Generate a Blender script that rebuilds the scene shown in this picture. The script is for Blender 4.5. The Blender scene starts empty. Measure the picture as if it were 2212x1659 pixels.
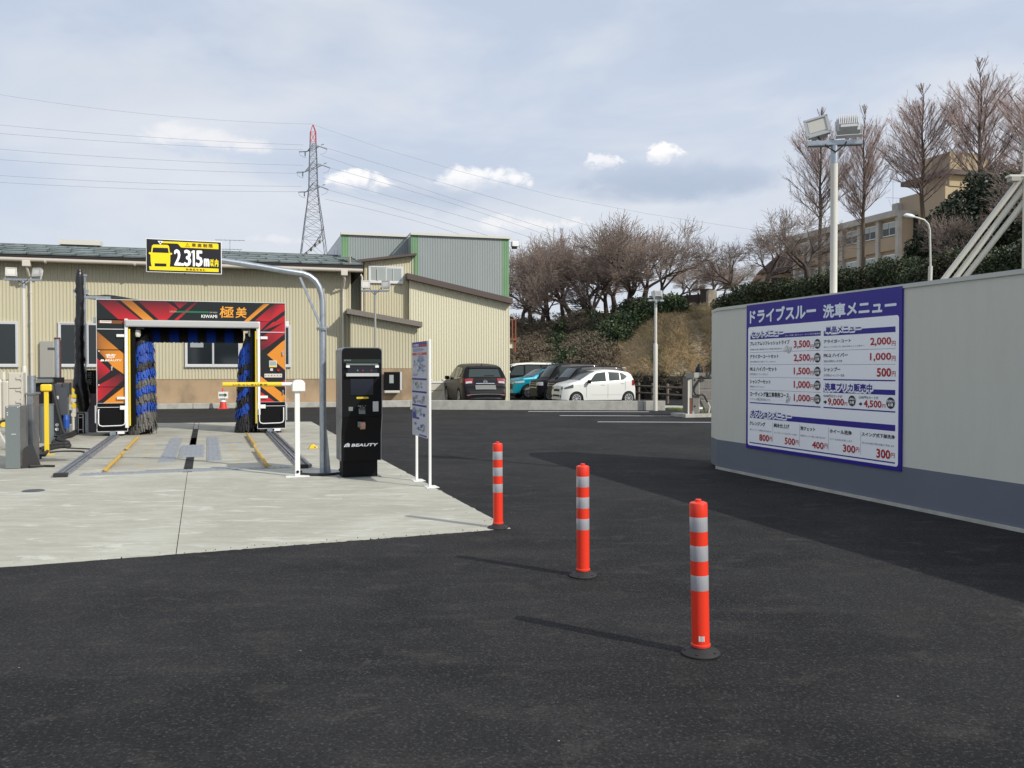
import bpy, bmesh, math, random
import numpy as np
from mathutils import Vector, Matrix
R = math.radians
scene = bpy.context.scene

# ------------------------------------------------------------------ camera
CAM = Vector((0, 0, 1.5)); F = 1850.0; CX, CY = 1106.0, 829.5
PITCH = math.atan(31.5 / F)
cd = bpy.data.cameras.new('camera'); cam = bpy.data.objects.new('camera', cd)
scene.collection.objects.link(cam); scene.camera = cam
cam.location = CAM; cam.rotation_euler = (R(90) - PITCH, 0, 0)
cd.sensor_width = 36; cd.lens = 36 * F / 2212; cd.clip_end = 2000; cd.clip_start = 0.05

# ------------------------------------------------------------------ light
SUN_EL, SUN_AZ = R(35.3), math.atan2(-0.575, 0.818)      # azimuth of the sun, measured from +X
sd = Vector((math.cos(SUN_EL) * math.cos(SUN_AZ), math.cos(SUN_EL) * math.sin(SUN_AZ), math.sin(SUN_EL)))
sl = bpy.data.lights.new('sun', 'SUN'); sl.energy = 3.7; sl.angle = R(0.55); sl.color = (1.0, 0.95, 0.87)
sun = bpy.data.objects.new('sun', sl); scene.collection.objects.link(sun)
sun.rotation_euler = (-sd).to_track_quat('-Z', 'Y').to_euler(); sun.location = (20, -20, 30)
scene.view_settings.view_transform = 'Standard'; scene.view_settings.look = 'None'
scene.view_settings.gamma = 1; scene.view_settings.exposure = 0.0
scene.view_settings.use_curve_mapping = False
try:
    scene.cycles.max_bounces = 6; scene.cycles.transparent_max_bounces = 8
except Exception: pass

def ray(x, y):
    cp, sp = math.cos(PITCH), math.sin(PITCH)
    a, b = (x - CX) / F, (CY - y) / F
    return Vector((a, cp + b * sp, -sp + b * cp))
def G(x, y, z=0.0):
    d = ray(x, y); t = (z - CAM.z) / d.z; return CAM + d * t
def at(x, y, Y):
    d = ray(x, y); return CAM + d * (Y / d.y)
ZOOMS = dict(a=(0, 560, 2.4396), b=(220, 700, 3.95), c=(540, 560, 2.4396), d=(1040, 840, 3.5677), e=(1820, 680, 3.1896),
             f=(1180, 480, 2.86), g=(1780, 120, 2.592), h=(0, 640, 4.6075), i=(0, 920, 5.925), j=(340, 580, 8.5077),
             k=(800, 850, 4.6067), m=(0, 1060, 2.4578), p=(680, 280, 3.95), q=(1000, 880, 6.9125), r=(1300, 900, 6.9125),
             s=(1600, 880, 8.295), t=(1240, 500, 3.6075), u=(2180, 380, 4.3658), v=(800, 560, 4.2538))
def Z(k, x, y):
    o = ZOOMS[k]; q = 2212 / 2560
    return ((o[0] + x / o[2]) * q, (o[1] + y / o[2]) * q)

# ------------------------------------------------------------------ sky
world = bpy.data.worlds.new('World'); scene.world = world; world.use_nodes = True
nt = world.node_tree; nt.nodes.clear()
class N:
    """small helper for node trees"""
    def __init__(s, nt): s.nt = nt
    def new(s, t, **kw):
        n = s.nt.nodes.new(t)
        for k, v in kw.items(): setattr(n, k, v)
        return n
    def link(s, a, b): s.nt.links.new(a, b)
    def put(s, inp, v):
        if isinstance(v, bpy.types.NodeSocket): s.link(v, inp)
        else: inp.default_value = v
    def math(s, op, a, b=0.0, c=None, clamp=False):
        n = s.new('ShaderNodeMath', operation=op, use_clamp=clamp); s.put(n.inputs[0], a); s.put(n.inputs[1], b)
        if c is not None: s.put(n.inputs[2], c)
        return n.outputs[0]
    def vmath(s, op, a, b=(0, 0, 0)):
        n = s.new('ShaderNodeVectorMath', operation=op); s.put(n.inputs[0], a); s.put(n.inputs[1], b)
        return n.outputs['Value'] if op in ('DOT_PRODUCT', 'LENGTH') else n.outputs[0]
    def mix(s, f, a, b, mode='MIX'):
        n = s.new('ShaderNodeMix', data_type='RGBA', blend_type=mode); s.put(n.inputs[0], f)
        for i, v in ((6, a), (7, b)):
            s.put(n.inputs[i], v if isinstance(v, bpy.types.NodeSocket) else (tuple(v) + (1,))[:4])
        return n.outputs[2]
    def noise(s, vec, scale, detail=4, rough=0.55, dist=0.0, dim='3D'):
        n = s.new('ShaderNodeTexNoise', noise_dimensions=dim)
        if vec is not None: s.link(vec, n.inputs['Vector'])
        n.inputs['Scale'].default_value = scale; n.inputs['Detail'].default_value = detail
        n.inputs['Roughness'].default_value = rough; n.inputs['Distortion'].default_value = dist
        return n.outputs['Fac']
    def ramp(s, fac, lo, hi, a=0.0, b=1.0):
        n = s.new('ShaderNodeMapRange', interpolation_type='SMOOTHSTEP'); s.put(n.inputs[0], fac)
        for i, v in enumerate((lo, hi, a, b)): n.inputs[i + 1].default_value = v
        return n.outputs[0]
    def scaled(s, vec, sc):
        n = s.new('ShaderNodeMapping'); s.link(vec, n.inputs['Vector']); n.inputs['Scale'].default_value = sc
        return n.outputs[0]
w = N(nt)
tc = w.new('ShaderNodeTexCoord').outputs['Generated']
sky = w.new('ShaderNodeTexSky', sky_type='NISHITA'); sky.sun_disc = False
sky.sun_elevation = SUN_EL; sky.sun_rotation = math.pi / 2 - SUN_AZ; sky.air_density = 1.0; sky.dust_density = 1.5; sky.ozone_density = 1.5
STR = 0.112
nz = w.noise(w.scaled(tc, (1.0, 1.0, 2.2)), 1.3, 4, 0.5, 0.5)
nz2 = w.noise(w.scaled(tc, (1.0, 1.3, 2.8)), 3.0, 5, 0.55, 0.3)
veilf = w.math('ADD', w.ramp(nz, 0.30, 0.66, 0.78, 0.96), w.math('MULTIPLY', w.math('SUBTRACT', nz2, 0.5), 0.10), clamp=True)
veilc = w.mix(w.ramp(nz2, 0.36, 0.66), (5.1, 5.85, 7.15), (6.75, 7.1, 7.75))
lowz = w.new('ShaderNodeSeparateXYZ'); w.link(tc, lowz.inputs[0])
veilc = w.mix(w.ramp(lowz.outputs[2], 0.30, 0.02, 0.0, 0.7), veilc, (6.85, 7.15, 7.65))
col = w.mix(veilf, sky.outputs[0], veilc)
# cumulus: (pixel x, y, half width px, half height px, bottom grey, top white, strength)
def blob(col, px, py, hw, hh, white, grey, split, seed, soft=0.55, amt=1.0, ns=9.0, nw=4.2):
    d0 = ray(px, py).normalized(); rt = Vector((0, 0, 1)).cross(-d0).normalized() * 1.0; up = rt.cross(d0).normalized()
    if up.z < 0: up = -up
    if rt.x < 0: rt = -rt
    a = w.math('MULTIPLY', w.vmath('DOT_PRODUCT', tc, tuple(rt)), F / hw)
    b = w.math('MULTIPLY', w.vmath('DOT_PRODUCT', tc, tuple(up)), F / hh)
    r2 = w.math('ADD', w.math('MULTIPLY', a, a), w.math('MULTIPLY', b, b))
    n = w.new('ShaderNodeVectorMath', operation='ADD'); w.link(tc, n.inputs[0]); n.inputs[1].default_value = (seed, seed * .7, 0)
    nn = w.noise(w.scaled(n.outputs[0], (1, 1, 1.5)), 1.5 * F / hw, 7, 0.6, 0.35)
    e = w.math('ADD', w.math('SUBTRACT', 1.0, r2), w.math('MULTIPLY', w.math('SUBTRACT', nn, 0.5), nw))
    front = w.math('GREATER_THAN', w.vmath('DOT_PRODUCT', tc, tuple(d0)), 0.3)
    m = w.math('MULTIPLY', w.math('MULTIPLY', w.ramp(e, 0.0, soft), front), amt)
    t = w.ramp(w.math('ADD', b, w.math('MULTIPLY', w.math('SUBTRACT', nn, 0.5), 2.0)), split - 0.4, split + 0.45)
    return w.mix(m, col, w.mix(t, grey, white))
WH = (9.3, 9.2, 9.2); GR = (4.5, 5.4, 7.0); G2 = (5.4, 6.1, 7.3)
col = blob(col, 430, 308, 135, 34, (8.0, 8.0, 8.3), G2, -0.1, 1.3, 1.2, 0.9)
col = blob(col, 1455, 390, 275, 52, (4.6, 5.3, 6.6), (4.2, 4.95, 6.2), 0.2, 4.1, 1.0, 0.97, 7, 2.0)
col = blob(col, 1432, 330, 48, 21, WH, (7.2, 7.4, 8.0), -0.2, 2.2, 0.8, 0.95, 14)
col = blob(col, 1300, 350, 52, 18, WH, (7.2, 7.4, 8.0), -0.2, 5.2, 0.8, 0.7, 14)
col = blob(col, 930, 418, 260, 52, (6.5, 6.8, 7.4), (4.5, 5.2, 6.4), 0.2, 3.3, 1.6, 0.85, 7, 3.0)
col = blob(col, 775, 392, 80, 26, WH, (6.6, 6.9, 7.6), -0.2, 7.7, 0.9, 0.9, 12)
col = blob(col, 1035, 386, 95, 30, WH, (6.4, 6.8, 7.6), -0.1, 9.1, 0.9, 0.85, 12)
col = blob(col, 1110, 490, 100, 28, (8.3, 8.3, 8.5), (6.3, 6.7, 7.5), -0.2, 6.1, 1.0, 0.8, 12)
col = blob(col, 1230, 486, 45, 18, (8.3, 8.3, 8.5), (6.3, 6.7, 7.5), -0.2, 8.3, 1.0, 0.75, 12)
col = blob(col, 590, 520, 80, 14, (7.8, 7.8, 8.1), (6.3, 6.7, 7.5), -0.2, 8.9, 1.2, 0.6, 10)
bg = w.new('ShaderNodeBackground'); w.link(col, bg.inputs[0]); bg.inputs[1].default_value = STR
wo = w.new('ShaderNodeOutputWorld'); w.link(bg.outputs[0], wo.inputs[0])

# ------------------------------------------------------------------ materials
MATS = {}
def lin(c):
    if isinstance(c, str):
        c = c.lstrip('#'); s = [int(c[i:i + 2], 16) / 255 for i in (0, 2, 4)]
        return tuple(x / 12.92 if x <= .04045 else ((x + .055) / 1.055) ** 2.4 for x in s)
    return tuple(c)
def mat(name, col=(.5, .5, .5), rough=.6, metal=0.0, var=0.0, vscale=3.0, vcol=None, stretch=(1, 1, 1), bump=0.0, bscale=40, coat=0.0, spec=.5, obj_rand=0.0, emit=None, world_space=False):
    if name in MATS: return MATS[name]
    m = bpy.data.materials.new(name); m.use_nodes = True; MATS[name] = m
    n = N(m.node_tree); b = m.node_tree.nodes['Principled BSDF']
    c = lin(col); base = None
    b.inputs['Base Color'].default_value = (*c, 1); b.inputs['Roughness'].default_value = rough
    b.inputs['Metallic'].default_value = metal; b.inputs['Coat Weight'].default_value = coat
    b.inputs['Specular IOR Level'].default_value = spec
    t = n.new('ShaderNodeTexCoord').outputs['Object']
    if world_space: t = n.new('ShaderNodeNewGeometry').outputs['Position']
    if var:
        f = n.noise(n.scaled(t, stretch), vscale, 6, .62, .2)
        v2 = lin(vcol) if vcol else tuple(x * .45 for x in c)
        base = n.mix(n.math('MULTIPLY', n.ramp(f, .38, .68), var), c, v2)
    if obj_rand:
        oi = n.new('ShaderNodeObjectInfo').outputs['Random']
        k = n.math('ADD', 1 - obj_rand / 2, n.math('MULTIPLY', oi, obj_rand))
        cc = n.new('ShaderNodeCombineColor')
        for q in range(3): n.link(k, cc.inputs[q])
        base = n.mix(1.0, base if base else c, cc.outputs[0], 'MULTIPLY')
    if base: n.link(base, b.inputs['Base Color'])
    if bump:
        bn = n.new('ShaderNodeBump'); bn.inputs['Strength'].default_value = bump; bn.inputs['Distance'].default_value = .01
        n.link(n.noise(t, bscale, 5, .6), bn.inputs['Height']); n.link(bn.outputs[0], b.inputs['Normal'])
    if emit: b.inputs['Emission Color'].default_value = (*lin(emit[0]), 1); b.inputs['Emission Strength'].default_value = emit[1]
    return m
def print_mat():
    if 'print' in MATS: return MATS['print']
    m = bpy.data.materials.new('printed_ink'); m.use_nodes = True; MATS['print'] = m
    n = N(m.node_tree); b = m.node_tree.nodes['Principled BSDF']
    a = n.new('ShaderNodeVertexColor', layer_name='Col'); n.link(a.outputs[0], b.inputs['Base Color']); b.inputs['Roughness'].default_value = .42
    return m

# ------------------------------------------------------------------ geometry helpers
class MB:
    def __init__(s): s.v = []; s.f = []; s.m = []; s.c = []; s.usecol = False
    def add(s, vs, fs, mi=0, col=None):
        o = len(s.v); s.v += [tuple(v) for v in vs]
        for f in fs: s.f.append(tuple(i + o for i in f)); s.m.append(mi); s.c.append(col)
        if col is not None: s.usecol = True
        return s
    def box(s, x0, x1, y0, y1, z0, z1, mi=0, col=None):
        vs = [(x, y, z) for z in (z0, z1) for y in (y0, y1) for x in (x0, x1)]
        return s.add(vs, [(0, 2, 3, 1), (4, 5, 7, 6), (0, 1, 5, 4), (2, 6, 7, 3), (0, 4, 6, 2), (1, 3, 7, 5)], mi, col)
    def beam(s, a, b, wx, wz, mi=0, up=(0, 0, 1)):
        a, b = Vector(a), Vector(b); d = (b - a).normalized(); r = d.cross(Vector(up))
        if r.length < 1e-4: r = d.cross(Vector((1, 0, 0)))
        r.normalize(); u = r.cross(d)
        vs = [p + r * i * wx / 2 + u * j * wz / 2 for p in (a, b) for i, j in ((-1, -1), (1, -1), (1, 1), (-1, 1))]
        return s.add(vs, [(0, 1, 2, 3), (7, 6, 5, 4), (0, 4, 5, 1), (1, 5, 6, 2), (2, 6, 7, 3), (3, 7, 4, 0)], mi)
    def tube(s, pts, r, n=8, mi=0, caps=True, col=None):
        pts = [Vector(p) for p in pts]; k = len(pts)
        rr = r if isinstance(r, (list, tuple)) else [r] * k
        ref = None; vs = []
        for i, p in enumerate(pts):
            d = (pts[min(i + 1, k - 1)] - pts[max(i - 1, 0)]).normalized()
            if ref is None:
                ref = Vector((0, 0, 1)) if abs(d.z) < .9 else Vector((1, 0, 0))
            x = d.cross(ref)
            if x.length < 1e-3: x = d.orthogonal()
            x.normalize(); y = x.cross(d); ref = y if abs(d.z) > .3 or True else ref
            for j in range(n):
                t = 2 * math.pi * j / n; vs.append(p + (x * math.cos(t) + y * math.sin(t)) * rr[i])
        fs = [(i * n + j, i * n + (j + 1) % n, (i + 1) * n + (j + 1) % n, (i + 1) * n + j) for i in range(k - 1) for j in range(n)]
        if caps: fs += [tuple(reversed(range(n))), tuple(range((k - 1) * n, k * n))]
        return s.add(vs, fs, mi, col)
    def lathe(s, prof, n=24, c=(0, 0, 0), mi=0, axis='z', col=None, caps=True):
        vs = []
        for r, h in prof:
            for j in range(n):
                t = 2 * math.pi * j / n; a, b = r * math.cos(t), r * math.sin(t)
                vs.append((c[0] + a, c[1] + b, c[2] + h) if axis == 'z' else ((c[0] + a, c[1] + h, c[2] + b) if axis == 'y' else (c[0] + h, c[1] + a, c[2] + b)))
        k = len(prof)
        fs = [(i * n + j, i * n + (j + 1) % n, (i + 1) * n + (j + 1) % n, (i + 1) * n + j) for i in range(k - 1) for j in range(n)]
        if caps: fs += [tuple(reversed(range(n))), tuple(range((k - 1) * n, k * n))]
        return s.add(vs, fs, mi, col)
    def prism(s, poly, y0, y1, mi=0, col=None):
        """polygon in x,z extruded from y0 to y1"""
        n = len(poly); vs = [(x, y0, z) for x, z in poly] + [(x, y1, z) for x, z in poly]
        fs = [tuple(range(n)), tuple(reversed(range(n, 2 * n)))] + [(i, i + n, (i + 1) % n + n, (i + 1) % n) for i in range(n)]
        return s.add(vs, fs, mi, col)
    def flat(s, poly, y, col=None, mi=0):
        """one polygon in x,z facing -y"""
        a = sum(poly[i][0] * poly[(i + 1) % len(poly)][1] - poly[(i + 1) % len(poly)][0] * poly[i][1] for i in range(len(poly)))
        if a < 0: poly = poly[::-1]
        return s.add([(x, y, z) for x, z in poly], [tuple(range(len(poly)))], mi, col)
    def plate(s, poly, z0, z1, mi=0, col=None):
        """polygon in x,y extruded in z"""
        a = sum(poly[i][0] * poly[(i + 1) % len(poly)][1] - poly[(i + 1) % len(poly)][0] * poly[i][1] for i in range(len(poly)))
        if a < 0: poly = poly[::-1]
        n = len(poly); vs = [(x, y, z0) for x, y in poly] + [(x, y, z1) for x, y in poly]
        fs = [tuple(reversed(range(n))), tuple(range(n, 2 * n))] + [(i, (i + 1) % n, (i + 1) % n + n, i + n) for i in range(n)]
        return s.add(vs, fs, mi, col)
    def corr(s, x0, x1, zlo, zhi, y, pitch=.118, dep=.018, mi=0, colfn=None):
        """ribbed sheet facing -y; zlo, zhi are numbers or functions of x"""
        lo = zlo if callable(zlo) else (lambda x: zlo); hi = zhi if callable(zhi) else (lambda x: zhi)
        xs = []; x = x0; k = 0
        pat = [(0, 0), (.42, 0), (.55, 1), (.87, 1)]
        while x < x1 - 1e-6:
            for a, dd in pat:
                xx = x + a * pitch
                if xx < x1: xs.append((xx, dd))
            x += pitch
        xs.append((x1, 0))
        vs = []
        for xx, dd in xs: vs += [(xx, y - dd * dep, lo(xx)), (xx, y - dd * dep, hi(xx))]
        for i in range(len(xs) - 1):
            mm = colfn(xs[i][0]) if colfn else mi
            s.add([vs[2 * i], vs[2 * i + 2], vs[2 * i + 3], vs[2 * i + 1]], [(0, 1, 2, 3)], mm)
        return s
    def build(s, name, mats, parent=None, smooth=None, bevel=0, loc=None, rz=None, coll=None):
        me = bpy.data.meshes.new(name); me.from_pydata(s.v, [], s.f)
        if not isinstance(mats, (list, tuple)): mats = [mats]
        for m in mats: me.materials.append(m)
        if len(mats) > 1: me.polygons.foreach_set('material_index', s.m)
        if s.usecol:
            ca = me.color_attributes.new('Col', 'FLOAT_COLOR', 'CORNER'); buf = []
            for f, c in zip(s.f, s.c):
                if c is None: c = (1, 1, 1)
                if isinstance(c, list):
                    for q in c: buf += [*lin(q), 1]
                else:
                    buf += [*lin(c), 1] * len(f)
            ca.data.foreach_set('color', buf)
        if smooth is not None:
            me.shade_smooth(); me.set_sharp_from_angle(angle=R(smooth))
        me.update()
        o = bpy.data.objects.new(name, me); scene.collection.objects.link(o)
        if parent: o.parent = parent
        if loc is not None: o.location = loc
        if rz is not None: o.rotation_euler = (0, 0, rz)
        if bevel:
            b = o.modifiers.new('bevel', 'BEVEL'); b.width = bevel; b.segments = 2; b.limit_method = 'ANGLE'; b.angle_limit = R(40)
        return o
def tag(o, label=None, cat=None, group=None, kind=None):
    if label: o['label'] = label
    if cat: o['category'] = cat
    if group: o['group'] = group
    if kind: o['kind'] = kind
    return o
def thing(name, label, cat, loc=(0, 0, 0), rz=0, group=None):
    o = bpy.data.objects.new(name, None); scene.collection.objects.link(o); o.empty_display_size = .3
    o.location = loc; o.rotation_euler = (0, 0, rz); return tag(o, label, cat, group)
def kids(o): return [c for c in bpy.data.objects if c.parent == o]
def copy_tree(o, label=None, loc=None, rz=None, sc=None, cm=None):
    if cm is None:
        cm = {}
        for c in bpy.data.objects:
            if c.parent: cm.setdefault(c.parent.name, []).append(c)
    def rec(x, par):
        n = x.copy(); scene.collection.objects.link(n); n.parent = par
        for c in cm.get(x.name, []): rec(c, n)
        return n
    n = rec(o, None)
    if label: n['label'] = label
    if loc is not None: n.location = loc
    if rz is not None: n.rotation_euler = (0, 0, rz)
    if sc is not None: n.scale = sc if isinstance(sc, (tuple, list)) else (sc, sc, sc)
    return n
class Frame:
    """a place with an origin on the ground and a heading; converts photograph pixels to its own coordinates"""
    def __init__(s, o, a): s.o = Vector(o); s.a = a; s.ex = Vector((math.cos(a), math.sin(a), 0)); s.ey = Vector((-math.sin(a), math.cos(a), 0))
    def hit(s, x, y, yo=0.0):
        d = ray(x, y); p0 = s.o + s.ey * yo; t = (p0 - CAM).dot(s.ey) / d.dot(s.ey); p = CAM + d * t - s.o
        return p.dot(s.ex), p.z
    def ground(s, x, y, z=0.0):
        p = G(x, y, z) - s.o; return p.dot(s.ex), p.dot(s.ey)
    def loc(s, p): q = Vector(p) - s.o; return q.dot(s.ex), q.dot(s.ey), q.z
    def w(s, x, y, z=0): return s.o + s.ex * x + s.ey * y + Vector((0, 0, z))
    def side(s, px, py, x):
        """hit on the plane local x = const, gives (y, z)"""
        d = ray(px, py); p0 = s.o + s.ex * x; t = (p0 - CAM).dot(s.ex) / d.dot(s.ex); p = CAM + d * t - s.o
        return p.dot(s.ey), p.z
# ------------------------------------------------------------------ lettering
_tc = {}
def text_geo(body, bold=0.0):
    k = (body, bold)
    if k in _tc: return _tc[k]
    cu = bpy.data.curves.new('lettering', 'FONT'); cu.body = body; cu.size = 1; cu.resolution_u = 2; cu.offset = bold; cu.fill_mode = 'FRONT'
    ob = bpy.data.objects.new('lettering', cu); scene.collection.objects.link(ob)
    dg = bpy.context.evaluated_depsgraph_get(); dg.update()
    ev = ob.evaluated_get(dg); me = ev.to_mesh()
    vs = np.zeros(len(me.vertices) * 3); me.vertices.foreach_get('co', vs); vs = vs.reshape(-1, 3)[:, :2].copy()
    fs = [tuple(p.vertices) for p in me.polygons]
    ev.to_mesh_clear(); bpy.data.objects.remove(ob); bpy.data.curves.remove(cu)
    _tc[k] = (vs, fs); return _tc[k]
def text(mb, body, x0, z0, x1, z1, y, col, bold=0.0, ref=None, rot=0, shear=0.0, flip=False):
    """lettering fitted to the rectangle x0..x1, z0..z1 at depth y, read from -y; heavier weights are built from
    several shifted layers of the same glyphs, each a fraction of a millimetre in front of the last"""
    vs, fs = text_geo(body)
    if len(vs) == 0: return
    lo, hi = vs.min(0), vs.max(0); t = (vs - lo) / np.maximum(hi - lo, 1e-6)
    if rot: t = np.stack([1 - t[:, 1], t[:, 0]], 1)
    em = (z1 - z0) / max(hi[1] - lo[1], 1e-6) if not rot else (x1 - x0) / max(hi[1] - lo[1], 1e-6); d = min(bold * em, .085 * (x1 - x0) / len(body))
    X = x0 + d + t[:, 0] * (x1 - x0 - 2 * d) + shear * t[:, 1] * (z1 - z0); Zc = z0 + d + t[:, 1] * (z1 - z0 - 2 * d)
    ff = []; P = list(zip(X, Zc))
    for f in fs:
        a = sum(P[f[i]][0] * P[f[(i + 1) % len(f)]][1] - P[f[(i + 1) % len(f)]][0] * P[f[i]][1] for i in range(len(f)))
        ff.append(f if a > 0 else f[::-1])
    offs = [(0, 0)] if d < 1e-5 else [(0, 0), (d, 0), (-d, 0), (0, d), (0, -d), (.7 * d, .7 * d), (-.7 * d, .7 * d), (.7 * d, -.7 * d), (-.7 * d, -.7 * d)]
    if 0 < bold <= .02: offs = offs[:5]
    for k, (ox, oz) in enumerate(offs): mb.add([(p + ox, y - .00004 * k, q + oz) for p, q in P], ff, 0, col)
def ell(cx, cz, rx, rz, n=24, a0=0, a1=2 * math.pi):
    return [(cx + rx * math.cos(a0 + (a1 - a0) * i / n), cz + rz * math.sin(a0 + (a1 - a0) * i / n)) for i in range(n)]
def rrect(x0, z0, x1, z1, r, n=5):
    p = []
    for cx, cz, a in ((x1 - r, z1 - r, 0), (x0 + r, z1 - r, 90), (x0 + r, z0 + r, 180), (x1 - r, z0 + r, 270)):
        for i in range(n + 1):
            t = R(a + 90 * i / n); p.append((cx + r * math.cos(t), cz + r * math.sin(t)))
    return p
def mesh_np(name, V, Fc, mats, parent=None, kind=None, uniform=4, smooth=False):
    """mesh from numpy arrays, all faces with the same corner count"""
    me = bpy.data.meshes.new(name); V = np.asarray(V, np.float32); Fc = np.asarray(Fc, np.int32)
    me.vertices.add(len(V)); me.vertices.foreach_set('co', V.ravel())
    me.loops.add(Fc.size); me.loops.foreach_set('vertex_index', Fc.ravel())
    me.polygons.add(len(Fc)); me.polygons.foreach_set('loop_start', np.arange(0, Fc.size, Fc.shape[1], dtype=np.int32))
    me.materials.append(mats); me.update(); me.validate()
    if smooth: me.shade_smooth()
    o = bpy.data.objects.new(name, me); scene.collection.objects.link(o)
    if parent: o.parent = parent
    if kind: o['kind'] = kind
    return o
rng = np.random.default_rng(7); random.seed(7)
def leaf_quads(P, size, flat=0.0, aspect=1.8, Nrm=None):
    n = len(P); a = rng.normal(size=(n, 3)); a /= np.linalg.norm(a, axis=1)[:, None]
    b = rng.normal(size=(n, 3)); a[:, 2] *= (1 - flat); b[:, 2] *= (1 - flat)
    a /= np.linalg.norm(a, axis=1)[:, None]
    b -= a * (a * b).sum(1)[:, None]; b /= np.linalg.norm(b, axis=1)[:, None]
    s = size * rng.uniform(.6, 1.3, n)[:, None]
    a = a * s * aspect / 2; b = b * s / 2
    V = np.stack([P - a, P + b * .9, P + a, P - b * .9], 1).reshape(-1, 3)
    return V, np.arange(4 * n).reshape(-1, 4)
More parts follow.
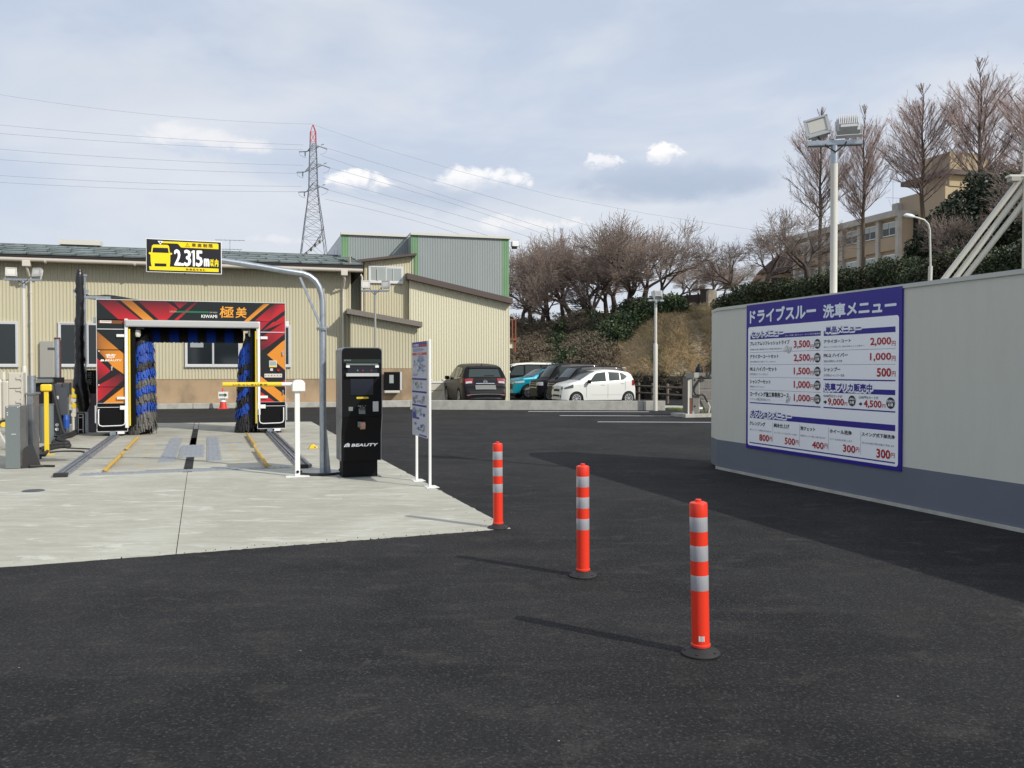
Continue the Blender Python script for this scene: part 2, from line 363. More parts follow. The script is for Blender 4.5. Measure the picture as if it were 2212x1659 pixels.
# ------------------------------------------------------------------ material library
M = dict(
    wall=mat('cream_sheet_metal', (.54, .50, .35), .5, var=.25, vscale=.8, vcol=(.50, .46, .32), stretch=(1, 1, .25)),
    wall2=mat('pale_cream_sheet_metal', (.66, .63, .47), .5, var=.2, vscale=.7, vcol=(.56, .53, .39), stretch=(1, 1, .25)),
    grey_sheet=mat('grey_green_sheet_metal', (.26, .295, .29), .5, var=.3, vscale=.5, vcol=(.32, .355, .35), stretch=(1, 1, .3)),
    green_sheet=mat('green_sheet_metal', (.16, .30, .155), .45, var=.2, vscale=1),
    plinth=mat('tan_mortar', (.42, .30, .18), .85, var=.8, vscale=.9, vcol=(.20, .155, .105), stretch=(1, 1, .6), bump=.3),
    kerb=mat('pale_concrete', (.46, .45, .40), .85, var=.55, vscale=3.2, vcol=(.27, .26, .23), stretch=(1, 1, .8), bump=.3, bscale=60),
    brown=mat('brown_fascia', (.085, .062, .055), .6), dark_trim=mat('dark_roof_trim', (.04, .035, .033), .6),
    wood_grey=mat('weathered_fascia', (.16, .14, .12), .8, var=.7, vscale=3, vcol=(.30, .27, .23), stretch=(6, 1, 12)),
    roof=mat('green_roof_tile', (.16, .195, .185), .5, var=.75, vscale=2.2, vcol=(.06, .075, .07), obj_rand=.5, bump=.2),
    gutter=mat('beige_gutter', (.50, .45, .38), .5), pipe=mat('beige_pipe', (.62, .58, .50), .45),
    alu=mat('aluminium', (.70, .70, .69), .4, .3), glass=mat('dark_window_glass', (.018, .024, .027), .08, spec=.6),
    paleglass=mat('curtained_glass', (.34, .38, .37), .2), curtain=mat('pale_curtain', (.42, .45, .44), .8),
    white=mat('white_paint', (.80, .80, .78), .4), offwhite=mat('off_white_paint', (.62, .60, .53), .45),
    beige=mat('beige_enamel', (.50, .47, .40), .4), galv=mat('galvanised_steel', (.42, .46, .50), .38, .75, var=.6, vscale=14, vcol=(.30, .33, .37)),
    steel=mat('stainless_steel', (.34, .355, .37), .33, .8, var=.5, vscale=3, vcol=(.22, .235, .25), stretch=(1, 1, 3)),
    greybox=mat('grey_enamel', (.155, .18, .18), .4), darkbox=mat('dark_grey_enamel', (.06, .068, .078), .4),
    black=mat('black_enamel', (.006, .006, .007), .5, spec=.14), rubber=mat('black_rubber', (.022, .021, .021), .65),
    blackplastic=mat('black_plastic', (.016, .016, .018), .45, spec=.2), wrap=mat('black_wrapping', (.015, .015, .017), .22, bump=.9, bscale=9),
    yellow=mat('yellow_paint', (.78, .56, .03), .4), dyellow=mat('worn_yellow_paint', (.60, .38, .06), .5, var=.4, vscale=8, vcol=(.35, .24, .07)),
    orange=mat('orange_plastic', (.80, .042, .016), .4), reflect=mat('reflective_band', (.46, .46, .49), .28, .35, var=.5, vscale=40, vcol=(.62, .62, .64), stretch=(8, 8, .2)),
    red=mat('red_plastic', (.62, .05, .035), .45), tan_wall=mat('grey_rendered_wall', (.62, .62, .54), .85, var=.25, vscale=5, vcol=(.54, .54, .475), bump=.25, bscale=90, stretch=(1.6, 1.6, .22)),
    bluegrey=mat('blue_grey_base_paint', (.135, .155, .185), .7, var=.35, vscale=2, vcol=(.15, .175, .21), bump=.2, bscale=60),
    cap=mat('pale_coping', (.52, .53, .48), .5), bluebr=mat('blue_bristles', (.010, .060, .36), .6, obj_rand=.3), blackbr=mat('black_bristles', (.022, .021, .022), .6, obj_rand=.3),
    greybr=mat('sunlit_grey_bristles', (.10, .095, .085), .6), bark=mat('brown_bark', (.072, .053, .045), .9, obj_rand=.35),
    twig=mat('reddish_twigs', (.245, .19, .16), .9, obj_rand=.25), rbark=mat('conifer_bark', (.125, .090, .066), .9, var=.6, vscale=4, vcol=(.07, .06, .035), stretch=(1, 1, .2)),
    rtwig=mat('pinkish_twigs', (.47, .36, .33), .9), school=mat('tan_render', (.37, .29, .205), .85, var=.3, vscale=.5, vcol=(.28, .22, .16)),
    school_sun=mat('sunlit_tan_render', (.40, .32, .20), .85), school_grey=mat('grey_concrete_column', (.44, .42, .39), .85, var=.4, vscale=.8),  # tower front is a lighter tan, with sunlight put into the colour
    roofbrown=mat('brown_roof', (.10, .075, .07), .8), pylon=mat('grey_lattice_steel', (.22, .235, .26), .6, .2), pylonred=mat('red_painted_steel', (.50, .06, .05), .6),
    wire=mat('power_cable', (.33, .36, .41), .6), carwhite=mat('white_car_paint', (.74, .75, .71), .25, coat=.3), carblue=mat('turquoise_car_paint', (.0, .27, .38), .28, .2, coat=.35),
    carblack=mat('black_car_paint', (.009, .009, .012), .35, coat=.04, spec=.12), carglass=mat('car_glass', (.045, .058, .058), .14, spec=.3),
    tyre=mat('tyre_rubber', (.018, .018, .018), .75), rim=mat('silver_rim', (.62, .62, .63), .3, .5), chrome=mat('chrome', (.75, .75, .76), .15, .95),
    lamp=mat('clear_lamp_lens', (.55, .57, .60), .12, .2), taillamp=mat('red_lamp_lens', (.26, .022, .025), .2), plate=mat('pale_number_plate', (.16, .17, .16), .5),
    log=mat('brown_log', (.17, .14, .112), .85, var=.6, vscale=9, vcol=(.11, .085, .06)), ivyblack=mat('dark_stone', (.10, .092, .075), .95, var=.8, vscale=3.5, vcol=(.035, .033, .028), bump=1, bscale=9),  # retaining wall: dark stone with random darker blotches
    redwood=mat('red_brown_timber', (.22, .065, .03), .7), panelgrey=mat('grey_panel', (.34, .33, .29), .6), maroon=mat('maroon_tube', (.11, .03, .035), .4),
    purplegrey=mat('mauve_grey_enamel', (.17, .145, .165), .5), stone=mat('pale_stone', (.42, .36, .28), .9, var=.5, vscale=3), lotline=mat('white_road_paint', (.62, .62, .62), .7, var=.35, vscale=14),
    pit=mat('dark_channel', (.022, .020, .019), .9), checker=mat('steel_floor_plate', (.33, .36, .39), .5, .25, var=.5, vscale=8, vcol=(.25, .26, .27)),
    rail=mat('rail_steel', (.33, .345, .375), .4, .45, var=.6, vscale=12, vcol=(.17, .18, .20)), copper=mat('bare_tape_roll', (.42, .24, .17), .4),
    screen=mat('dark_screen', (.008, .011, .02), .1), floodglass=mat('flood_lamp_glass', (.62, .60, .52), .3), floodgrey=mat('flood_lamp_casting', (.50, .50, .49), .45, .2),
    lampglass2=mat('street_lamp_lens', (.72, .72, .70), .3),
)
# asphalt
def asphalt():
    m = bpy.data.materials.new('fresh_asphalt'); m.use_nodes = True; n = N(m.node_tree); b = m.node_tree.nodes['Principled BSDF']
    p = n.new('ShaderNodeNewGeometry').outputs['Position']
    big = n.noise(n.scaled(p, (1, 1, 0)), .55, 6, .6, .5); mid = n.noise(n.scaled(p, (1, 1.6, 0)), 2.6, 6, .65, .4)
    fine = n.noise(p, 62, 4, .78); swirl = n.noise(n.scaled(p, (.35, 1.7, 0)), 1.3, 5, .6, 1.2)
    base = n.mix(n.ramp(big, .36, .66), (.0155, .0155, .016), (.028, .0275, .0275))
    base = n.mix(n.math('MULTIPLY', n.ramp(mid, .5, .74), .75), base, (.051, .048, .044))
    base = n.mix(n.math('MULTIPLY', n.ramp(swirl, .50, .68), .55), base, (.036, .035, .034))
    base = n.mix(n.ramp(fine, .52, .70), base, n.mix(.6, base, (.12, .12, .12)))
    base = n.mix(n.ramp(fine, .46, .30), base, (.008, .008, .009))
    scuff = n.math('MULTIPLY', n.ramp(n.noise(n.scaled(p, (1, 1, 0)), 3.2, 7, .7, 2.2), .56, .66), n.ramp(n.noise(n.scaled(p, (1, 1, 0)), .45, 3, .5, .4), .50, .62))
    base = n.mix(n.math('MULTIPLY', scuff, .5), base, (.085, .08, .074))
    vo = n.new('ShaderNodeTexVoronoi', feature='F1'); n.link(p, vo.inputs['Vector']); vo.inputs['Scale'].default_value = 4.5
    spot = n.math('LESS_THAN', vo.outputs['Distance'], .022)
    rnd = n.new('ShaderNodeSeparateColor'); n.link(vo.outputs['Color'], rnd.inputs[0])
    spot = n.math('MULTIPLY', spot, n.math('GREATER_THAN', rnd.outputs[0], .72))
    base = n.mix(spot, base, (.34, .34, .33))
    n.link(base, b.inputs['Base Color']); b.inputs['Roughness'].default_value = .88; b.inputs['Specular IOR Level'].default_value = .18
    bn = n.new('ShaderNodeBump'); bn.inputs['Strength'].default_value = .9; bn.inputs['Distance'].default_value = .006
    n.link(n.math('ADD', fine, n.math('MULTIPLY', n.noise(p, 180, 2, .6), .6)), bn.inputs['Height']); n.link(bn.outputs[0], b.inputs['Normal'])
    return m
def slab_mat():
    m = bpy.data.materials.new('trowelled_concrete'); m.use_nodes = True; n = N(m.node_tree); b = m.node_tree.nodes['Principled BSDF']
    p = n.new('ShaderNodeNewGeometry').outputs['Position']
    rot = n.new('ShaderNodeMapping'); n.link(p, rot.inputs[0]); rot.inputs['Rotation'].default_value = (0, 0, R(2))
    big = n.noise(rot.outputs[0], .5, 6, .6, .6); st = n.noise(n.scaled(rot.outputs[0], (1.1, 3.6, 0)), 2.0, 7, .62, .4)
    st2 = n.noise(n.scaled(rot.outputs[0], (1.3, 4.6, 0)), 1.1, 8, .66, .5); fine = n.noise(p, 60, 4, .7)
    base = n.mix(n.ramp(big, .34, .66), (.385, .375, .305), (.485, .478, .40))
    base = n.mix(n.math('MULTIPLY', n.ramp(st, .40, .62), .5), base, (.335, .315, .25))
    base = n.mix(n.math('MULTIPLY', n.ramp(st2, .565, .63), .5), base, (.66, .66, .57))
    base = n.mix(n.math('MULTIPLY', n.ramp(n.noise(n.scaled(rot.outputs[0], (1.5, 5, 0)), 6, 4, .5), .63, .66), .45), base, (.62, .62, .56))
    base = n.mix(n.math('MULTIPLY', n.ramp(fine, .55, .75), .25), base, (.30, .29, .25))
    # wheel and water stains inside the wash bay
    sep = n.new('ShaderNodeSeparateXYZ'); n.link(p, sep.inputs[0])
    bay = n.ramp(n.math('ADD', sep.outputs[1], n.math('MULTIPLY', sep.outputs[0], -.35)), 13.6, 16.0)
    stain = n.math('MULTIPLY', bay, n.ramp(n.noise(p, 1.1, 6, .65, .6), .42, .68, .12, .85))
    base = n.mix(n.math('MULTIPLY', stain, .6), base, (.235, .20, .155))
    n.link(base, b.inputs['Base Color']); b.inputs['Roughness'].default_value = .72
    bn = n.new('ShaderNodeBump'); bn.inputs['Strength'].default_value = .25; bn.inputs['Distance'].default_value = .005
    n.link(fine, bn.inputs['Height']); n.link(bn.outputs[0], b.inputs['Normal'])
    return m
M['asphalt'] = asphalt(); M['asphaltgrit'] = mat('asphalt_grit', (.05, .048, .046), .9); M['slab'] = slab_mat()
def earth(name, a, b_, c, s1, s2, bump=1.0):
    m = bpy.data.materials.new(name); m.use_nodes = True; n = N(m.node_tree); b = m.node_tree.nodes['Principled BSDF']
    p = n.new('ShaderNodeNewGeometry').outputs['Position']
    base = n.mix(n.ramp(n.noise(p, s1, 6, .65, .5), .38, .62), a, b_); base = n.mix(n.ramp(n.noise(p, s2, 6, .7), .45, .7), base, c)
    n.link(base, b.inputs['Base Color']); b.inputs['Roughness'].default_value = .95
    bn = n.new('ShaderNodeBump'); bn.inputs['Strength'].default_value = bump; bn.inputs['Distance'].default_value = .08
    n.link(n.noise(p, 6, 6, .7), bn.inputs['Height']); n.link(bn.outputs[0], b.inputs['Normal']); return m
M['bank'] = earth('bank_soil', (.43, .36, .255), (.25, .235, .13), (.50, .42, .29), .35, 2.2)
M['soil'] = earth('rough_ground', (.16, .14, .10), (.10, .11, .06), (.2, .18, .14), .2, 2.0)

TW = R(19.6)                                   # heading of the wash bay
# ------------------------------------------------------------------ the ground
def structure(o): o['kind'] = 'structure'; return o
def sheet(name, pts, z0, z1, m): return structure(MB().plate(pts, z0, z1).build(name, m))
sheet('ground', [(-400, -60), (400, -60), (400, 600), (-400, 600)], -.35, -.30, M['soil'])
structure(MB().plate([(-60, -14), (60, -14), (60, 40), (70, 75), (-20, 75), (-60, 60)], -.3, -.004).build('asphalt_lot', M['asphalt']))

WB = Frame(G(405, 1020), TW)
def g2(x, y, z=0): p = G(x, y, z); return (p.x, p.y)
P_corner = Vector(g2(1103, 1141)); P_l = Vector(g2(0, 1225)); P_b = Vector(g2(672, 910.6)); P_bl = Vector(g2(300, 914.5))
dl = (P_l - P_corner).normalized(); P_lf = P_corner + dl * 20
db = (P_bl - P_b).normalized(); P_bf = P_b + db * 22
# joint line between the two front slabs, then the bay channel
J0 = Vector(g2(380, 1198)); J1 = Vector(g2(WB.o.x, WB.o.y)) if False else Vector((WB.o.x, WB.o.y))
jd = (J1 - J0).normalized(); jn = Vector((jd.y, -jd.x))
def cross2(a, d, b, e):
    den = d.x * e.y - d.y * e.x; t = ((b.x - a.x) * e.y - (b.y - a.y) * e.x) / den; return a + d * t
Jf = cross2(J0, jd, P_corner, dl); bayf = Vector((math.cos(TW), math.sin(TW)))
def S2(x, y): p = WB.w(x, y); return Vector((p.x, p.y))
fl = cross2(WB.o.to_2d(), bayf, P_corner, (P_b - P_corner).normalized())        # right edge at the front strip
fL = WB.o.to_2d() - bayf * 22
ch = .065; h = .0035; strip = .26
hv = Vector((-bayf.y, bayf.x))
bR = cross2(P_b, db, WB.o.to_2d() + bayf * ch, hv); bL = cross2(P_b, db, WB.o.to_2d() - bayf * ch, hv)
def jag(a, b, n, amp):
    """ragged edge from a to b"""
    d = (b - a).normalized(); q = Vector((-d.y, d.x)); r_ = random.Random(2); return [a.lerp(b, i / n) + q * r_.gauss(0, amp) * (0 < i < n) for i in range(n + 1)]
sheet('concrete_slab', jag(Jf + jn * h, P_corner, 90, .006) + jag(P_corner, fl, 70, .005)[1:] + [WB.o.to_2d() + bayf * h], -.2, 0, M['slab'])
sheet('concrete_slab', jag(P_lf, Jf - jn * h, 200, .006) + [ WB.o.to_2d() - bayf * h, fL], -.2, 0, M['slab'])
sheet('concrete_slab', [S2(ch, .008), fl + hv * .008, P_b, bR], -.2, 0, M['slab'])
sheet('concrete_slab', [fL + hv * .008, S2(-ch, .008), bL, P_bf], -.2, 0, M['slab'])
ctr_b = (bR + bL) / 2; LB = (ctr_b - WB.o.to_2d()).length
# crumbs of asphalt and grit lying along the slab's edge
r_ = random.Random(9); cb_ = MB()
for k_ in range(200):
    p = P_corner + dl * abs(r_.gauss(0, 4.5)) if k_ % 4 else P_corner + (fl - P_corner) * r_.random(); q = p + Vector((r_.gauss(0, .08), r_.gauss(0, .09))); s_ = r_.uniform(.003, .010)
    cb_.add([(q.x - s_, q.y, -.004), (q.x + s_, q.y - s_ * .6, -.004), (q.x + s_ * .3, q.y + s_, -.004), (q.x, q.y, s_ * 1.1)], [(0, 1, 3), (1, 2, 3), (2, 0, 3)])
tag(cb_.build('grit', M['asphaltgrit']), 'dark crumbs of asphalt scattered along the edge of the concrete slab', 'grit', kind='stuff')
# parking lines
def line(a, b, w):
    a, b = Vector(g2(*a)), Vector(g2(*b)); d = (b - a).normalized(); n = Vector((-d.y, d.x)) * w / 2
    return sheet('parking_line', [a - n, b - n, b + n, a + n], -.004, .0005, M['lotline'])
line((1141, 888.6), (1402, 889.4), .16); line((1209, 897.6), (1600, 898.9), .13); line((1291, 911.0), (1600, 912.3), .13)

# drain channel, floor plates, wheel guides and rails
ct = thing('drain_channel', 'dark open drain channel down the middle of the wash bay floor', 'drain', WB.w(0, 0), TW)
MB().box(-ch, ch, .01, LB, -.19, -.17).box(-ch, -ch + .01, .01, LB, -.17, -.002).box(ch - .01, ch, .01, LB, -.17, -.002).build('channel', M['pit'], ct)
def yv(zk, x, y): return WB.ground(*Z(zk, x, y))
c0 = yv('m', 1170, 205)[1]; c1 = yv('m', 1190, 133)[1]; c2 = yv('m', 1190, 95)[1]; c3 = yv('m', 1195, 84)[1]; c4 = yv('m', 1195, 30)[1]
def grate(parent, x0, x1, y0, y1, z=.0, th=.012, slots=0, name='floor_plate', m='checker'):
    mb = MB().box(x0, x1, y0, y1, z, z + th)
    k = max(2, int((x1 - x0) / .075)); l = max(1, int((y1 - y0) / .09))
    for i in range(k):
        xx = x0 + (i + .5) * (x1 - x0) / k
        mb.box(xx - .011, xx + .011, y0 + .02, y1 - .02, z + th, z + th + .006)
    return mb.build(name, M[m], parent)
MB().box(-ch + .012, ch - .012, c1, c2, -.03, -.004).build('channel_cover', M['kerb'], ct)
MB().box(-ch + .012, ch - .012, c2 + .01, c3 + .02, -.03, -.004).build('channel_cover', M['checker'], ct)
MB().box(-ch + .012, ch - .012, c4, LB, -.03, -.002).build('channel_cover', M['kerb'], ct)
MB().box(-ch + .02, ch - .02, .75, .82, -.09, -.04).build('channel_bracket', M['galv'], ct)
fp = thing('floor_plates', 'bluish steel floor plates in two columns with a ribbed plate between, in the wash bay', 'floor plates', WB.w(0, 0), TW)
lx0, lx1 = yv('m', 975, 235)[0], yv('m', 1070, 235)[0]; rx0, rx1 = yv('m', 1272, 235)[0], yv('m', 1364, 235)[0]
ys = [yv('m', 1020, q)[1] for q in (238, 205, 178, 150, 122, 90)]
for a, b in zip(ys[:-1], ys[1:]):
    grate(fp, lx0, lx1, a + .02, b - .02); grate(fp, rx0, rx1, a + .02, b - .02)
cx0 = yv('m', 1095, 205)[0]; cx1 = yv('m', 1250, 205)[0]
grate(fp, cx0, cx1, c0, c1, .003, .014)
MB().box(yv('m', 960, 135)[0], yv('m', 1030, 135)[0] - .02, yv('m', 960, 135)[1], yv('m', 960, 128)[1], 0, .006).build('floor_plate', M['checker'], fp)
MB().box(rx1 + .06, rx1 + .45, yv('m', 960, 132)[1], yv('m', 960, 126)[1], 0, .006).build('floor_plate', M['checker'], fp)
sp = thing('drain_cover_strip', 'long strip of perforated steel drain covers across the front of the wash bay', 'drain cover', WB.w(0, 0), TW)
x0 = yv('m', 480, 322)[0]; x1 = yv('m', 1800, 286)[0]; k = 8
for i in range(k):
    a = x0 + (x1 - x0) * i / k + .006; b = x0 + (x1 - x0) * (i + 1) / k - .006
    if b < -ch or a > ch: grate(sp, a, b, .05, .05 + strip, .001, .006, name='cover_plate', m='checker')
    else:
        grate(sp, a, -ch, .05, .05 + strip, .001, .006, name='cover_plate'); grate(sp, ch, b, .05, .05 + strip, .001, .006, name='cover_plate')
mh = MB().lathe([(.0, .008), (.12, .008), (.13, .0)], 28, caps=False).build('manhole_cover', M['darkbox'], loc=G(*Z('m', 205, 411)))
tag(mh, 'small round dark iron manhole cover set in the front concrete slab', 'manhole cover')
# wheel guides
for lab, (a, b) in (('front left yellow wheel guide bar on the wash bay floor', ((650, 300), (760, 190))), ('rear left yellow wheel guide bar, nearer the arch', ((780, 165), (850, 92))),
                    ('rear right yellow wheel guide bar, nearer the arch', ((1566, 148), (1518, 75))), ('front right yellow wheel guide bar beside the drain strip', ((1640, 272), (1570, 170)))):
    A, B = G(*Z('m', *a)), G(*Z('m', *b)); t = thing('wheel_guide', lab, 'wheel guide', A, 0, 'yellow wheel guides')
    d = B - A; MB().tube([(0, 0, .05), tuple(d + Vector((0, 0, .05)))], .026, 10).build('guide_tube', M['dyellow'], t, smooth=40)
    n_ = Vector((-d.y, d.x, 0)).normalized(); sgn = -1 if a[0] < 1000 else 1
    for q in (.1, .5, .9):
        c = d * q; mb = MB().beam(c + Vector((0, 0, .006)), c - n_ * .09 * sgn + Vector((0, 0, .012)), .025, .012); mb.beam(c + Vector((0, 0, 0)), c + Vector((0, 0, .05)), .03, .03); mb.build('guide_foot', M['dyellow'], t)
for px in ((955, 118), (935, 145), (912, 175), (893, 208), (862, 248), (1422, 106), (1430, 134), (1440, 160), (1448, 190), (1458, 230)):
    o = MB().plate([(-.05, -.02), (.05, -.02), (.045, .02), (-.03, .02)], 0, .005).build('floor_mark', M['dyellow'], loc=G(*Z('m', *px))); tag(o, 'small worn yellow paint mark on the wash bay floor', 'floor mark', 'yellow floor marks in the wash bay')
# travel rails
def rail(px0, lab, pipe):
    a = WB.ground(*px0); t = thing('travel_rail', lab, 'rail', WB.w(a[0], a[1]), TW); Lr = 13.5 - a[1]
    MB().box(-.078, .078, 0, Lr, .001, .012).build('base_plate', M['rail'], t)
    MB().box(-.048, -.038, 0, Lr, .012, .045).box(.038, .048, 0, Lr, .012, .045).box(-.011, .011, 0, Lr, .012, .055).build('rail_head', M['rail'], t)
    for i in range(14):
        for s in (-.064, .064): MB().lathe([(.014, .012), (.014, .024), (.006, .03)], 6, c=(s, .3 + i * .85, 0)).build('bolt', M['galv'], t)
    if pipe: MB().tube([(.125, -.02, .035), (.125, Lr, .035)], .028, 10).build('side_pipe', M['rail'], t, smooth=50)
    else: MB().box(-.115, -.085, 0, Lr, .0, .03).build('side_bar', M['galv'], t)
    MB().box(-.09, .09, -.07, -.0, .0, .06).build('end_buffer', M['rubber'], t, bevel=.01)
    return t
rail(Z('i', 905, 1612), 'left steel travel rail running under the wash arch', False)
rail((652, 1011), 'right steel travel rail with a round pipe, under the wash arch', True)
ys_ = G(*Z('m', 1926, 152)); t = thing('wheel_stop', 'small yellow rubber stopper wedge behind the galvanised pole', 'wheel stop', ys_, TW)
MB().prism([(-.085, 0), (.085, 0), (.075, .03), (.0, .085), (-.055, .06)], 0, .1).build('wedge', M['yellow'], t, bevel=.008); MB().lathe([(.012, 0), (.012, .006)], 8, c=(.03, -.004, .03), axis='y').build('hole', M['black'], t)

# ------------------------------------------------------------------ long cream workshop at the left
A = Frame(Vector((-18.7, 31.3, 0)), R(15.6))
aR = A.hit(757.6, 700)[0]; aL = -14.0
eave = (A.hit(0, 556.5)[1] + A.hit(739, 586.6)[1]) / 2 - .02
bt = thing('workshop_building', 'long low cream ribbed metal workshop with a green tiled roof behind the car wash', 'building', A.w(0, 0), A.a)
plz = 1.13
MB().corr(aL, aR, plz, eave, 0, .118, .020).build('ribbed_wall', M['wall'], bt)
MB().box(aL, aR, .0, .3, 0, plz - .02).box(aL, aR, -.012, .1, plz - .02, plz).build('plinth', M['plinth'], bt)
MB().box(aR - .02, aR, -.02, 12, 0, eave + .6).build('gable_wall', M['wall'], bt)
MB().box(aL, aR - .03, .3, 12, 0, eave - .05).build('core', M['wall'], bt)
MB().box(aR - .06, aR + .006, -.03, .0, plz, eave).build('corner_trim', M['wall'], bt)
MB().box(aL, aR + .45, -.55, -.02, eave - .02, eave + .03).build('soffit', M['brown'], bt)
MB().box(aL, aR + .45, -.58, -.555, eave - .03, eave + .16).build('fascia_board', M['dark_trim'], bt)
gb = MB(); gx = aL
gb.tube([(aL, -.66, eave + .0), (aR + .42, -.66, eave - .06)], .075, 10); gb.build('gutter', M['gutter'], bt, smooth=50)
for q in range(7): MB().tube([(aR - 2 - q * 3.0, -.66, eave - .085 + .01), (aR - 1.93 - q * 3.0, -.66, eave - .085 + .01)], .082, 10).build('gutter_joint', M['gutter'], bt)
slope = .178; RW = 6.6; rows = 4; tw = .80
tile = MB(); tile.box(0, tw - .03, 0, RW / rows + .05, 0, .05).box(tw - .05, tw - .005, 0, RW / rows + .05, 0, .08); te = tile.build('roof_tile', M['roof'], bt)
n_t = int((aR + .45 + 6) / tw); first = True
for r_ in range(rows):
    for i in range(n_t):
        o = te if first else te.copy()
        if not first: scene.collection.objects.link(o); o.parent = bt
        first = False
        o.location = (aR + .45 - (i + 1) * tw + (.3 if r_ % 2 else 0) - (.3 if r_ % 2 and i == 0 else 0), -.62 + r_ * RW / rows, eave + .12 + slope * (r_ * RW / rows) + .045 * 1)
        o.rotation_euler = (math.atan(slope) - .02, 0, 0)
MB().add([(aL, -.6, eave + .1), (aR + .44, -.6, eave + .1), (aR + .44, RW, eave + .1 + slope * (RW + .6)), (aL, RW, eave + .1 + slope * (RW + .6))], [(0, 1, 2, 3)]).build('roof_deck', M['dark_trim'], bt)
zr = eave + .16 + slope * (RW + .6)
MB().box(aL, aR + .45, RW - .2, RW + .1, zr - .06, zr + .02).build('ridge_cap', M['roof'], bt)
MB().add([(aR + .44, -.6, eave + .08), (aR + .44, RW, zr - .05), (aR + .44, RW + 6, eave), (aR + .44, RW, eave - .1), (aR + .44, 0, eave - .1)], [(0, 1, 2, 3, 4)]).build('gable_end', M['dark_trim'], bt)
sx0, sx1 = A.hit(131, 536, RW)[0], A.hit(220, 541, RW)[0]
MB().box(sx0, sx1, RW - .3, RW + .3, zr + .05, zr + .26).build('ridge_vent', M['offwhite'], bt)
for px in (69, 741):
    x = A.hit(px, 700)[0]; t = MB()
    t.box(x - .13, x + .13, -.75, -.55, eave - .28, eave - .06); t.build('downpipe_hopper', M['pipe'], bt, bevel=.02)
    MB().tube([(x, -.65, eave - .28), (x + .02, -.6, eave - .42), (x, -.12, eave - .72), (x, -.10, eave - .9), (x, -.10, .1)], .045, 10).build('downpipe', M['pipe'], bt, smooth=40)
    for q in range(4): MB().tube([(x, -.10, 1.0 + q * 1.1), (x, -.10, 1.06 + q * 1.1)], .055, 10).build('pipe_bracket', M['pipe'], bt)
wz0, wz1 = 1.66, 3.2
def window(parent, x0, x1, z0, z1, sashes=2, y=-.03, fr=.055, gl='glass', handle=True):
    wf = MB(); wf.box(x0 - fr, x1 + fr, y - .05, y + .0, z1, z1 + fr).box(x0 - fr, x1 + fr, y - .07, y + .0, z0 - fr * 1.3, z0)
    wf.box(x0 - fr, x0, y - .05, y, z0, z1).box(x1, x1 + fr, y - .05, y, z0, z1)
    o = wf.build('window', M['alu'], parent)
    for i in range(sashes):
        a = x0 + (x1 - x0) * i / sashes; b = x0 + (x1 - x0) * (i + 1) / sashes; yy = y - .012 - .02 * (i % 2)
        s_ = MB().box(a, a + .035, yy - .012, yy, z0, z1).box(b - .035, b, yy - .012, yy, z0, z1).box(a + .035, b - .035, yy - .012, yy, z0, z0 + .045).box(a + .035, b - .035, yy - .012, yy, z1 - .04, z1)
        s_.build('sash', M['alu'], o); MB().box(a + .035, b - .035, yy - .004, yy + .002, z0 + .045, z1 - .04).build('pane', M[gl], o)
    return o
for a, b in ((-83, 37), (130, 249), (403, 517), (566, 625)):
    x0, x1 = A.hit(a, 740)[0], A.hit(b, 740)[0]; window(bt, x0, x1, wz0, wz1)
x = A.hit(410, 740)[0]; MB().box(x + .02, x + .5, -.075, -.066, 2.35, 3.1).build('notice_sheet', M['paleglass'], bt)
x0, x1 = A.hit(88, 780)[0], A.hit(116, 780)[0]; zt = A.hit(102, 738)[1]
t = thing('wall_patch_panel', 'tall grey flat panel standing in for a shadow-like patch on the workshop wall', 'cabinet', A.w(x0, -.03), A.a)
MB().box(0, x1 - x0, -.10, -.02, plz + .05, zt).build('door', M['panelgrey'], t, bevel=.01); MB().box(0, x1 - x0, -.02, 0, plz, zt + .02).build('back_plate', M['panelgrey'], t)  # solid grey panel modelled for a shadow-like patch, not an actual door
t2 = Frame(A.w(0, -.05), A.a)
x0 = A.hit(*Z('c', 1030, 950))[0]; x1 = A.hit(*Z('c', 1127, 950))[0]
# concrete kerb along the foot of the workshop
kb = thing('workshop_kerb', 'pale concrete footing kerb along the foot of the cream workshop', 'kerb', A.w(0, 0), A.a)
for i in range(10):
    b_ = aR - i * 3.0; a_ = b_ - 2.985; MB().box(a_, b_, -.42, -.02, -.004, .20).build('kerb_block', M['kerb'], kb, bevel=.012)

# ------------------------------------------------------------------ lean-to in front of the second building
LT = Frame(Vector(at(757, 800, 34.1).to_tuple()) * 1, R(13)); LT.o.z = 0
l0 = -.9; l1 = LT.hit(901.6, 800)[0]; zl = LT.hit(*Z('c', 797, 548))[1]; zrr = LT.hit(*Z('c', 1228, 630))[1]
xa = LT.hit(*Z('c', 797, 548))[0]; xb = LT.hit(*Z('c', 1253, 632))[0]
top = lambda x: zl + (zrr - zl) * (x - xa) / (xb - xa)
lt = thing('lean_to_shed', 'cream ribbed lean-to with a sloping weathered fascia, between the workshop and parked cars', 'shed', LT.o, LT.a)
lpz = LT.hit(880, 795.5)[1]
MB().corr(xa + .15, l1, lpz, top, 0, .118, .02).build('ribbed_wall', M['wall'], lt)
MB().box(xa + .15, l1, 0.0, .3, 0, lpz).build('plinth', M['plinth'], lt)
MB().box(xa + .15, l1 - .02, .02, 3, lpz, min(zl, zrr) - .05).build('core', M['wall'], lt)
MB().box(l1 - .02, l1 + .01, -.02, 3, 0, zrr - .1).build('side_wall', M['wall'], lt)
fz = .2
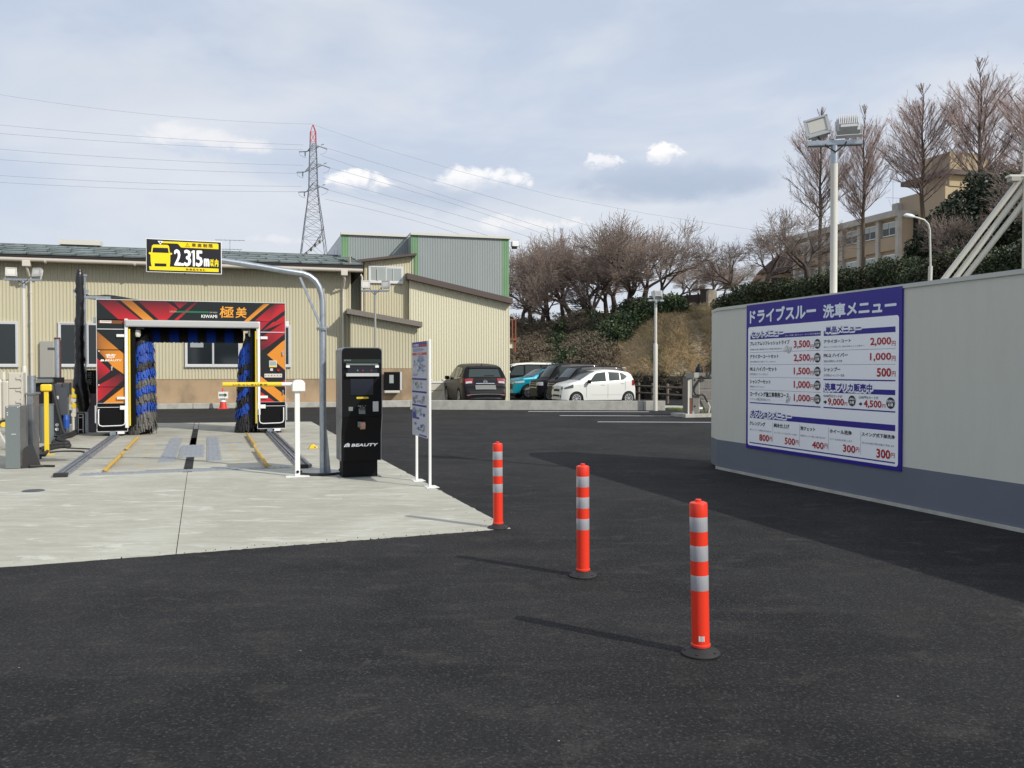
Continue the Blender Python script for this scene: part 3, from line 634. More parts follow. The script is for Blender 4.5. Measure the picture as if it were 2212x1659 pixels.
MB().add([(xa, -.32, top(xa)), (xb, -.32, top(xb)), (xb, -.32, top(xb) + fz), (xa, -.32, top(xa) + fz), (xa, 3.5, top(xa) + fz), (xb, 3.5, top(xb) + fz), (xb, 3.5, top(xb)), (xa, 3.5, top(xa))],
         [(0, 1, 2, 3), (3, 2, 5, 4), (1, 6, 5, 2), (0, 3, 4, 7), (0, 7, 6, 1)]).build('roof', M['wood_grey'], lt)
MB().box(xa + .15, l1 + .3, -.40, -.02, -.004, .26).build('kerb_block', M['kerb'], lt, bevel=.012)
bxm = LT.hit(*Z('c', 1076, 1000)); x0 = LT.hit(*Z('c', 1022, 950))[0]; x1 = LT.hit(*Z('c', 1127, 950))[0]
z0 = LT.hit(*Z('c', 1070, 1012))[1]; z1 = LT.hit(*Z('c', 1070, 902))[1]
t = thing('wall_terminal', 'black square control box hanging on the tan plinth of the lean-to', 'control box', LT.w(x0, -.03), LT.a)
wv = x1 - x0
MB().box(0, wv * .90, -.42, -.06, z0, z1).build('cabinet_body', M['black'], t, bevel=.02); MB().box(wv * .90, wv, -.40, -.0, z0, z1).build('side_plate', M['alu'], t)
MB().box(.0, wv * .88, -.40, -.0, z0 - .12, z0 - .002).build('lower_bracket', M['offwhite'], t, bevel=.03); MB().box(wv * .28, wv * .52, -.426, -.42, z0 + .28, z1 - .12).build('display', M['paleglass'], t)

# ------------------------------------------------------------------ big second building
B = Frame(Vector(at(886, 700, 39).to_tuple()), R(15.6)); B.o.z = 0
bb = thing('warehouse_building', 'tall grey and green ribbed warehouse with cream lower wings behind the car park', 'building', B.o, B.a)
bh = lambda x, y, yo=0: B.hit(x, y, yo)
xr = bh(1101, 650)[0]; f0 = bh(*Z('v', 918, 560)); f1 = bh(*Z('v', 2030, 825)); x_l = bh(*Z('v', 950, 700))[0]
fas = lambda x: f0[1] + (f1[1] - f0[1]) * (x - f0[0]) / (f1[0] - f0[0])
MB().corr(x_l, xr, 0, lambda x: fas(x) - .05, 0, .118, .02).build('ribbed_wall', M['wall2'], bb)
MB().box(x_l + .02, xr - .0, .02, 14, 0, 4.55).build('core', M['wall2'], bb)
MB().add([(f0[0], -.35, fas(f0[0]) - .13), (f1[0], -.35, fas(f1[0]) - .13), (f1[0], -.35, fas(f1[0]) + .13), (f0[0], -.35, fas(f0[0]) + .13),
          (f0[0], .28, fas(f0[0]) + .17), (f1[0], .28, fas(f1[0]) + .17), (f1[0], .28, fas(f1[0]) - .13), (f0[0], .28, fas(f0[0]) - .13)],
         [(0, 1, 2, 3), (3, 2, 5, 4), (1, 6, 5, 2), (0, 3, 4, 7), (0, 7, 6, 1)]).build('lower_roof_edge', M['brown'], bb)
# front upper block (nearer, right)
t0 = bh(*Z('v', 968, 112), .3); t1 = bh(*Z('v', 2010, 158), .3); xs0, xs1 = t0[0], t1[0]; zt2 = (t0[1] + t1[1]) / 2
gw = lambda a, b: (lambda x: 1 if (x < a or x > b) else 0)
ga = bh(*Z('v', 1045, 300), .3)[0]; gb_ = bh(*Z('v', 1935, 300), .3)[0]
MB().corr(xs0, xs1, lambda x: fas(min(x, xr)) - .1, zt2, .3, .118, .012, colfn=gw(ga, gb_)).build('upper_wall', [M['grey_sheet'], M['green_sheet']], bb)
MB().box(xs0, xs1, .33, 13, 4, zt2 - .02).build('upper_core', M['grey_sheet'], bb)
MB().box(xs0 - .03, xs1 + .05, .18, .5, zt2 - .02, zt2 + .09).build('roof_edge', M['offwhite'], bb)
# further upper block (left)
yb = 1.45
u0 = bh(737, 505, yb); u1 = bh(886, 513, yb); zt1 = (u0[1] + u1[1]) / 2
gl_ = bh(*Z('v', 300, 300), yb)[0]
MB().corr(u0[0], xs0 + .2, 3, zt1, yb, .118, .012, colfn=lambda x: 1 if x < gl_ else 0).build('upper_wall', [M['grey_sheet'], M['green_sheet']], bb)
MB().box(u0[0], xs0, yb + .03, 13, 3, zt1 - .03).build('upper_core', M['grey_sheet'], bb)
MB().box(u0[0] - .03, xs0, yb - .12, yb + .2, zt1 - .02, zt1 + .09).build('roof_edge', M['offwhite'], bb)
MB().box(xs0 - .03, xs0 + .03, .3, yb, zt1 - .01, zt2 + .09).build('roof_edge', M['offwhite'], bb)
# billboard-clad side, running away to the left
e0 = B.w(u0[0], yb); e1 = at(684, 554, 52.5); sd_ = Vector((e1.x - e0.x, e1.y - e0.y, 0)); Ls = sd_.length
SF = Frame(e1.to_2d().to_3d(), math.atan2(-sd_.y, -sd_.x))
t = thing('billboard', 'pale billboard with faded blue printed panels on the left side of the grey warehouse', 'billboard', SF.o, SF.a)
MB().box(0, Ls, 0.0, .12, 3.5, zt1).build('board_panel', M['panelgrey'], t); pm = MB()
pm.flat([(0, 4.2), (Ls, 4.2), (Ls, zt1 - .05), (0, zt1 - .05)], -.004, '#b9bcc4')
for i in range(9):
    a = Ls * (.05 + .1 * i); pm.flat([(a, 5.3), (a + .55, 5.3), (a + .55, 6.3 + .12 * i), (a, 6.1 + .12 * i)], -.008, ('#8d97b4', '#c8d3de', '#9fa9a4')[i % 3])
    pm.flat([(a + .1, 6.3 + .1 * i), (a + .45, 6.3 + .1 * i), (a + .45, 6.7 + .1 * i), (a + .1, 6.7 + .1 * i)], -.008, ('#c9bd9c', '#7d8fc0')[i % 2])
pm.flat([(Ls * .1, 4.3), (Ls, 4.3), (Ls, 5.6), (Ls * .7, 5.1)], -.010, '#8f8fbd'); pm.build('printed_picture', print_mat(), t)
for k_, (a, b) in enumerate((((470, 1265), (640, 1222)), ((425, 1300), (600, 1268)), ((385, 1345), (575, 1318)), ((340, 1382), (540, 1352)), ((300, 1415), (430, 1403)))):
    pa = at(*Z('p', *a), 50.5 + k_ * .9); q = SF.loc(pa); q = (max(q[0], -1.5), q[1], q[2]); fr = (min(q[0] + 2.8, Ls), 0, q[2] + .35)
    al = thing('billboard_lamp', 'thin arm with a small spotlight reaching out from the billboard', 'lamp', SF.o, SF.a, 'spotlight arms along the billboard')
    MB().tube([q, fr], .016, 6).build('arm', M['greybox'], al); MB().box(q[0] - .08, q[0] + .06, q[1] - .06, q[1] + .06, q[2] - .18, q[2] - .03).build('lamp_head', M['brown'], al)
# cream tower with the window
yt = .30
tl = bh(*Z('v', 468, 400), yt); tr = bh(*Z('v', 965, 345), yt); w0 = bh(*Z('v', 468, 600), yt)[0]; w1 = x_l
tz = lambda x: tl[1] + (tr[1] - tl[1]) * (x - tl[0]) / (tr[0] - tl[0])
MB().corr(w0, x_l + .3, 0, tz, yt, .118, .02).build('ribbed_wall', M['wall'], bb)
MB().box(w0, w0 + .03, yt, yt + 2.5, 0, tz(w0)).build('side_wall', M['wall'], bb)
rl = bh(*Z('v', 335, 418), yt)
MB().add([(rl[0], yt - .35, rl[1] - .02), (xs0 + .2, yt - .35, tz(xs0) + .02), (xs0 + .2, yt - .35, tz(xs0) + .12), (rl[0], yt - .35, rl[1] + .1),
          (rl[0], yt + 3, rl[1] + .1), (xs0 + .2, yt + 3, tz(xs0) + .12), (xs0 + .2, yt + 3, tz(xs0) + .02), (rl[0], yt + 3, rl[1] - .02)],
         [(0, 1, 2, 3), (3, 2, 5, 4), (1, 6, 5, 2), (0, 3, 4, 7), (0, 7, 6, 1)]).build('wing_roof', M['brown'], bb)
q0, q1 = bh(*Z('v', 530, 610), yt), bh(*Z('v', 868, 470), yt)
window(bb, q0[0], q1[0], q0[1], q1[1], 2, yt - .03, .06, 'paleglass')
for f_ in (.24, .73): MB().box(q0[0] + (q1[0] - q0[0]) * f_ - .025, q0[0] + (q1[0] - q0[0]) * f_ + .025, yt - .09, yt - .08, q0[1] + .05, q1[1] - .05).build('curtain_edge', M['floodgrey'], bb)
# recessed bay between workshop and tower
yr = 2.4; r0 = bh(740, 600, yr)[0]; r1 = bh(790, 600, yr)[0] + 1
MB().corr(r0 - 1, r1, 0, tz(w0) - .1, yr, .118, .02).build('ribbed_wall', M['wall'], bb)
px_, pz_ = bh(*Z('v', 447, 600), yt - .1); pu = bh(*Z('v', 380, 455), yt - .1)
MB().tube([(pu[0], yt - .15, pu[1] + .15), (pu[0], yt - .15, pu[1]), (px_, yt - .1, pu[1] - .45), (px_, yt - .1, 1)], .05, 8).build('downpipe', M['pipe'], bb)
MB().box(pu[0] - .2, pu[0] + .12, yt - .3, yt - .05, pu[1] + .1, pu[1] + .3).build('downpipe_hopper', M['pipe'], bb)
a = bh(1104, 528, .3); t = thing('wall_lamp', 'white boxy security lamp at the top right corner of the warehouse', 'lamp', B.w(a[0] + .02, .3), B.a)
MB().box(0, .32, -.15, .15, a[1] - .1, a[1] + .14).build('lamp_body', M['white'], t, bevel=.02); MB().box(.03, .25, -.1, .1, a[1] - .2, a[1] - .1).build('lamp_lens', M['blackplastic'], t)
# timber balcony
bz0, bz1 = B.hit(1105, 741, 1.5)[1], B.hit(1105, 689, 1.5)[1]; xb1 = B.hit(1115.5, 710, 1.5)[0]; xb0 = xr + .01
t = thing('timber_balcony', 'small red-brown timber balcony on the right end of the warehouse', 'balcony', B.o, B.a)
MB().box(xb0, xb1 + .02, 1.4, 2.9, bz0 + .12, bz0 + .22).build('floor_board', M['redwood'], t)
MB().box(xb0, xb1, 1.44, 1.5, bz1 - .06, bz1).build('handrail', M['redwood'], t); MB().box(xb1 - .06, xb1, 1.5, 2.9, bz1 - .06, bz1).build('handrail', M['redwood'], t)
for i in range(5):
    xx = xb0 + .03 + (xb1 - xb0 - .08) * i / 4; MB().box(xx - .025, xx + .03, 1.45, 1.49, bz0 + .22, bz1 - .06).build('baluster', M['redwood'], t)
MB().box(xb1 - .1, xb1 - .02, 1.5, 1.58, bz0 - .45, bz0 + .12).build('leg', M['redwood'], t); MB().box(xb0, xb1 - .1, 1.6, 2.6, bz0 - .25, bz0 + .1).build('under_board', M['wall2'], t)

# ------------------------------------------------------------------ long parking kerb wall
k0 = Vector((*g2(903, 884.6), 0)); k1 = Vector((*g2(1404, 886.4), 0)); k2 = Vector((*g2(1438, 887), 0))
KF = Frame(k0, math.atan2((k1 - k0).y, (k1 - k0).x)); Lk = (k1 - k0).length; Lk2 = (k2 - k0).length
t = thing('parking_wall', 'low pale concrete upstand wall in front of the parked cars', 'low wall', KF.o, KF.a)
MB().box(-.3, Lk - .25, 0, .22, -.01, .345).build('wall_section', M['kerb'], t, bevel=.012); MB().box(Lk - .235, Lk2, 0, .22, -.01, .345).build('wall_section', M['kerb'], t, bevel=.012)
# white panel gate left of the black rear-facing car
GF = Frame(at(925, 840, 38.2).to_2d().to_3d(), R(4)); gx1 = GF.hit(962, 840)[0]
t = thing('white_panel_fence', 'white painted sheet metal fence panel beside the black rear-facing car', 'fence', GF.o, GF.a)
zt_ = GF.hit(945, 823)[1]; zm = GF.hit(945, 842)[1]
MB().box(-.5, gx1, 0, .05, 0, zt_).build('panel', M['offwhite'], t); MB().box(-.5, gx1, -.03, 0, zt_ - .09, zt_ - .01).build('top_rail', M['white'], t); MB().box(-.5, gx1, -.02, 0, zm - .03, zm).build('middle_rail', M['panelgrey'], t)
for x in (.15, .68): MB().lathe([(.06, 0), (.07, .03), (.05, .07), (.0, .08)], 12, c=(x, .02, zt_), caps=False).build('cap', M['offwhite'], t, smooth=50)
MB().prism([(gx1 - .45, 0), (gx1, 0), (gx1, .72)], -.10, -.07).build('sloping_plate', M['alu'], t)
# ------------------------------------------------------------------ the wash arch
gl0 = G(210.7, 933, .10); gr0 = G(616.7, 925.3, .10)
AR = Frame(Vector((gl0.x, gl0.y, 0)), math.atan2(gr0.y - gl0.y, gr0.x - gl0.x)); WG = (gr0 - gl0).length
hb = lambda x, y, yo=0: AR.hit(*Z('b', x, y), yo)
arch = thing('wash_arch', 'drive-through car wash arch with red, orange and black stripes and blue and black brushes', 'car wash', AR.o, AR.a)
ZT = (hb(80, 187)[1] + hb(1950, 237)[1]) / 2; DEP = 1.25
pl1 = hb(362, 800)[0]; pr0 = hb(1702, 800)[0]; zh = hb(365, 392)[1]; zpan = hb(200, 1215)[1]
INK = print_mat()
def panel(name, x0, x1, y0, y1, z0, z1, m='black', b=.012): return MB().box(x0, x1, y0, y1, z0, z1).build(name, M[m], arch, bevel=b)
panel('left_pillar', 0, pl1, .004, DEP, .42, zh); panel('right_pillar', pr0, WG, .004, DEP, .42, zh); panel('header_beam', 0, WG, .004, DEP, zh + .003, ZT)
hs = MB().box(pl1 + .02, pr0 - .02, -.10, .02, zh - .16, zh - .0); hs.build('shutter_box', M['floodgrey'], arch, bevel=.03)
# the print: every stripe is one polygon fixed by its corners in the photograph
pr = MB()
def pp(pts, col, y=-.003, cl=None):
    q = [hb(*p) for p in pts]
    x_lo, x_hi, z_lo, z_hi = cl if cl else (0.004, WG - .004, .0, ZT - .004)
    q = [(min(max(a, x_lo), x_hi), min(max(b, z_lo), z_hi)) for a, b in q]
    a = sum(q[i][0] * q[(i + 1) % len(q)][1] - q[(i + 1) % len(q)][0] * q[i][1] for i in range(len(q)))
    if a < 0: q = q[::-1]; col = col[::-1] if isinstance(col, list) else col
    pr.add([(x, y, z) for x, z in q], [tuple(range(len(q)))], 0, col)
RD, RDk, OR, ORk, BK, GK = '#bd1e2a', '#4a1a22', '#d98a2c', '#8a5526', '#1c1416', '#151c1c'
H = (0.004, WG - .004, zh + .006, ZT - .004)
pp([(80, 187), (1950, 237), (1950, 420), (80, 390)], GK, -.002, H)
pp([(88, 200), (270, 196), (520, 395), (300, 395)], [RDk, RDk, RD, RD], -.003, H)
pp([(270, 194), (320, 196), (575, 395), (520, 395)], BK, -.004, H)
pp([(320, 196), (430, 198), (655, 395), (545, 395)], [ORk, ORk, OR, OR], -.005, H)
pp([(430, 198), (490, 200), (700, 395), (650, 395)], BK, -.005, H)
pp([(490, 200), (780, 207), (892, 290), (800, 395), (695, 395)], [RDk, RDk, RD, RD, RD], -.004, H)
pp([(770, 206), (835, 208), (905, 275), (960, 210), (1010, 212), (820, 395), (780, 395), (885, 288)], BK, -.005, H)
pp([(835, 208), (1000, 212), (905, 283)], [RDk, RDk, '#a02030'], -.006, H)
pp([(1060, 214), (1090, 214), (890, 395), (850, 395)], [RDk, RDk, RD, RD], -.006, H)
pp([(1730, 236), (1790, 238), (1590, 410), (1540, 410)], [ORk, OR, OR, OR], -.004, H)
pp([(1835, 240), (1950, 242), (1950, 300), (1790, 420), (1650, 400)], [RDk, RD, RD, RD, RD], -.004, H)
pp([(1950, 345), (1950, 420), (1850, 420)], RD, -.004, H)
# right pillar
Rg = (pr0 + .004, WG - .004, .42, zh + .003)
pp([(1700, 400), (1952, 400), (1952, 1205), (1700, 1205)], '#17181b', -.002, Rg)
pp([(1700, 400), (1790, 400), (1700, 500)], '#a02030', -.003, Rg)
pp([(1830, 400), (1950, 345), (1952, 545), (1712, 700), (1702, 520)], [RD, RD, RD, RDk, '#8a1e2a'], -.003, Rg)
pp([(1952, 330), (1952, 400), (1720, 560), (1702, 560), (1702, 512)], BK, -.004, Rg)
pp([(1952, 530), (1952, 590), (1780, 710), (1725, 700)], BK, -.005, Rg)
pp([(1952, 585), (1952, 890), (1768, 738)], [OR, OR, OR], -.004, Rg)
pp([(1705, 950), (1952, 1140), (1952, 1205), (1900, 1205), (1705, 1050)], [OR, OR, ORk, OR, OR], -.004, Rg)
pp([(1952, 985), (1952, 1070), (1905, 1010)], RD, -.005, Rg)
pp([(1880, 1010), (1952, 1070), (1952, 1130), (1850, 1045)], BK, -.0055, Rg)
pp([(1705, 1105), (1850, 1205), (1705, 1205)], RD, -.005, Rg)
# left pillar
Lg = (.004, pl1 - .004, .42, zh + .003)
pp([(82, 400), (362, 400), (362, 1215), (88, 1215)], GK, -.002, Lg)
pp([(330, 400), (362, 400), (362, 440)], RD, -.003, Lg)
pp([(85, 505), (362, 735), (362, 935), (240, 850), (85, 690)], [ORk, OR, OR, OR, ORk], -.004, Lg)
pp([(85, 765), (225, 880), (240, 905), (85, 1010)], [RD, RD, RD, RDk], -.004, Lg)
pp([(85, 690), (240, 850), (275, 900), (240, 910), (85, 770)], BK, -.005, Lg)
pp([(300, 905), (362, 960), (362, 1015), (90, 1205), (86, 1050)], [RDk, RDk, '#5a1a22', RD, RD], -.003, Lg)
pp([(85, 1000), (262, 870), (320, 920), (90, 1045)], BK, -.0045, Lg)
pp([(362, 975), (362, 1048), (155, 1212), (95, 1212)], BK, -.005, Lg)
pp([(362, 1045), (362, 1215), (150, 1215)], OR, -.004, Lg)
pp([(105, 395), (335, 400), (335, 432), (105, 428)], '#7a4b2a', -.006, (0, WG, 0, ZT)); pp([(118, 400), (232, 402), (232, 425), (118, 422)], '#e8e4dc', -.008, (0, WG, 0, ZT)); pp([(130, 406), (225, 408), (225, 414), (130, 412)], '#8a8680', -.009, (0, WG, 0, ZT))
def bt_(body, x0, y0, x1, y1, col, bold=0.02, y=-.010, **kw):
    a, b = hb(x0, y0), hb(x1, y1); text(pr, body, a[0], a[1], b[0], b[1], y, col, bold, **kw)
def br_(x0, y0, x1, y1, col, y=-.0075): a, b = hb(x0, y0), hb(x1, y1); pr.flat([(a[0], a[1]), (b[0], a[1]), (b[0], b[1]), (a[0], b[1])], y, col)
bt_('KIWAMI', 1120, 374, 1275, 345, '#f4f4f0', .012)
bt_('極', 1296, 373, 1436, 262, '#f0a43c', .012, shear=.08); bt_('美', 1456, 375, 1562, 270, '#f0a43c', .012, shear=.08)
br_(880, 322, 1190, 310, '#1f6b4c'); bt_('SUPER DRIVE', 806, 320, 878, 306, '#c9b9a4', .0); bt_('CAR WASH', 1195, 327, 1275, 315, '#c8ccc4', .0)
bt_('BEAUTY', 165, 803, 328, 785, '#f6f0e4', .035, shear=.35); bt_('B', 122, 803, 158, 784, '#f6f0e4', .05, shear=.35)
# winged shield mark above the word
for pts in (((168, 738), (215, 730), (222, 742), (180, 746)), ((228, 742), (234, 730), (280, 738), (268, 746)), ((185, 748), (222, 744), (262, 748), (262, 768), (225, 774), (185, 768))):
    q = [hb(*p) for p in pts]; pr.flat(q, -.010, '#f2e6d2')
q = [hb(*p) for p in ((198, 754), (252, 754), (252, 764), (198, 764))]; pr.flat(q, -.0115, '#c98a3c')
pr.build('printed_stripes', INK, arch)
for (x0, y0, x1, y1) in ((82, 487, 362, 483), (1703, 518, 1952, 514), (84, 1056, 362, 1053), (84, 690, 362, 687), (82, 1219, 362, 1213), (1703, 1206, 1952, 1201)):
    a, b = hb(x0, y0), hb(x1, y1); m = 'alu' if y0 in (487, 518, 1219, 1206) else 'black'
    MB().box(max(a[0], .01), min(b[0], WG - .01), -.016, 0, a[1], b[1]).build('panel_seam', M[m], arch)
# outer edge trim
MB().box(-.012, 0, 0, .04, .42, ZT).box(WG, WG + .012, 0, .04, .42, ZT).box(-.012, WG + .012, -.006, .05, ZT, ZT + .014).build('edge_trim', M['alu'], arch)
# white door posts with yellow and brushes behind
a0, a1 = hb(365, 800)[0], hb(398, 800)[0]; b0, b1 = hb(1672, 800)[0], hb(1700, 800)[0]; zb_ = .18
MB().box(a0, a1, -.06, .1, zb_, zh + .02).build('door_post', M['white'], arch, bevel=.01); MB().box(b0, b1, -.06, .1, zb_ + .25, zh).build('door_post', M['white'], arch, bevel=.01)
for zx, y0, y1 in ((411, 485, 1438), (1658, 505, 1415)):
    x = hb(zx, 900)[0]; MB().tube([(x, -.02, hb(zx, y1)[1]), (x, -.02, hb(zx, y0)[1])], .021, 10).build('safety_edge', M['yellow'], arch, smooth=50)
for zx0, zx1, zy in ((283, 362, 550), (288, 370, 1166), (1702, 1772, 572), (1702, 1775, 1155)):
    a, b = hb(zx0, zy + 13), hb(zx1, zy - 13); MB().box(a[0], b[0], -.05, -.006, a[1], b[1]).build('hinge_bracket', M['white'], arch, bevel=.006)
for zx, zy in ((237, 873), (1924, 725), (1926, 1108)):
    a = hb(zx, zy); MB().box(a[0] - .012, a[0] + .012, -.04, -.006, a[1] - .05, a[1] + .05).lathe([(.022, 0), (.022, .012)], 12, c=(a[0], -.02, a[1] + .03), axis='y').build('door_handle', M['chrome'], arch)
for zx, zy in ((108, 702), (108, 1036)): a = hb(zx, zy); MB().lathe([(.014, 0), (.014, .012)], 10, c=(a[0], -.018, a[1]), axis='y').build('door_bolt', M['white'], arch)
for zx, zy, s in ((62, 395, -1), (1962, 435, 1)):
    a = hb(zx, zy); MB().box(a[0] - .05, a[0] + .05, .1, .25, a[1] - .06, a[1] + .07).build('side_lamp', M['white'], arch, bevel=.01)
def bx_(zx0, zy0, zx1, zy1): a, b = hb(zx0, zy0), hb(zx1, zy1); return a[0], b[0], a[1], b[1]
# operating panel on the right pillar
x0, x1, z0, z1 = bx_(1788, 862, 1864, 796); cp = MB().box(x0, x1, -.035, -.006, z0, z1).build('operating_panel', M['offwhite'], arch, bevel=.006)
MB().box(x0 + .02, x1 - .02, -.040, -.036, z0 + .05, z1 - .02).build('display', M['paleglass'], cp); MB().box(x0, x1, -.039, -.036, z0 + .002, z0 + .02).build('yellow_strip', M['yellow'], cp)
a = hb(1883, 886); MB().lathe([(.035, 0), (.035, .01), (.028, .04), (0, .042)], 16, c=(a[0], -.045, a[1]), axis='y', caps=False).build('stop_button', M['red'], arch, smooth=50)
x0, x1, z0, z1 = bx_(1798, 898, 1826, 872); MB().box(x0, x1, -.025, -.006, z0, z1).build('key_switch', M['alu'], arch, bevel=.004)
x0, x1, z0, z1 = bx_(1742, 962, 1916, 925); cs = MB().box(x0, x1, -.014, -.006, z0, z1).build('button_strip', M['offwhite'], arch)
for i in range(6):
    xx = x0 + (x1 - x0) * (i + .5) / 6; MB().lathe([(.014, 0), (.012, .012)], 10, c=(xx, -.026, z0 + .05), axis='y').build('button', M[('chrome', 'chrome', 'red', 'chrome', 'chrome', 'chrome')[i]], cs)
# foot boxes
for zx0, zx1, zyt, zyb, s in ((88, 395, 1218, 1500, 0), (1672, 1952, 1206, 1468, 1)):
    x0, x1, z0, z1 = bx_(zx0, zyb, zx1, zyt); ft = MB().box(x0, x1, -.02, DEP - .1, .1, z1).build('foot_box', M['black'], arch, bevel=.012)
    MB().box(x0, x0 + .012, -.026, -.02, .1, z1).box(x1 - .012, x1, -.026, -.02, .1, z1).box(x0, x1, -.026, -.02, z1 - .09, z1 - .078).box(x0, x1, -.026, -.02, .1, .112).build('foot_trim', M['alu'], ft)
    w_ = x1 - x0; hz0 = .1 + .13; hz1 = z1 - .13
    pts = [(x0 + .05, -.03, hz1), (x0 + .05, -.09, hz1 - .02), (x0 + .05, -.10, hz0 + .07), (x0 + .07, -.10, hz0 + .02), (x0 + .13, -.10, hz0), (x1 - .13, -.10, hz0 + .01), (x1 - .07, -.10, hz0 + .03), (x1 - .05, -.10, hz0 + .08), (x1 - .05, -.09, hz1 - .02), (x1 - .05, -.03, hz1)]
    MB().tube(pts, .012, 8).build('grab_rail', M['white'], ft, smooth=50)
    xx = x1 - .16 if s == 0 else x0 + .06; MB().box(xx, xx + .13, -.07, -.026, z1 - .14, z1 - .05).build('sensor_box', M['white'], ft, bevel=.006)
    xo = x0 - .03 if s == 0 else x1 + .01; MB().box(xo, xo + .02, -.05, -.03, .3, z1 - .04).build('side_rod', M['alu'], ft)
    xm = (x0 + x1) / 2 + (.05 if s == 0 else .0)
    cs_ = .02; wh = MB(); wh.lathe([(.09, -.03), (.09, .03)], 18, c=(xm + .05, .25, .155 - .05), axis='x'); wh.lathe([(.09, -.03), (.09, .03)], 18, c=(xm + .05, DEP - .3, .105), axis='x'); wh.build('wheel', M['rubber'], arch)
    MB().box(xm - .1, xm + .02, -.06, .0, .03, .11).build('rail_scraper', M['galv'], arch); MB().box(xm + .06, xm + .2, -.08, .02, .05, .10).build('wheel_guard', M['white'], arch)
# inner workings
MB().box(a1 + .02, a1 + .14, .05, DEP - .1, .25, zh - .1).build('inner_frame', M['black'], arch); MB().box(b0 - .16, b0 - .02, .05, DEP - .1, .25, zh - .1).build('inner_frame', M['black'], arch)
for zx in (482, 1612):
    a = hb(zx, 525); MB().lathe([(.05, -.08), (.07, -.04), (.07, .04), (.05, .08)], 14, c=(a[0], .12, a[1])).build('inner_lamp', M['offwhite'], arch, smooth=50)
for i in range(3): a = hb(545, 448 + i * 14); MB().box(a1 + .02, a[0], .1, .5, a[1] - .012, a[1] + .01).build('guide_plate', M['darkbox'], arch)
for i in range(3): a = hb(1515, 462 + i * 14); MB().box(a[0], b0 - .02, .1, .5, a[1] - .012, a[1] + .01).build('guide_plate', M['darkbox'], arch)
# brushes: each band of bristles is a piece of its own
def bristle_band(par, base, axis, zc, hgt, r0, r1, droop, nst, m, twist=0.0, rows=3, wd=.018):
    mb = MB(); rr = random.Random(int(abs(zc) * 1000) + nst)
    for row in range(rows):
        for k in range(nst):
            t = 2 * math.pi * (k + rr.random() * .8) / nst; hz = zc + hgt * (.5 if axis == 'z' else 1) * ((row + rr.random() * .6) / rows - .5) + twist * math.sin(t + 2.1)
            r_ = r1 * rr.uniform(.88, 1.1); dr = droop * rr.uniform(.75, 1.25); pts = []
            for q in (0, .38, .75, 1.0):
                rad = r0 + (r_ - r0) * min(1, q * 2.0) ** .7 + .02 * q; dz = -dr * max(0, q - .15) * 1.15; pts.append((rad, hz + dz))
            ct, st_ = math.cos(t), math.sin(t); ww = wd * rr.uniform(.7, 1.2)
            vs = []
            for (rad, z_) in pts:
                for s in (-1, 1):
                    if axis == 'z': x, y, z = ct * rad - st_ * s * ww / 2, st_ * rad + ct * s * ww / 2, z_
                    else: x, y, z = z_ + s * ww / 2, ct * rad, st_ * rad
                    vs.append((base[0] + x, base[1] + y, base[2] + z))
            mb.add(vs, [(0, 1, 3, 2), (2, 3, 5, 4), (4, 5, 7, 6)])
    return mb.build('bristle_band', M[m], par)
def side_brush(cx, rads, zlo, zhi, cols, name, seed):
    base = (cx, .42, 0); n = len(cols)
    core = MB().tube([(cx, .42, zlo + .03), (cx, .42, zhi)], .08, 12).build(name, M['blackplastic'], arch)
    z = zhi; hs = (zhi - zlo - .12) / n
    for i, c in enumerate(cols):
        zc = zhi - (i + .5) * hs; t = i / (n - 1); r = rads[0] + (rads[1] - rads[0]) * t
        if i == 0: r *= .62
        bristle_band(core, base, 'z', zc, hs * 1.15, .075, r, min(hs * (1.15 if i < n - 2 else 1.8), zc - .03), 46, c, .17 + .03 * math.sin(i * 2.3), rows=5, wd=.034)
    return core
cxl = hb(505, 900)[0]; cxr = hb(1585, 900)[0]
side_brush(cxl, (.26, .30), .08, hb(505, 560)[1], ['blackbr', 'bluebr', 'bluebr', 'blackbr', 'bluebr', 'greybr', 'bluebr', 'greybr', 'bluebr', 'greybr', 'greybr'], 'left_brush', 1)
side_brush(cxr, (.20, .30), .08, hb(1585, 520)[1], ['blackbr', 'bluebr', 'bluebr', 'blackbr', 'bluebr', 'blackbr', 'bluebr', 'blackbr', 'bluebr', 'blackbr', 'blackbr'], 'right_brush', 2)
tz_ = hb(1000, 580)[1] + .27; x0, x1 = hb(500, 560)[0], hb(1525, 560)[0]
core = MB().lathe([(.1, 0), (.1, x1 - x0)], 12, c=(x0, .7, tz_), axis='x').build('top_brush', M['blackplastic'], arch); nb = 11
for i in range(nb):
    w_ = (x1 - x0) / nb; bristle_band(core, (x0 + w_ * (i + .5), .7, tz_), 'x', 0, w_ * 1.05, .1, .30, 0.0, 120, 'blackbr' if i % 2 == 0 else 'bluebr', 0, rows=9, wd=.03)
MB().tube([(hb(505, 560)[0] - .02, .6, tz_), (hb(600, 560)[0], .7, tz_)], .06, 10).build('brush_bearing', M['blackplastic'], arch)
bristle_band(core, (hb(545, 560)[0], .6, tz_ - .05), 'x', 0, .35, .1, .27, 0.0, 70, 'blackbr', 0, rows=6, wd=.03)

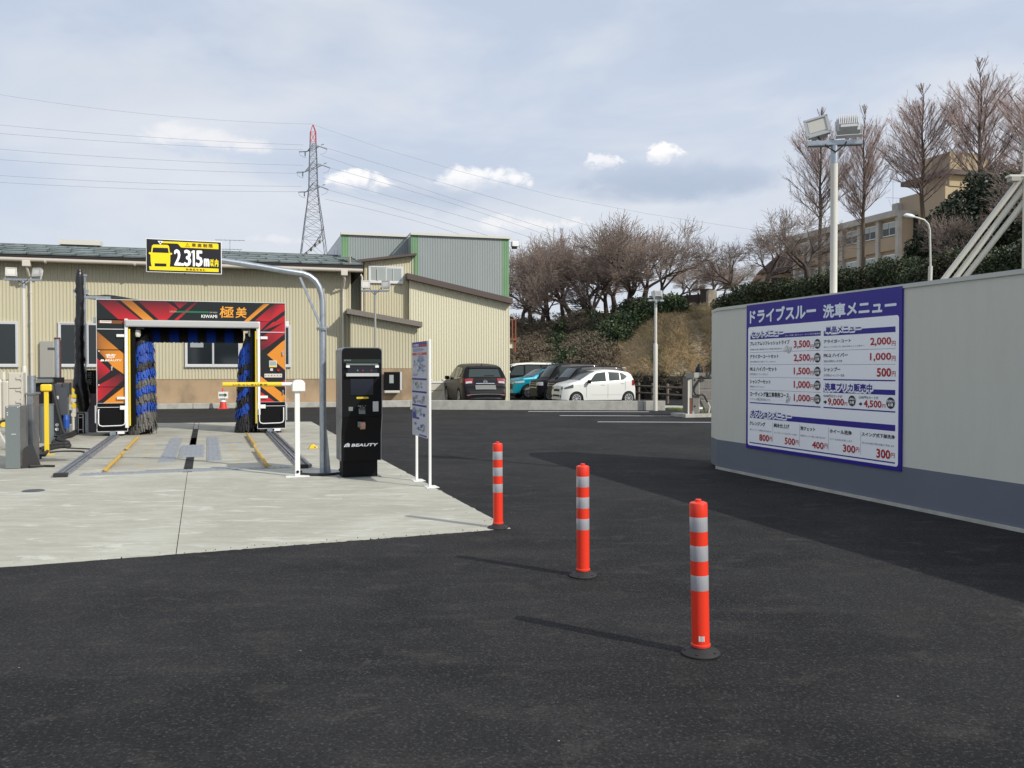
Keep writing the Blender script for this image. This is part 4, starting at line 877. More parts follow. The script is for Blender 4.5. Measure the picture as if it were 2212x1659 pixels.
# ------------------------------------------------------------------ mast with wrapped hoses at the left of the arch
def dep(k, x, y): return G(*Z(k, x, y))
HM = Frame(dep('i', 1205, 972), TW)
t = thing('hose_mast', 'tall mast wrapped in shiny black sheeting with hoses bending over to the arch', 'mast', HM.o, HM.a)
hh = lambda x, y, yo=0: HM.hit(*Z('h', x, y), yo)
zt_ = hh(920, 155)[1]; mx = hh(912, 600)[0]; pts = []; rad = []
zz = np.linspace(HM.hit(*Z('i', 1240, 640))[1], zt_, 34)
for i, z in enumerate(zz):
    f = (z - zz[0]) / (zz[-1] - zz[0]); r = .100 + (.075 * math.exp(-((f - .13) / .13) ** 2)) + .005 * math.sin(i * 2.1)
    if f > .66: r = .088 + .003 * math.sin(i * 3)
    if i == 0: r = .10
    if i == len(zz) - 1: r = .05
    if i == len(zz) - 2: r = .08
    off = .07 * math.exp(-((f - .03) / .10) ** 2); pts.append((mx + (.015 if f > .66 else 0) + off + .003 * math.sin(i * 1.7), .004 * math.cos(i * 2.3), z)); rad.append(r)
wmb = MB().tube(pts, rad, 14); rr = random.Random(5); wmb.v = [(x + rr.gauss(0, .006), y + rr.gauss(0, .006), z) for x, y, z in wmb.v]; wmb.build('wrapped_hoses', M['wrap'], t, smooth=50)
MB().box(mx + .10, mx + .135, .03, .08, .05, zt_ - .12).build('mast_pole', M['galv'], t)
a = hh(985, 222); MB().box(a[0] - .09, a[0] + .03, .0, .03, a[1] - .02, a[1] + .02).build('clamp', M['galv'], t)
a = hh(850, 400); MB().box(a[0] - .03, a[0] + .3, .1, .13, a[1] - .03, a[1] + .04).build('clamp', M['galv'], t)
a = hh(865, 486); MB().box(a[0], a[0] + .75, .02, .09, a[1], a[1] + .065).build('swing_arm', M['galv'], t)
hp = []
for (x, y) in ((872, 392), (905, 410), (950, 440), (1010, 462), (1100, 462), (1180, 455), (1270, 460), (1380, 472), (1480, 485), (1590, 497)): hp.append(hh(x, y))
for k_ in range(3):
    MB().tube([(x, -.06 + .05 * k_ + .8 * i / 9, z + (.035 * (k_ - 1)) + .01 * math.sin(i + k_)) for i, (x, z) in enumerate(hp)], .022, 7).build('hose', M['rubber'], t, smooth=60)
# ladder bracket at the base
lx = lambda x, y: HM.hit(*Z('i', x, y))
a = lx(1115, 970); b = lx(1300, 645); lb = MB()
for x in (lx(1120, 900)[0], lx(1285, 900)[0]): lb.box(x - .03, x + .03, -.02, .05, .0, b[1])
lb.build('support_leg', M['galv'], t); rb = MB()
for x in (lx(1168, 900)[0], lx(1240, 900)[0]): rb.box(x - .009, x + .009, -.10, -.08, .03, b[1] - .05)
for z in (.1, .38, b[1] - .06): rb.box(lx(1168, 900)[0], lx(1240, 900)[0], -.10, -.08, z - .009, z + .009)
rb.build('ladder_bracket', M['alu'], t); MB().box(lx(1120, 900)[0], lx(1285, 900)[0], .06, .08, .0, b[1] - .04).build('back_plate', M['pit'], t)
# retreat sign and cabinet behind
SG = Frame(HM.w(0, .35), TW); sx = lambda x, y: SG.hit(*Z('i', x, y))
x0, z1 = sx(1272, 30); x1, z0 = sx(1422, 385)
t = thing('light_sign', 'black upright light sign with turned white characters beside the left pillar', 'sign', SG.o, SG.a)
MB().box(x0, x1, 0, .18, z0, z1).build('sign_box', M['black'], t, bevel=.01); tm = MB(); w_ = x1 - x0
text(tm, '退出', x0 + w_ * .12, z0 + (z1 - z0) * .38, x0 + w_ * .55, z1 - (z1 - z0) * .1, -.003, '#7f8a86', .0, rot=1); text(tm, 'してください', x0 + w_ * .70, z0 + (z1 - z0) * .36, x0 + w_ * .84, z1 - (z1 - z0) * .1, -.003, '#4f5855', .0, rot=1)
tm.build('printed_characters', INK, t)
t = thing('mauve_cabinet', 'mauve-grey metal cabinet standing under the black light sign', 'cabinet', SG.o, SG.a)
x0 = sx(1310, 900)[0]; x1 = sx(1432, 900)[0]; MB().box(x0, x1, .0, .3, 0, z0 + .02).build('cabinet_body', M['purplegrey'], t, bevel=.01); MB().box(x0 + .01, x1 - .01, -.01, .0, .05, z0 - .05).build('door', M['purplegrey'], t)

# ------------------------------------------------------------------ machine cabinets at the far left
def fr_at(k, x, y): return Frame(G(*Z(k, x, y)), TW)
C1 = fr_at('i', 305, 1490); q = lambda x, y, yo=0: C1.hit(*Z('i', x, y), yo)
t = thing('pump_cabinet', 'stainless grey cabinet standing in front of the other machines, nearest at left', 'cabinet', C1.o, C1.a)
x0 = q(80, 1400)[0]; zt_ = q(200, 567)[1]
MB().box(x0, 0, 0, .62, 0, zt_).build('cabinet_body', M['steel'], t, bevel=.008); MB().box(x0 + .005, -.005, -.012, -.001, .01, zt_ - .005).build('front_panel', M['greybox'], t)
for a in ((108, 580), (268, 580), (112, 662), (112, 694)): p = q(*a); MB().lathe([(.008, 0), (.008, .006)], 8, c=(p[0], -.019, p[1]), axis='y').build('screw', M['white'], t)
p = q(205, 980); MB().box(p[0] - .03, p[0] + .03, -.016, -.012, p[1] - .005, p[1] + .005).build('door_slot', M['alu'], t)
t = thing('rubber_mud_flap', 'black rubber flap leaning against the foot of the grey cabinet', 'rubber flap', C1.o, C1.a)
MB().add([(.02, -.02, 0), (.26, .14, 0), (.20, .30, .0), (.03, .1, .30), (.03, -.01, .27), (.10, .35, .36)], [(0, 1, 4), (4, 1, 3), (3, 1, 5), (1, 2, 5)]).build('flap', M['rubber'], t)
MB().tube([(.12, .0, .03), (.3, .1, .02), (.45, .05, .015)], .02, 6).build('loose_hose', M['rubber'], t)
C2 = Frame(C1.w(.03, .75), TW); q2 = lambda x, y, yo=0: C2.hit(*Z('i', x, y), yo)
t = thing('tall_steel_cabinet', 'taller dull steel cabinet behind the nearest grey one', 'cabinet', C2.o, C2.a)
x1 = q2(498, 1100)[0]; x0 = q2(400, 1100)[0]; zt_ = q2(480, 395)[1]
MB().box(x0, x1, 0, .5, .02, zt_).build('cabinet_body', M['steel'], t, bevel=.008); MB().box(x0 - .01, x1 + .02, -.02, .52, zt_, zt_ + .03).build('lid', M['greybox'], t)
MB().box(x0 + .03, x1 - .02, .02, .4, 0, .02).build('foot', M['kerb'], t)
BX = Frame(C1.w(-.1, .66), TW); q3 = lambda x, y, yo=0: BX.hit(*Z('i', x, y), yo)
t = thing('electric_box', 'beige steel electric box with three hinges above the grey cabinet', 'electrical box', BX.o, BX.a)
x0, x1 = q3(122, 300)[0], q3(345, 300)[0]; z1 = q3(200, 66)[1]; z0 = q3(200, 560)[1]; zm_ = q3(200, 305)[1]
MB().box(x0, x1, 0, .22, z0, z1).build('box_body', M['beige'], t, bevel=.01); MB().box(x0 + .01, x1 - .03, -.02, -.001, zm_ + .008, z1 - .01).build('upper_door', M['beige'], t, bevel=.005)
MB().box(x0 + .01, x1 - .03, -.02, -.001, z0 + .01, zm_ - .008).build('lower_door', M['beige'], t, bevel=.005)
for y in (150, 325, 497): p = q3(300, y); MB().box(p[0] - .05, p[0] + .03, -.04, -.02, p[1] - .018, p[1] + .018).tube([(p[0] + .02, -.03, p[1] - .035), (p[0] + .02, -.03, p[1] + .05)], .012, 8).build('hinge', M['beige'], t)
MB().box(x0 + .05, x1 - .05, .05, .12, 0, z0).build('stand', M['greybox'], t)
TK = Frame(G(*Z('i', 20, 1200)), TW); q4 = lambda x, y, yo=0: TK.hit(*Z('i', x, y), yo)
t = thing('beige_tank', 'rounded beige tank at the left edge behind the electric box', 'tank', TK.o, TK.a)
x1 = q4(130, 500)[0]; z1 = q4(60, 150)[1]; z0 = q4(60, 790)[1]
MB().box(x1 - .75, x1 - .12, 0, .5, z0, z1).build('tank_body', M['offwhite'], t, bevel=.07); MB().box(x1 - .12, x1, .02, .48, z0 + .04, z1 - .05).build('end_cover', M['beige'], t, bevel=.03)
MB().tube([(x1 - .1, .1, z1 - .02), (x1 - .1, .1, z1 + .12)], .03, 8).build('filler', M['offwhite'], t)
MB().tube([(x1 - .02, .05, z0), (x1 - .02, .05, .0)], .03, 8, ).build('leg', M['offwhite'], t); MB().tube([(x1 - .6, .4, z0), (x1 - .6, .4, 0)], .03, 8).build('leg', M['offwhite'], t)
MB().beam((x1 - .35, -.05, .75), (x1 - .0, -.05, .02), .05, .02).build('stay', M['offwhite'], t)
MB().lathe([(.05, 0), (.05, .06)], 12, c=(x1 - .08, -.06, z0 - .06), axis='y').build('valve', M['yellow'], t)
PV = fr_at('i', 470, 1180); PV = Frame(C2.w(-.05, .3), TW); q5 = lambda x, y: PV.hit(*Z('i', x, y))
t = thing('vent_stack', 'short grey vent pipe standing on the steel cabinet', 'pipe', PV.w(q5(470, 300)[0], 0, C2.hit(*Z('i', 480, 395))[1] + .03), TW)
hz = q5(470, 112)[1] - t.location.z; MB().tube([(0, 0, 0), (0, 0, hz - .07)], .058, 16).build('pipe', M['galv'], t, smooth=50); MB().tube([(0, 0, hz - .07), (0, 0, hz)], .064, 16).build('pipe_cap', M['galv'], t, smooth=50)
YP = fr_at('i', 695, 1285); q6 = lambda x, y: YP.hit(*Z('i', x, y))
t = thing('yellow_sensor_post', 'yellow steel post with a rounded head among the machines at left', 'post', YP.o, TW)
z1 = q6(690, 345)[1]; zt_ = q6(690, 240)[1]
MB().box(-.035, .035, -.03, .03, .008, z1).build('post', M['yellow'], t, bevel=.006); MB().box(-.088, .088, -.06, .06, z1, zt_).build('head', M['yellow'], t, bevel=.025); MB().box(-.08, .12, -.07, .09, 0, .008).build('base_plate', M['yellow'], t)
GCo = fr_at('i', 695, 1108); z1 = GCo.hit(*Z('i', 690, 530))[1]
t = thing('round_bin', 'round dark grey drum standing behind the yellow post', 'drum', GCo.o, TW)
MB().lathe([(.125, 0), (.13, .02), (.13, z1 - .03), (.14, z1 - .02), (.14, z1)], 24).build('drum', M['greybox'], t, smooth=40); MB().lathe([(.12, z1 + .001), (.0, z1 + .01)], 24, caps=False).build('lid', M['darkbox'], t)
C3 = fr_at('i', 795, 1035); q7 = lambda x, y, yo=0: C3.hit(*Z('i', x, y), yo)
t = thing('dark_pump_unit', 'large dark grey pump unit with a tray on top beside the hose mast', 'pump unit', C3.o, C3.a)
xl, xm, xr_ = q7(520, 800)[0], q7(778, 800)[0], q7(905, 800)[0]; z1 = q7(700, 222)[1]
MB().box(xl, xm - .01, .1, .7, 0.05, z1).build('unit_body', M['blackplastic'], t, bevel=.01); MB().box(xm, xr_, 0, .6, 0.05, z1 - .02).build('unit_body', M['darkbox'], t, bevel=.01)
xb_ = q7(1005, 800)[0]; MB().box(xr_ + .01, xb_ - .05, .15, .6, .05, z1 - .28).build('side_unit', M['greybox'], t, bevel=.01)
MB().box(xr_ - .0, xb_ + .0, .2, .62, z1 - .27, z1 - .0).build('side_housing', M['darkbox'], t, bevel=.01)
a, b = q7(552, 210), q7(775, 136); MB().box(a[0], b[0], -.0, .35, z1 + .01, b[1]).build('tray', M['greybox'], t); MB().box(a[0] - .02, b[0] + .02, -.02, .37, b[1] - .02, b[1]).build('tray_rim', M['darkbox'], t)
MB().box(xm + .05, xm + .3, -.012, -.001, .5, z1 - .1).build('access_door', M['darkbox'], t); MB().box(xr_ - .1, xr_ - .04, -.02, -.01, .85, .92).build('label_plate', M['alu'], t)
MB().lathe([(.06, 0), (.07, .2), (.05, .3)], 12, c=(xr_ + .1, .02, .2)).build('blue_filter', mat('blue_plastic', (.02, .08, .35), .4), t)
for p in ((850, 840), (850, 905)): a = q7(*p); MB().lathe([(.035, 0), (.035, .03)], 12, c=(a[0], -.05, a[1]), axis='y').build('pressure_gauge', M['white'], t)
PT = Frame(C3.w(0, .3), TW); q8 = lambda x, y: PT.hit(*Z('h', x, y))
a, b = q8(664, 1440), q8(664, 940)
t = thing('cylinder_post', 'upright silver and maroon cylinder standing on the dark pump unit', 'cylinder', PT.w(a[0], 0, 0), TW)
MB().tube([(0, 0, z1), (0, 0, b[1] - .04)], .062, 16).build('cylinder', M['galv'], t, smooth=50); MB().box(.028, .07, -.04, .05, z1, b[1] - .05).build('side_strip', M['maroon'], t); MB().tube([(0, 0, b[1] - .04), (0, 0, b[1])], .066, 16).build('end_cap', M['maroon'], t)
MB().box(-.19, .08, -.03, .0, q8(600, 1085)[1], q8(600, 1070)[1] + .03).build('bracket', M['darkbox'], t); MB().box(-.14, .12, -.08, .1, z1 - .0, z1 + .12).build('base_block', M['blackplastic'], t)
# hoses on the slab
def ground_hose(pts, r, lab, lift=None, n=1, spread=.05):
    P = [G(*Z('i', *p)) for p in pts]; t = thing('floor_hose', lab, 'hose', P[0], 0); o = P[0]
    # smooth the path
    C = [];
    for i in range(len(P) - 1):
        p0, p1, p2, p3 = P[max(i - 1, 0)], P[i], P[i + 1], P[min(i + 2, len(P) - 1)]
        for s in range(6):
            u = s / 6; C.append(.5 * ((2 * p1) + (-p0 + p2) * u + (2 * p0 - 5 * p1 + 4 * p2 - p3) * u * u + (-p0 + 3 * p1 - 3 * p2 + p3) * u ** 3))
    C.append(P[-1])
    for k_ in range(n): MB().tube([tuple(c - o + Vector((spread * (k_ - (n - 1) / 2), spread * (k_ % 2), r + r * 1.3 * (k_ % 2)))) for c in C], r, 8).build('hose', M['rubber'], t, smooth=60)
ground_hose([(560, 1275), (650, 1240), (740, 1210), (860, 1190), (975, 1185), (985, 1160), (900, 1140), (840, 1120), (860, 1085), (940, 1050), (1020, 1030), (1100, 985)], .035, 'bundle of black hoses snaking over the slab beside the yellow post', n=3)
ground_hose([(520, 1330), (600, 1320), (655, 1300), (640, 1270), (560, 1290), (540, 1340), (620, 1350)], .028, 'tangle of black cables at the foot of the grey cabinets', n=2)
ground_hose([(990, 1195), (1150, 1200), (1330, 1208), (1345, 1215)], .012, 'thin dark cable running across the slab to the left rail')
ground_hose([(720, 1262), (900, 1245), (1100, 1242), (1230, 1250), (1260, 1275)], .014, 'thin grey hose curving over the slab towards the left rail')
t = thing('hanging_hose', 'thick black hose hanging down the front of the dark pump unit', 'hose', C3.o, C3.a)
pts = [q7(x, y, -.06) for x, y in ((770, 235), (790, 330), (830, 500), (880, 700), (930, 900), (985, 1030), (1010, 1050))]
MB().tube([(x, -.06 - .02 * i, max(z, .04)) for i, (x, z) in enumerate(pts)], .04, 8).build('hose', M['rubber'], t, smooth=60)
# yellow valve gear between the pump unit and the mast
VG = Frame(C3.w(.0, .9), TW); v0 = VG.hit(*Z('i', 1060, 330)); t = thing('valve_stand', 'small yellow and white valve gear partly hidden behind the black mast', 'valve', VG.o, VG.a)
for k_, (x, y, m) in enumerate(((1065, 335, 'yellow'), (1100, 420, 'yellow'), (1105, 560, 'yellow'), (1125, 625, 'offwhite'), (1095, 470, 'offwhite'), (1095, 690, 'offwhite'))):
    a = VG.hit(*Z('i', x, y)); MB().lathe([(.06, 0), (.06, .05)], 10, c=(a[0], -.03, a[1]), axis='y').build('valve_wheel', M[m], t)
a = VG.hit(*Z('i', 1080, 330)); MB().tube([(a[0], 0, 0), (a[0], 0, a[1])], .03, 8).build('stand_pipe', M['offwhite'], t)

# ------------------------------------------------------------------ height-limit sign on its galvanised gallows
PO = Frame(G(698, 1022.5), TW)
t = thing('sign_gallows', 'galvanised steel pole with a curved arm carrying the height limit sign', 'pole', PO.o, TW)
def onp(x, y, yo=0): return PO.hit(x, y, yo)
zf = onp(696, 710.6)[1]; pc = lambda x, y: onp(*Z('c', x, y))
MB().tube([(0, 0, .01), (0, 0, zf)], .0475, 18).build('lower_post', M['galv'], t, smooth=50)
MB().lathe([(.088, zf - .012), (.088, zf + .0)], 20).lathe([(.088, zf + .004), (.088, zf + .018)], 20).build('flange', M['galv'], t, smooth=40)
for k_ in range(6): a_ = k_ * math.pi / 3; MB().lathe([(.008, zf - .03), (.008, zf + .035)], 6, c=(.07 * math.cos(a_), .07 * math.sin(a_), 0)).build('bolt', M['galv'], t)
ap = [pc(650, 640), pc(650, 560), pc(648, 470), pc(642, 425), pc(628, 382), pc(605, 345), pc(570, 318), pc(530, 302), pc(430, 287), pc(300, 265), pc(150, 240), pc(30, 222), pc(-150, 195), pc(-260, 180)]
ap = [(x, 0, z) for x, z in ap]; ap[0] = (0, 0, zf + .018)
MB().tube(ap, .042, 14).build('curved_arm', M['galv'], t, smooth=60)
a, b = pc(512, 325), pc(638, 620); MB().beam((a[0], 0, a[1]), (b[0], 0, b[1]), .05, .03).build('brace', M['galv'], t)
gp = pc(700, 1505)[0]; MB().prism([(.045, .01), (gp, .01), (.05, pc(672, 1230)[1])], -.004, .004).build('gusset', M['galv'], t); MB().add([(0, -.045, .01), (0, -.13, .01), (0, -.045, .5)], [(0, 1, 2)]).build('gusset', M['galv'], t)
MB().lathe([(.30, 0), (.30, .012), (.28, .014)], 32).build('base_plate', M['galv'], t, smooth=40)
hp_ = thing('base_hose', 'black hose ring around the foot of the galvanised pole', 'hose', PO.o, TW)
MB().tube([(.34 * math.cos(a_), .34 * math.sin(a_) * .9, .02) for a_ in np.linspace(R(150), R(400), 22)], .02, 8).build('hose', M['rubber'], hp_, smooth=60)
TL, TRr = at(315.6, 515.4, 12.02), None
SN = Frame(PO.w(0, -.055), PO.a); s0 = SN.hit(*Z('j', 215, 140)); s1 = SN.hit(*Z('j', 1825, 912))
sz0, sz1 = (SN.hit(*Z('j', 215, 850))[1] + s1[1]) / 2, (s0[1] + SN.hit(*Z('j', 1825, 218))[1]) / 2
t = thing('height_limit_sign', 'black and yellow 2.315 m vehicle height limit sign hanging from the arm', 'sign', SN.o, SN.a)
x0, x1 = s0[0], s1[0]; MB().box(x0, x1, -.045, 0, sz0, sz1).build('sign_panel', M['white'], t, bevel=.004); W_ = x1 - x0; H_ = sz1 - sz0; pm = MB()
U = lambda x, y: (x0 + (x - 215) / 1610 * W_, sz1 - ((y - 140) - (x - 215) / 1610 * 78 * (1 - 0)) / (710 - 10 * (x - 215) / 1610) * H_)
def sp_(pts, col, y): pm.flat([U(*p) for p in pts], y, col)
YE, BL = '#f7dc16', '#15131a'
sp_([(228, 155), (1808, 235), (1808, 900), (228, 838)], BL, -.0465)
sp_([(545, 205), (890, 218), (1730, 258), (1755, 275), (1755, 380), (960, 340), (935, 325), (900, 275), (870, 258), (560, 245)], YE, -.048)
sp_([(340, 300), (375, 275), (665, 283), (695, 310), (715, 450), (758, 455), (760, 490), (722, 497), (720, 640), (708, 745), (1755, 795), (1755, 868), (290, 810), (275, 735), (330, 738), (312, 640), (308, 490), (272, 470), (275, 435), (320, 440)], YE, -.048)
sp_([(362, 340), (672, 350), (690, 455), (348, 442)], BL, -.0495); sp_([(395, 672), (638, 680), (638, 742), (395, 735)], BL, -.0495)
sp_([(458, 198), (575, 204), (517, 278)], '#ffffff', -.0495); sp_([(492, 216), (542, 219), (517, 252)], BL, -.051)
sp_([(1085, 240), (1140, 330), (1038, 325)], '#8a6a10', -.0495); sp_([(1086, 258), (1122, 320), (1056, 317)], YE, -.051); sp_([(1082, 272), (1092, 272), (1090, 302), (1084, 302)], '#8a6a10', -.0525)
def st(body, xa_, ya_, xb__, yb__, col, bold, ref=None): a, b = U(xa_, ya_), U(xb__, yb__); text(pm, body, a[0], a[1], b[0], b[1], -.0495, col, bold)
for ch_, xa_ in zip('車高制限', (1178, 1300, 1420, 1540)): st(ch_, xa_, 330 + (xa_ - 1178) * .05, xa_ + 92, 252 + (xa_ - 1178) * .05, '#6b5210', .035)
st('2', 800, 722, 950, 380, '#ffffff', .05); sp_([(955, 672), (1005, 675), (1005, 733), (955, 730)], '#ffffff', -.0495); st('3', 1012, 738, 1163, 390, '#ffffff', .05); sp_([(1170, 425), (1205, 400), (1242, 402), (1242, 742), (1198, 740), (1198, 455), (1170, 465)], '#ffffff', -.0495); st('5', 1262, 748, 1412, 408, '#ffffff', .05)
st('m', 1435, 745, 1558, 580, '#ffffff', .05); st('以', 1572, 750, 1655, 590, '#f0d820', .04); st('内', 1668, 755, 1752, 592, '#f0d820', .04)
for ch_, xa_ in zip('装備品を含む', (1050, 1122, 1195, 1268, 1340, 1412)): st(ch_, xa_, 828 + (xa_ - 1050) * .045, xa_ + 60, 785 + (xa_ - 1050) * .045, '#7a5c12', .03)
pm.build('printed_face', INK, t); a = U(1020, 895); MB().prism([(a[0] - .012, sz0 - .001), (a[0], sz0 - .022), (a[0] + .014, sz0 - .001)], -.03, 0).build('lower_hook', M['black'], t)
for x in (x0 + .2, x1 - .2): MB().box(x - .02, x + .02, -.001, .09, sz1 - .1 - .15, sz1 - .1).build('clamp', M['galv'], t)

# ------------------------------------------------------------------ barrier
BA = Frame(G(642.6, 1029.4), TW); cb = lambda x, y: BA.hit(*Z('c', x, y))
t = thing('barrier_gate', 'white barrier post with a yellow arm lettered in black, lowered across the wash entrance', 'barrier', BA.o, TW)
z0, z1 = cb(500, 1020)[1], cb(500, 950)[1]; x0, x1 = cb(463, 990)[0], cb(541, 990)[0]
MB().box(-.034, .034, -.03, .03, .008, z0 + .01).build('post', M['white'], t, bevel=.005); MB().box(-.16, .16, -.07, .08, 0, .01).build('base_plate', M['white'], t)
xm = (x0 + x1) / 2; hw = (x1 - x0) / 2; prof = [(x0, z0)] + [(x1, z0)] + [(x1, z1 - .05), (x1 - .02, z1 - .02), (x1 - .05, z1), (x0 + .05, z1), (x0 + .02, z1 - .02), (x0, z1 - .05)]
MB().prism(prof, -.07, .09).build('gear_housing', M['white'], t, bevel=.008)
az = cb(430, 977)[1]; xe = cb(40, 975)[0]; xw = cb(400, 975)[0]
MB().tube([(x0 + .02, 0, az), (xw, 0, az)], .027, 14).build('arm_sleeve', M['white'], t, smooth=50); arm = MB().tube([(xw, 0, az), (xe, 0, az)], .031, 16).build('yellow_arm', M['yellow'], t, smooth=50)
tm = MB(); text(tm, 'いらっしゃいませ', cb(97, 0)[0], az - .021, cb(308, 0)[0], az + .012, -.033, '#2a2210', .02); 
tm.build('arm_lettering', INK, arm); MB().lathe([(.02, 0), (.02, .01)], 12, c=(0, -.042, .07), axis='y').build('bolt', M['black'], t)

# ------------------------------------------------------------------ payment machine
KI = Frame(G(*Z('k', 462, 1583)), TW); kk = lambda x, y, yo=0: KI.hit(*Z('k', x, y), yo)
t = thing('payment_machine', 'tall black payment machine with silver sides on the slab', 'payment machine', KI.o, KI.a)
YF = -.12; kx0, kx1 = kk(245, 500, YF)[0], kk(720, 500, YF)[0]; kz1 = kk(480, 93, YF)[1]; zc = kk(480, 885, YF)[1]; zd = kk(480, 1090, -.05)[1]; zb = kk(480, 1388, -.04)[1]
D2 = .40
# upper body with rounded shoulders, then the receding lower body; silver side skin shows round the edge
rc = .055
up = [(kx0 + .012, zc), (kx1 - .012, zc)] + [(kx1 - .012 - rc + rc * math.cos(R(q)), kz1 - rc + rc * math.sin(R(q))) for q in range(0, 91, 15)] + [(kx0 + .012 + rc + rc * math.cos(R(q)), kz1 - rc + rc * math.sin(R(q))) for q in range(90, 181, 15)]
MB().prism(up, YF, D2 - .02).build('machine_body', M['black'], t, bevel=.003)
cxm = (kx0 + kx1) / 2; up2 = [(cxm + (x - cxm) * 1.042, z + (.010 if z > zc + .1 else 0)) for x, z in up]
MB().prism(up2, YF + .014, D2).build('side_skin', M['steel'], t)
prof = [(YF, zc - .003), (D2 - .02, zc - .003), (D2 - .02, zb), (-.04, zb), (-.045, zd)]
for nm, xa_, xb__, m_, e in (('lower_body', kx0 + .012, kx1 - .012, 'black', 0), ('side_skin', kx0, kx0 + .0115, 'steel', .012), ('side_skin', kx1 - .0115, kx1, 'steel', .012)):
    vs = [(xa_, y + e * (y < .2), z) for y, z in prof] + [(xb__, y + e * (y < .2), z) for y, z in prof]; n = len(prof)
    MB().add(vs, [tuple(range(n)), tuple(reversed(range(n, 2 * n)))] + [(i, i + n, (i + 1) % n + n, (i + 1) % n) for i in range(n)]).build(nm, M[m_], t)
px0, px1 = kk(262, 1500)[0], kk(662, 1500)[0]; MB().box(px0, px1, 0, .3, .01, zb + .02).build('plinth', M['black'], t, bevel=.004); MB().box(px0 - .05, px1 + .05, -.03, .34, 0, .01).build('base_plate', M['greybox'], t)
def kb_(x0, y0, x1, y1, name, m, yf=YF, th=.012, bev=0): a, b = kk(x0, y0, yf), kk(x1, y1, yf); return MB().box(a[0], b[0], yf - th, yf - .001, a[1], b[1]).build(name, M[m], t, bevel=bev)
dgreen = mat('dark_green_strip', (.010, .022, .016), .4); M['dgreen'] = dgreen
kb_(268, 262, 698, 222, 'header_strip', 'dgreen', th=.006); kb_(298, 418, 672, 382, 'shelf', 'floodgrey', th=.05); kb_(300, 290, 668, 272, 'light_cover', 'greybox', th=.03)
kb_(298, 318, 338, 292, 'camera_mount', 'white', th=.035); kb_(632, 318, 672, 292, 'camera_mount', 'white', th=.035); kb_(320, 380, 660, 292, 'reader_recess', 'screen', th=.004)
kb_(350, 636, 612, 448, 'touch_screen', 'screen', th=.008); lb_ = kb_(422, 678, 556, 655, 'yellow_notice', 'yellow', th=.004)
kb_(328, 818, 378, 770, 'ticket_slot', 'greybox', th=.012, bev=.003); kb_(607, 823, 672, 706, 'card_reader', 'floodgrey', th=.015, bev=.003); kb_(445, 852, 520, 788, 'note_slot', 'greybox', th=.022, bev=.004); kb_(452, 808, 518, 792, 'slot_lip', 'brown', th=.03)
for x in (432, 492, 590): a = kk(x, 350, YF); MB().lathe([(.012, 0), (.012, .01)], 10, c=(a[0], YF - .012, a[1]), axis='y').build('indicator', M['taillamp'] if x > 450 else M['greybox'], t)
tm = MB()
def kt(body, x0, y0, x1, y1, col, bold=.01, yf=YF, **kw): a, b = kk(x0, y0, yf), kk(x1, y1, yf); text(tm, body, a[0], a[1], b[0], b[1], yf - .009, col, bold, **kw)
for body_, args_, col_ in (('SELF SERVICE', (275, 238, 355, 228), '#b8c4bc'), ('取扱カード', (437, 768, 528, 752), '#c8c8c8'), ('PAY CARD', (455, 781, 515, 772), '#c8c8c8'), ('お釣り注意', (432, 674, 548, 660), '#6b5c10')):
    tm = MB(); kt(body_, *args_, col_, .0); tm.build('lettering', INK, t)
tm = MB(); yb2 = -.04 - .004
kt('BEAUTY', 358, 1230, 655, 1186, '#ffffff', .055, yf=-.043, shear=.35)
for pts in (((275, 1232), (292, 1200), (325, 1186), (345, 1198), (340, 1232), (326, 1232), (320, 1215), (300, 1205), (288, 1232)), ((296, 1232), (304, 1214), (322, 1222), (316, 1232))):
    q_ = [kk(*p, -.052) for p in pts]; c_ = (sum(a for a, b in q_) / len(q_), sum(b for a, b in q_) / len(q_))
    for i in range(len(q_)): tm.flat([c_, q_[i], q_[(i + 1) % len(q_)]], -.052, '#ffffff')
tm.build('printed_logo', INK, t)
a = kk(475, 985, -.1); tp = thing('tape_roll', 'roll of brown tape hanging on the front of the payment machine', 'tape', KI.w(a[0], -.13, a[1]), TW)
MB().lathe([(.030, -.032), (.052, -.032), (.052, .032), (.030, .032), (.030, -.032)], 22, c=(.012, 0, 0), axis='x', caps=False).build('tape', M['copper'], tp, smooth=40); MB().box(-.05, -.01, -.02, .05, -.02, .055).build('holder', M['greybox'], tp)

# ------------------------------------------------------------------ narrow price board on two white posts
pL = G(*Z('c', 1218, 1565)); pR = G(*Z('c', 1298, 1605)); IB = Frame(Vector((pL.x, pL.y, 0)), math.atan2(pR.y - pL.y, pR.x - pL.x)); wI = (pR - pL).length
t = thing('guide_board', 'narrow guide board crowded with printed instructions on two white posts', 'notice board', IB.o, IB.a)
ic = lambda x, y: IB.hit(*Z('c', x, y)); zt_ = (ic(1203, 722)[1] + ic(1290, 716)[1]) / 2; zb = (ic(1206, 1280)[1] + ic(1288, 1308)[1]) / 2
for x, z in ((0, zt_ - .02), (wI, zt_ + .02)):
    MB().box(x - .018, x + .018, .0, .03, .008, z).build('post', M['white'], t, bevel=.003); MB().box(x - .11, x + .11, -.05, .11, 0, .008).build('base_plate', M['white'], t)
px0, px1 = -.10, wI - .02
MB().box(px0, px1, -.02, -.001, zb, zt_).build('board_panel', M['offwhite'], t); pm = MB(); Hh = zt_ - zb; Wd = px1 - px0; rr = random.Random(3)
V = lambda f: zt_ - f * Hh
pm.flat([(px0, zb), (px1, zb), (px1, zt_), (px0, zt_)], -.021, '#b7bac6')
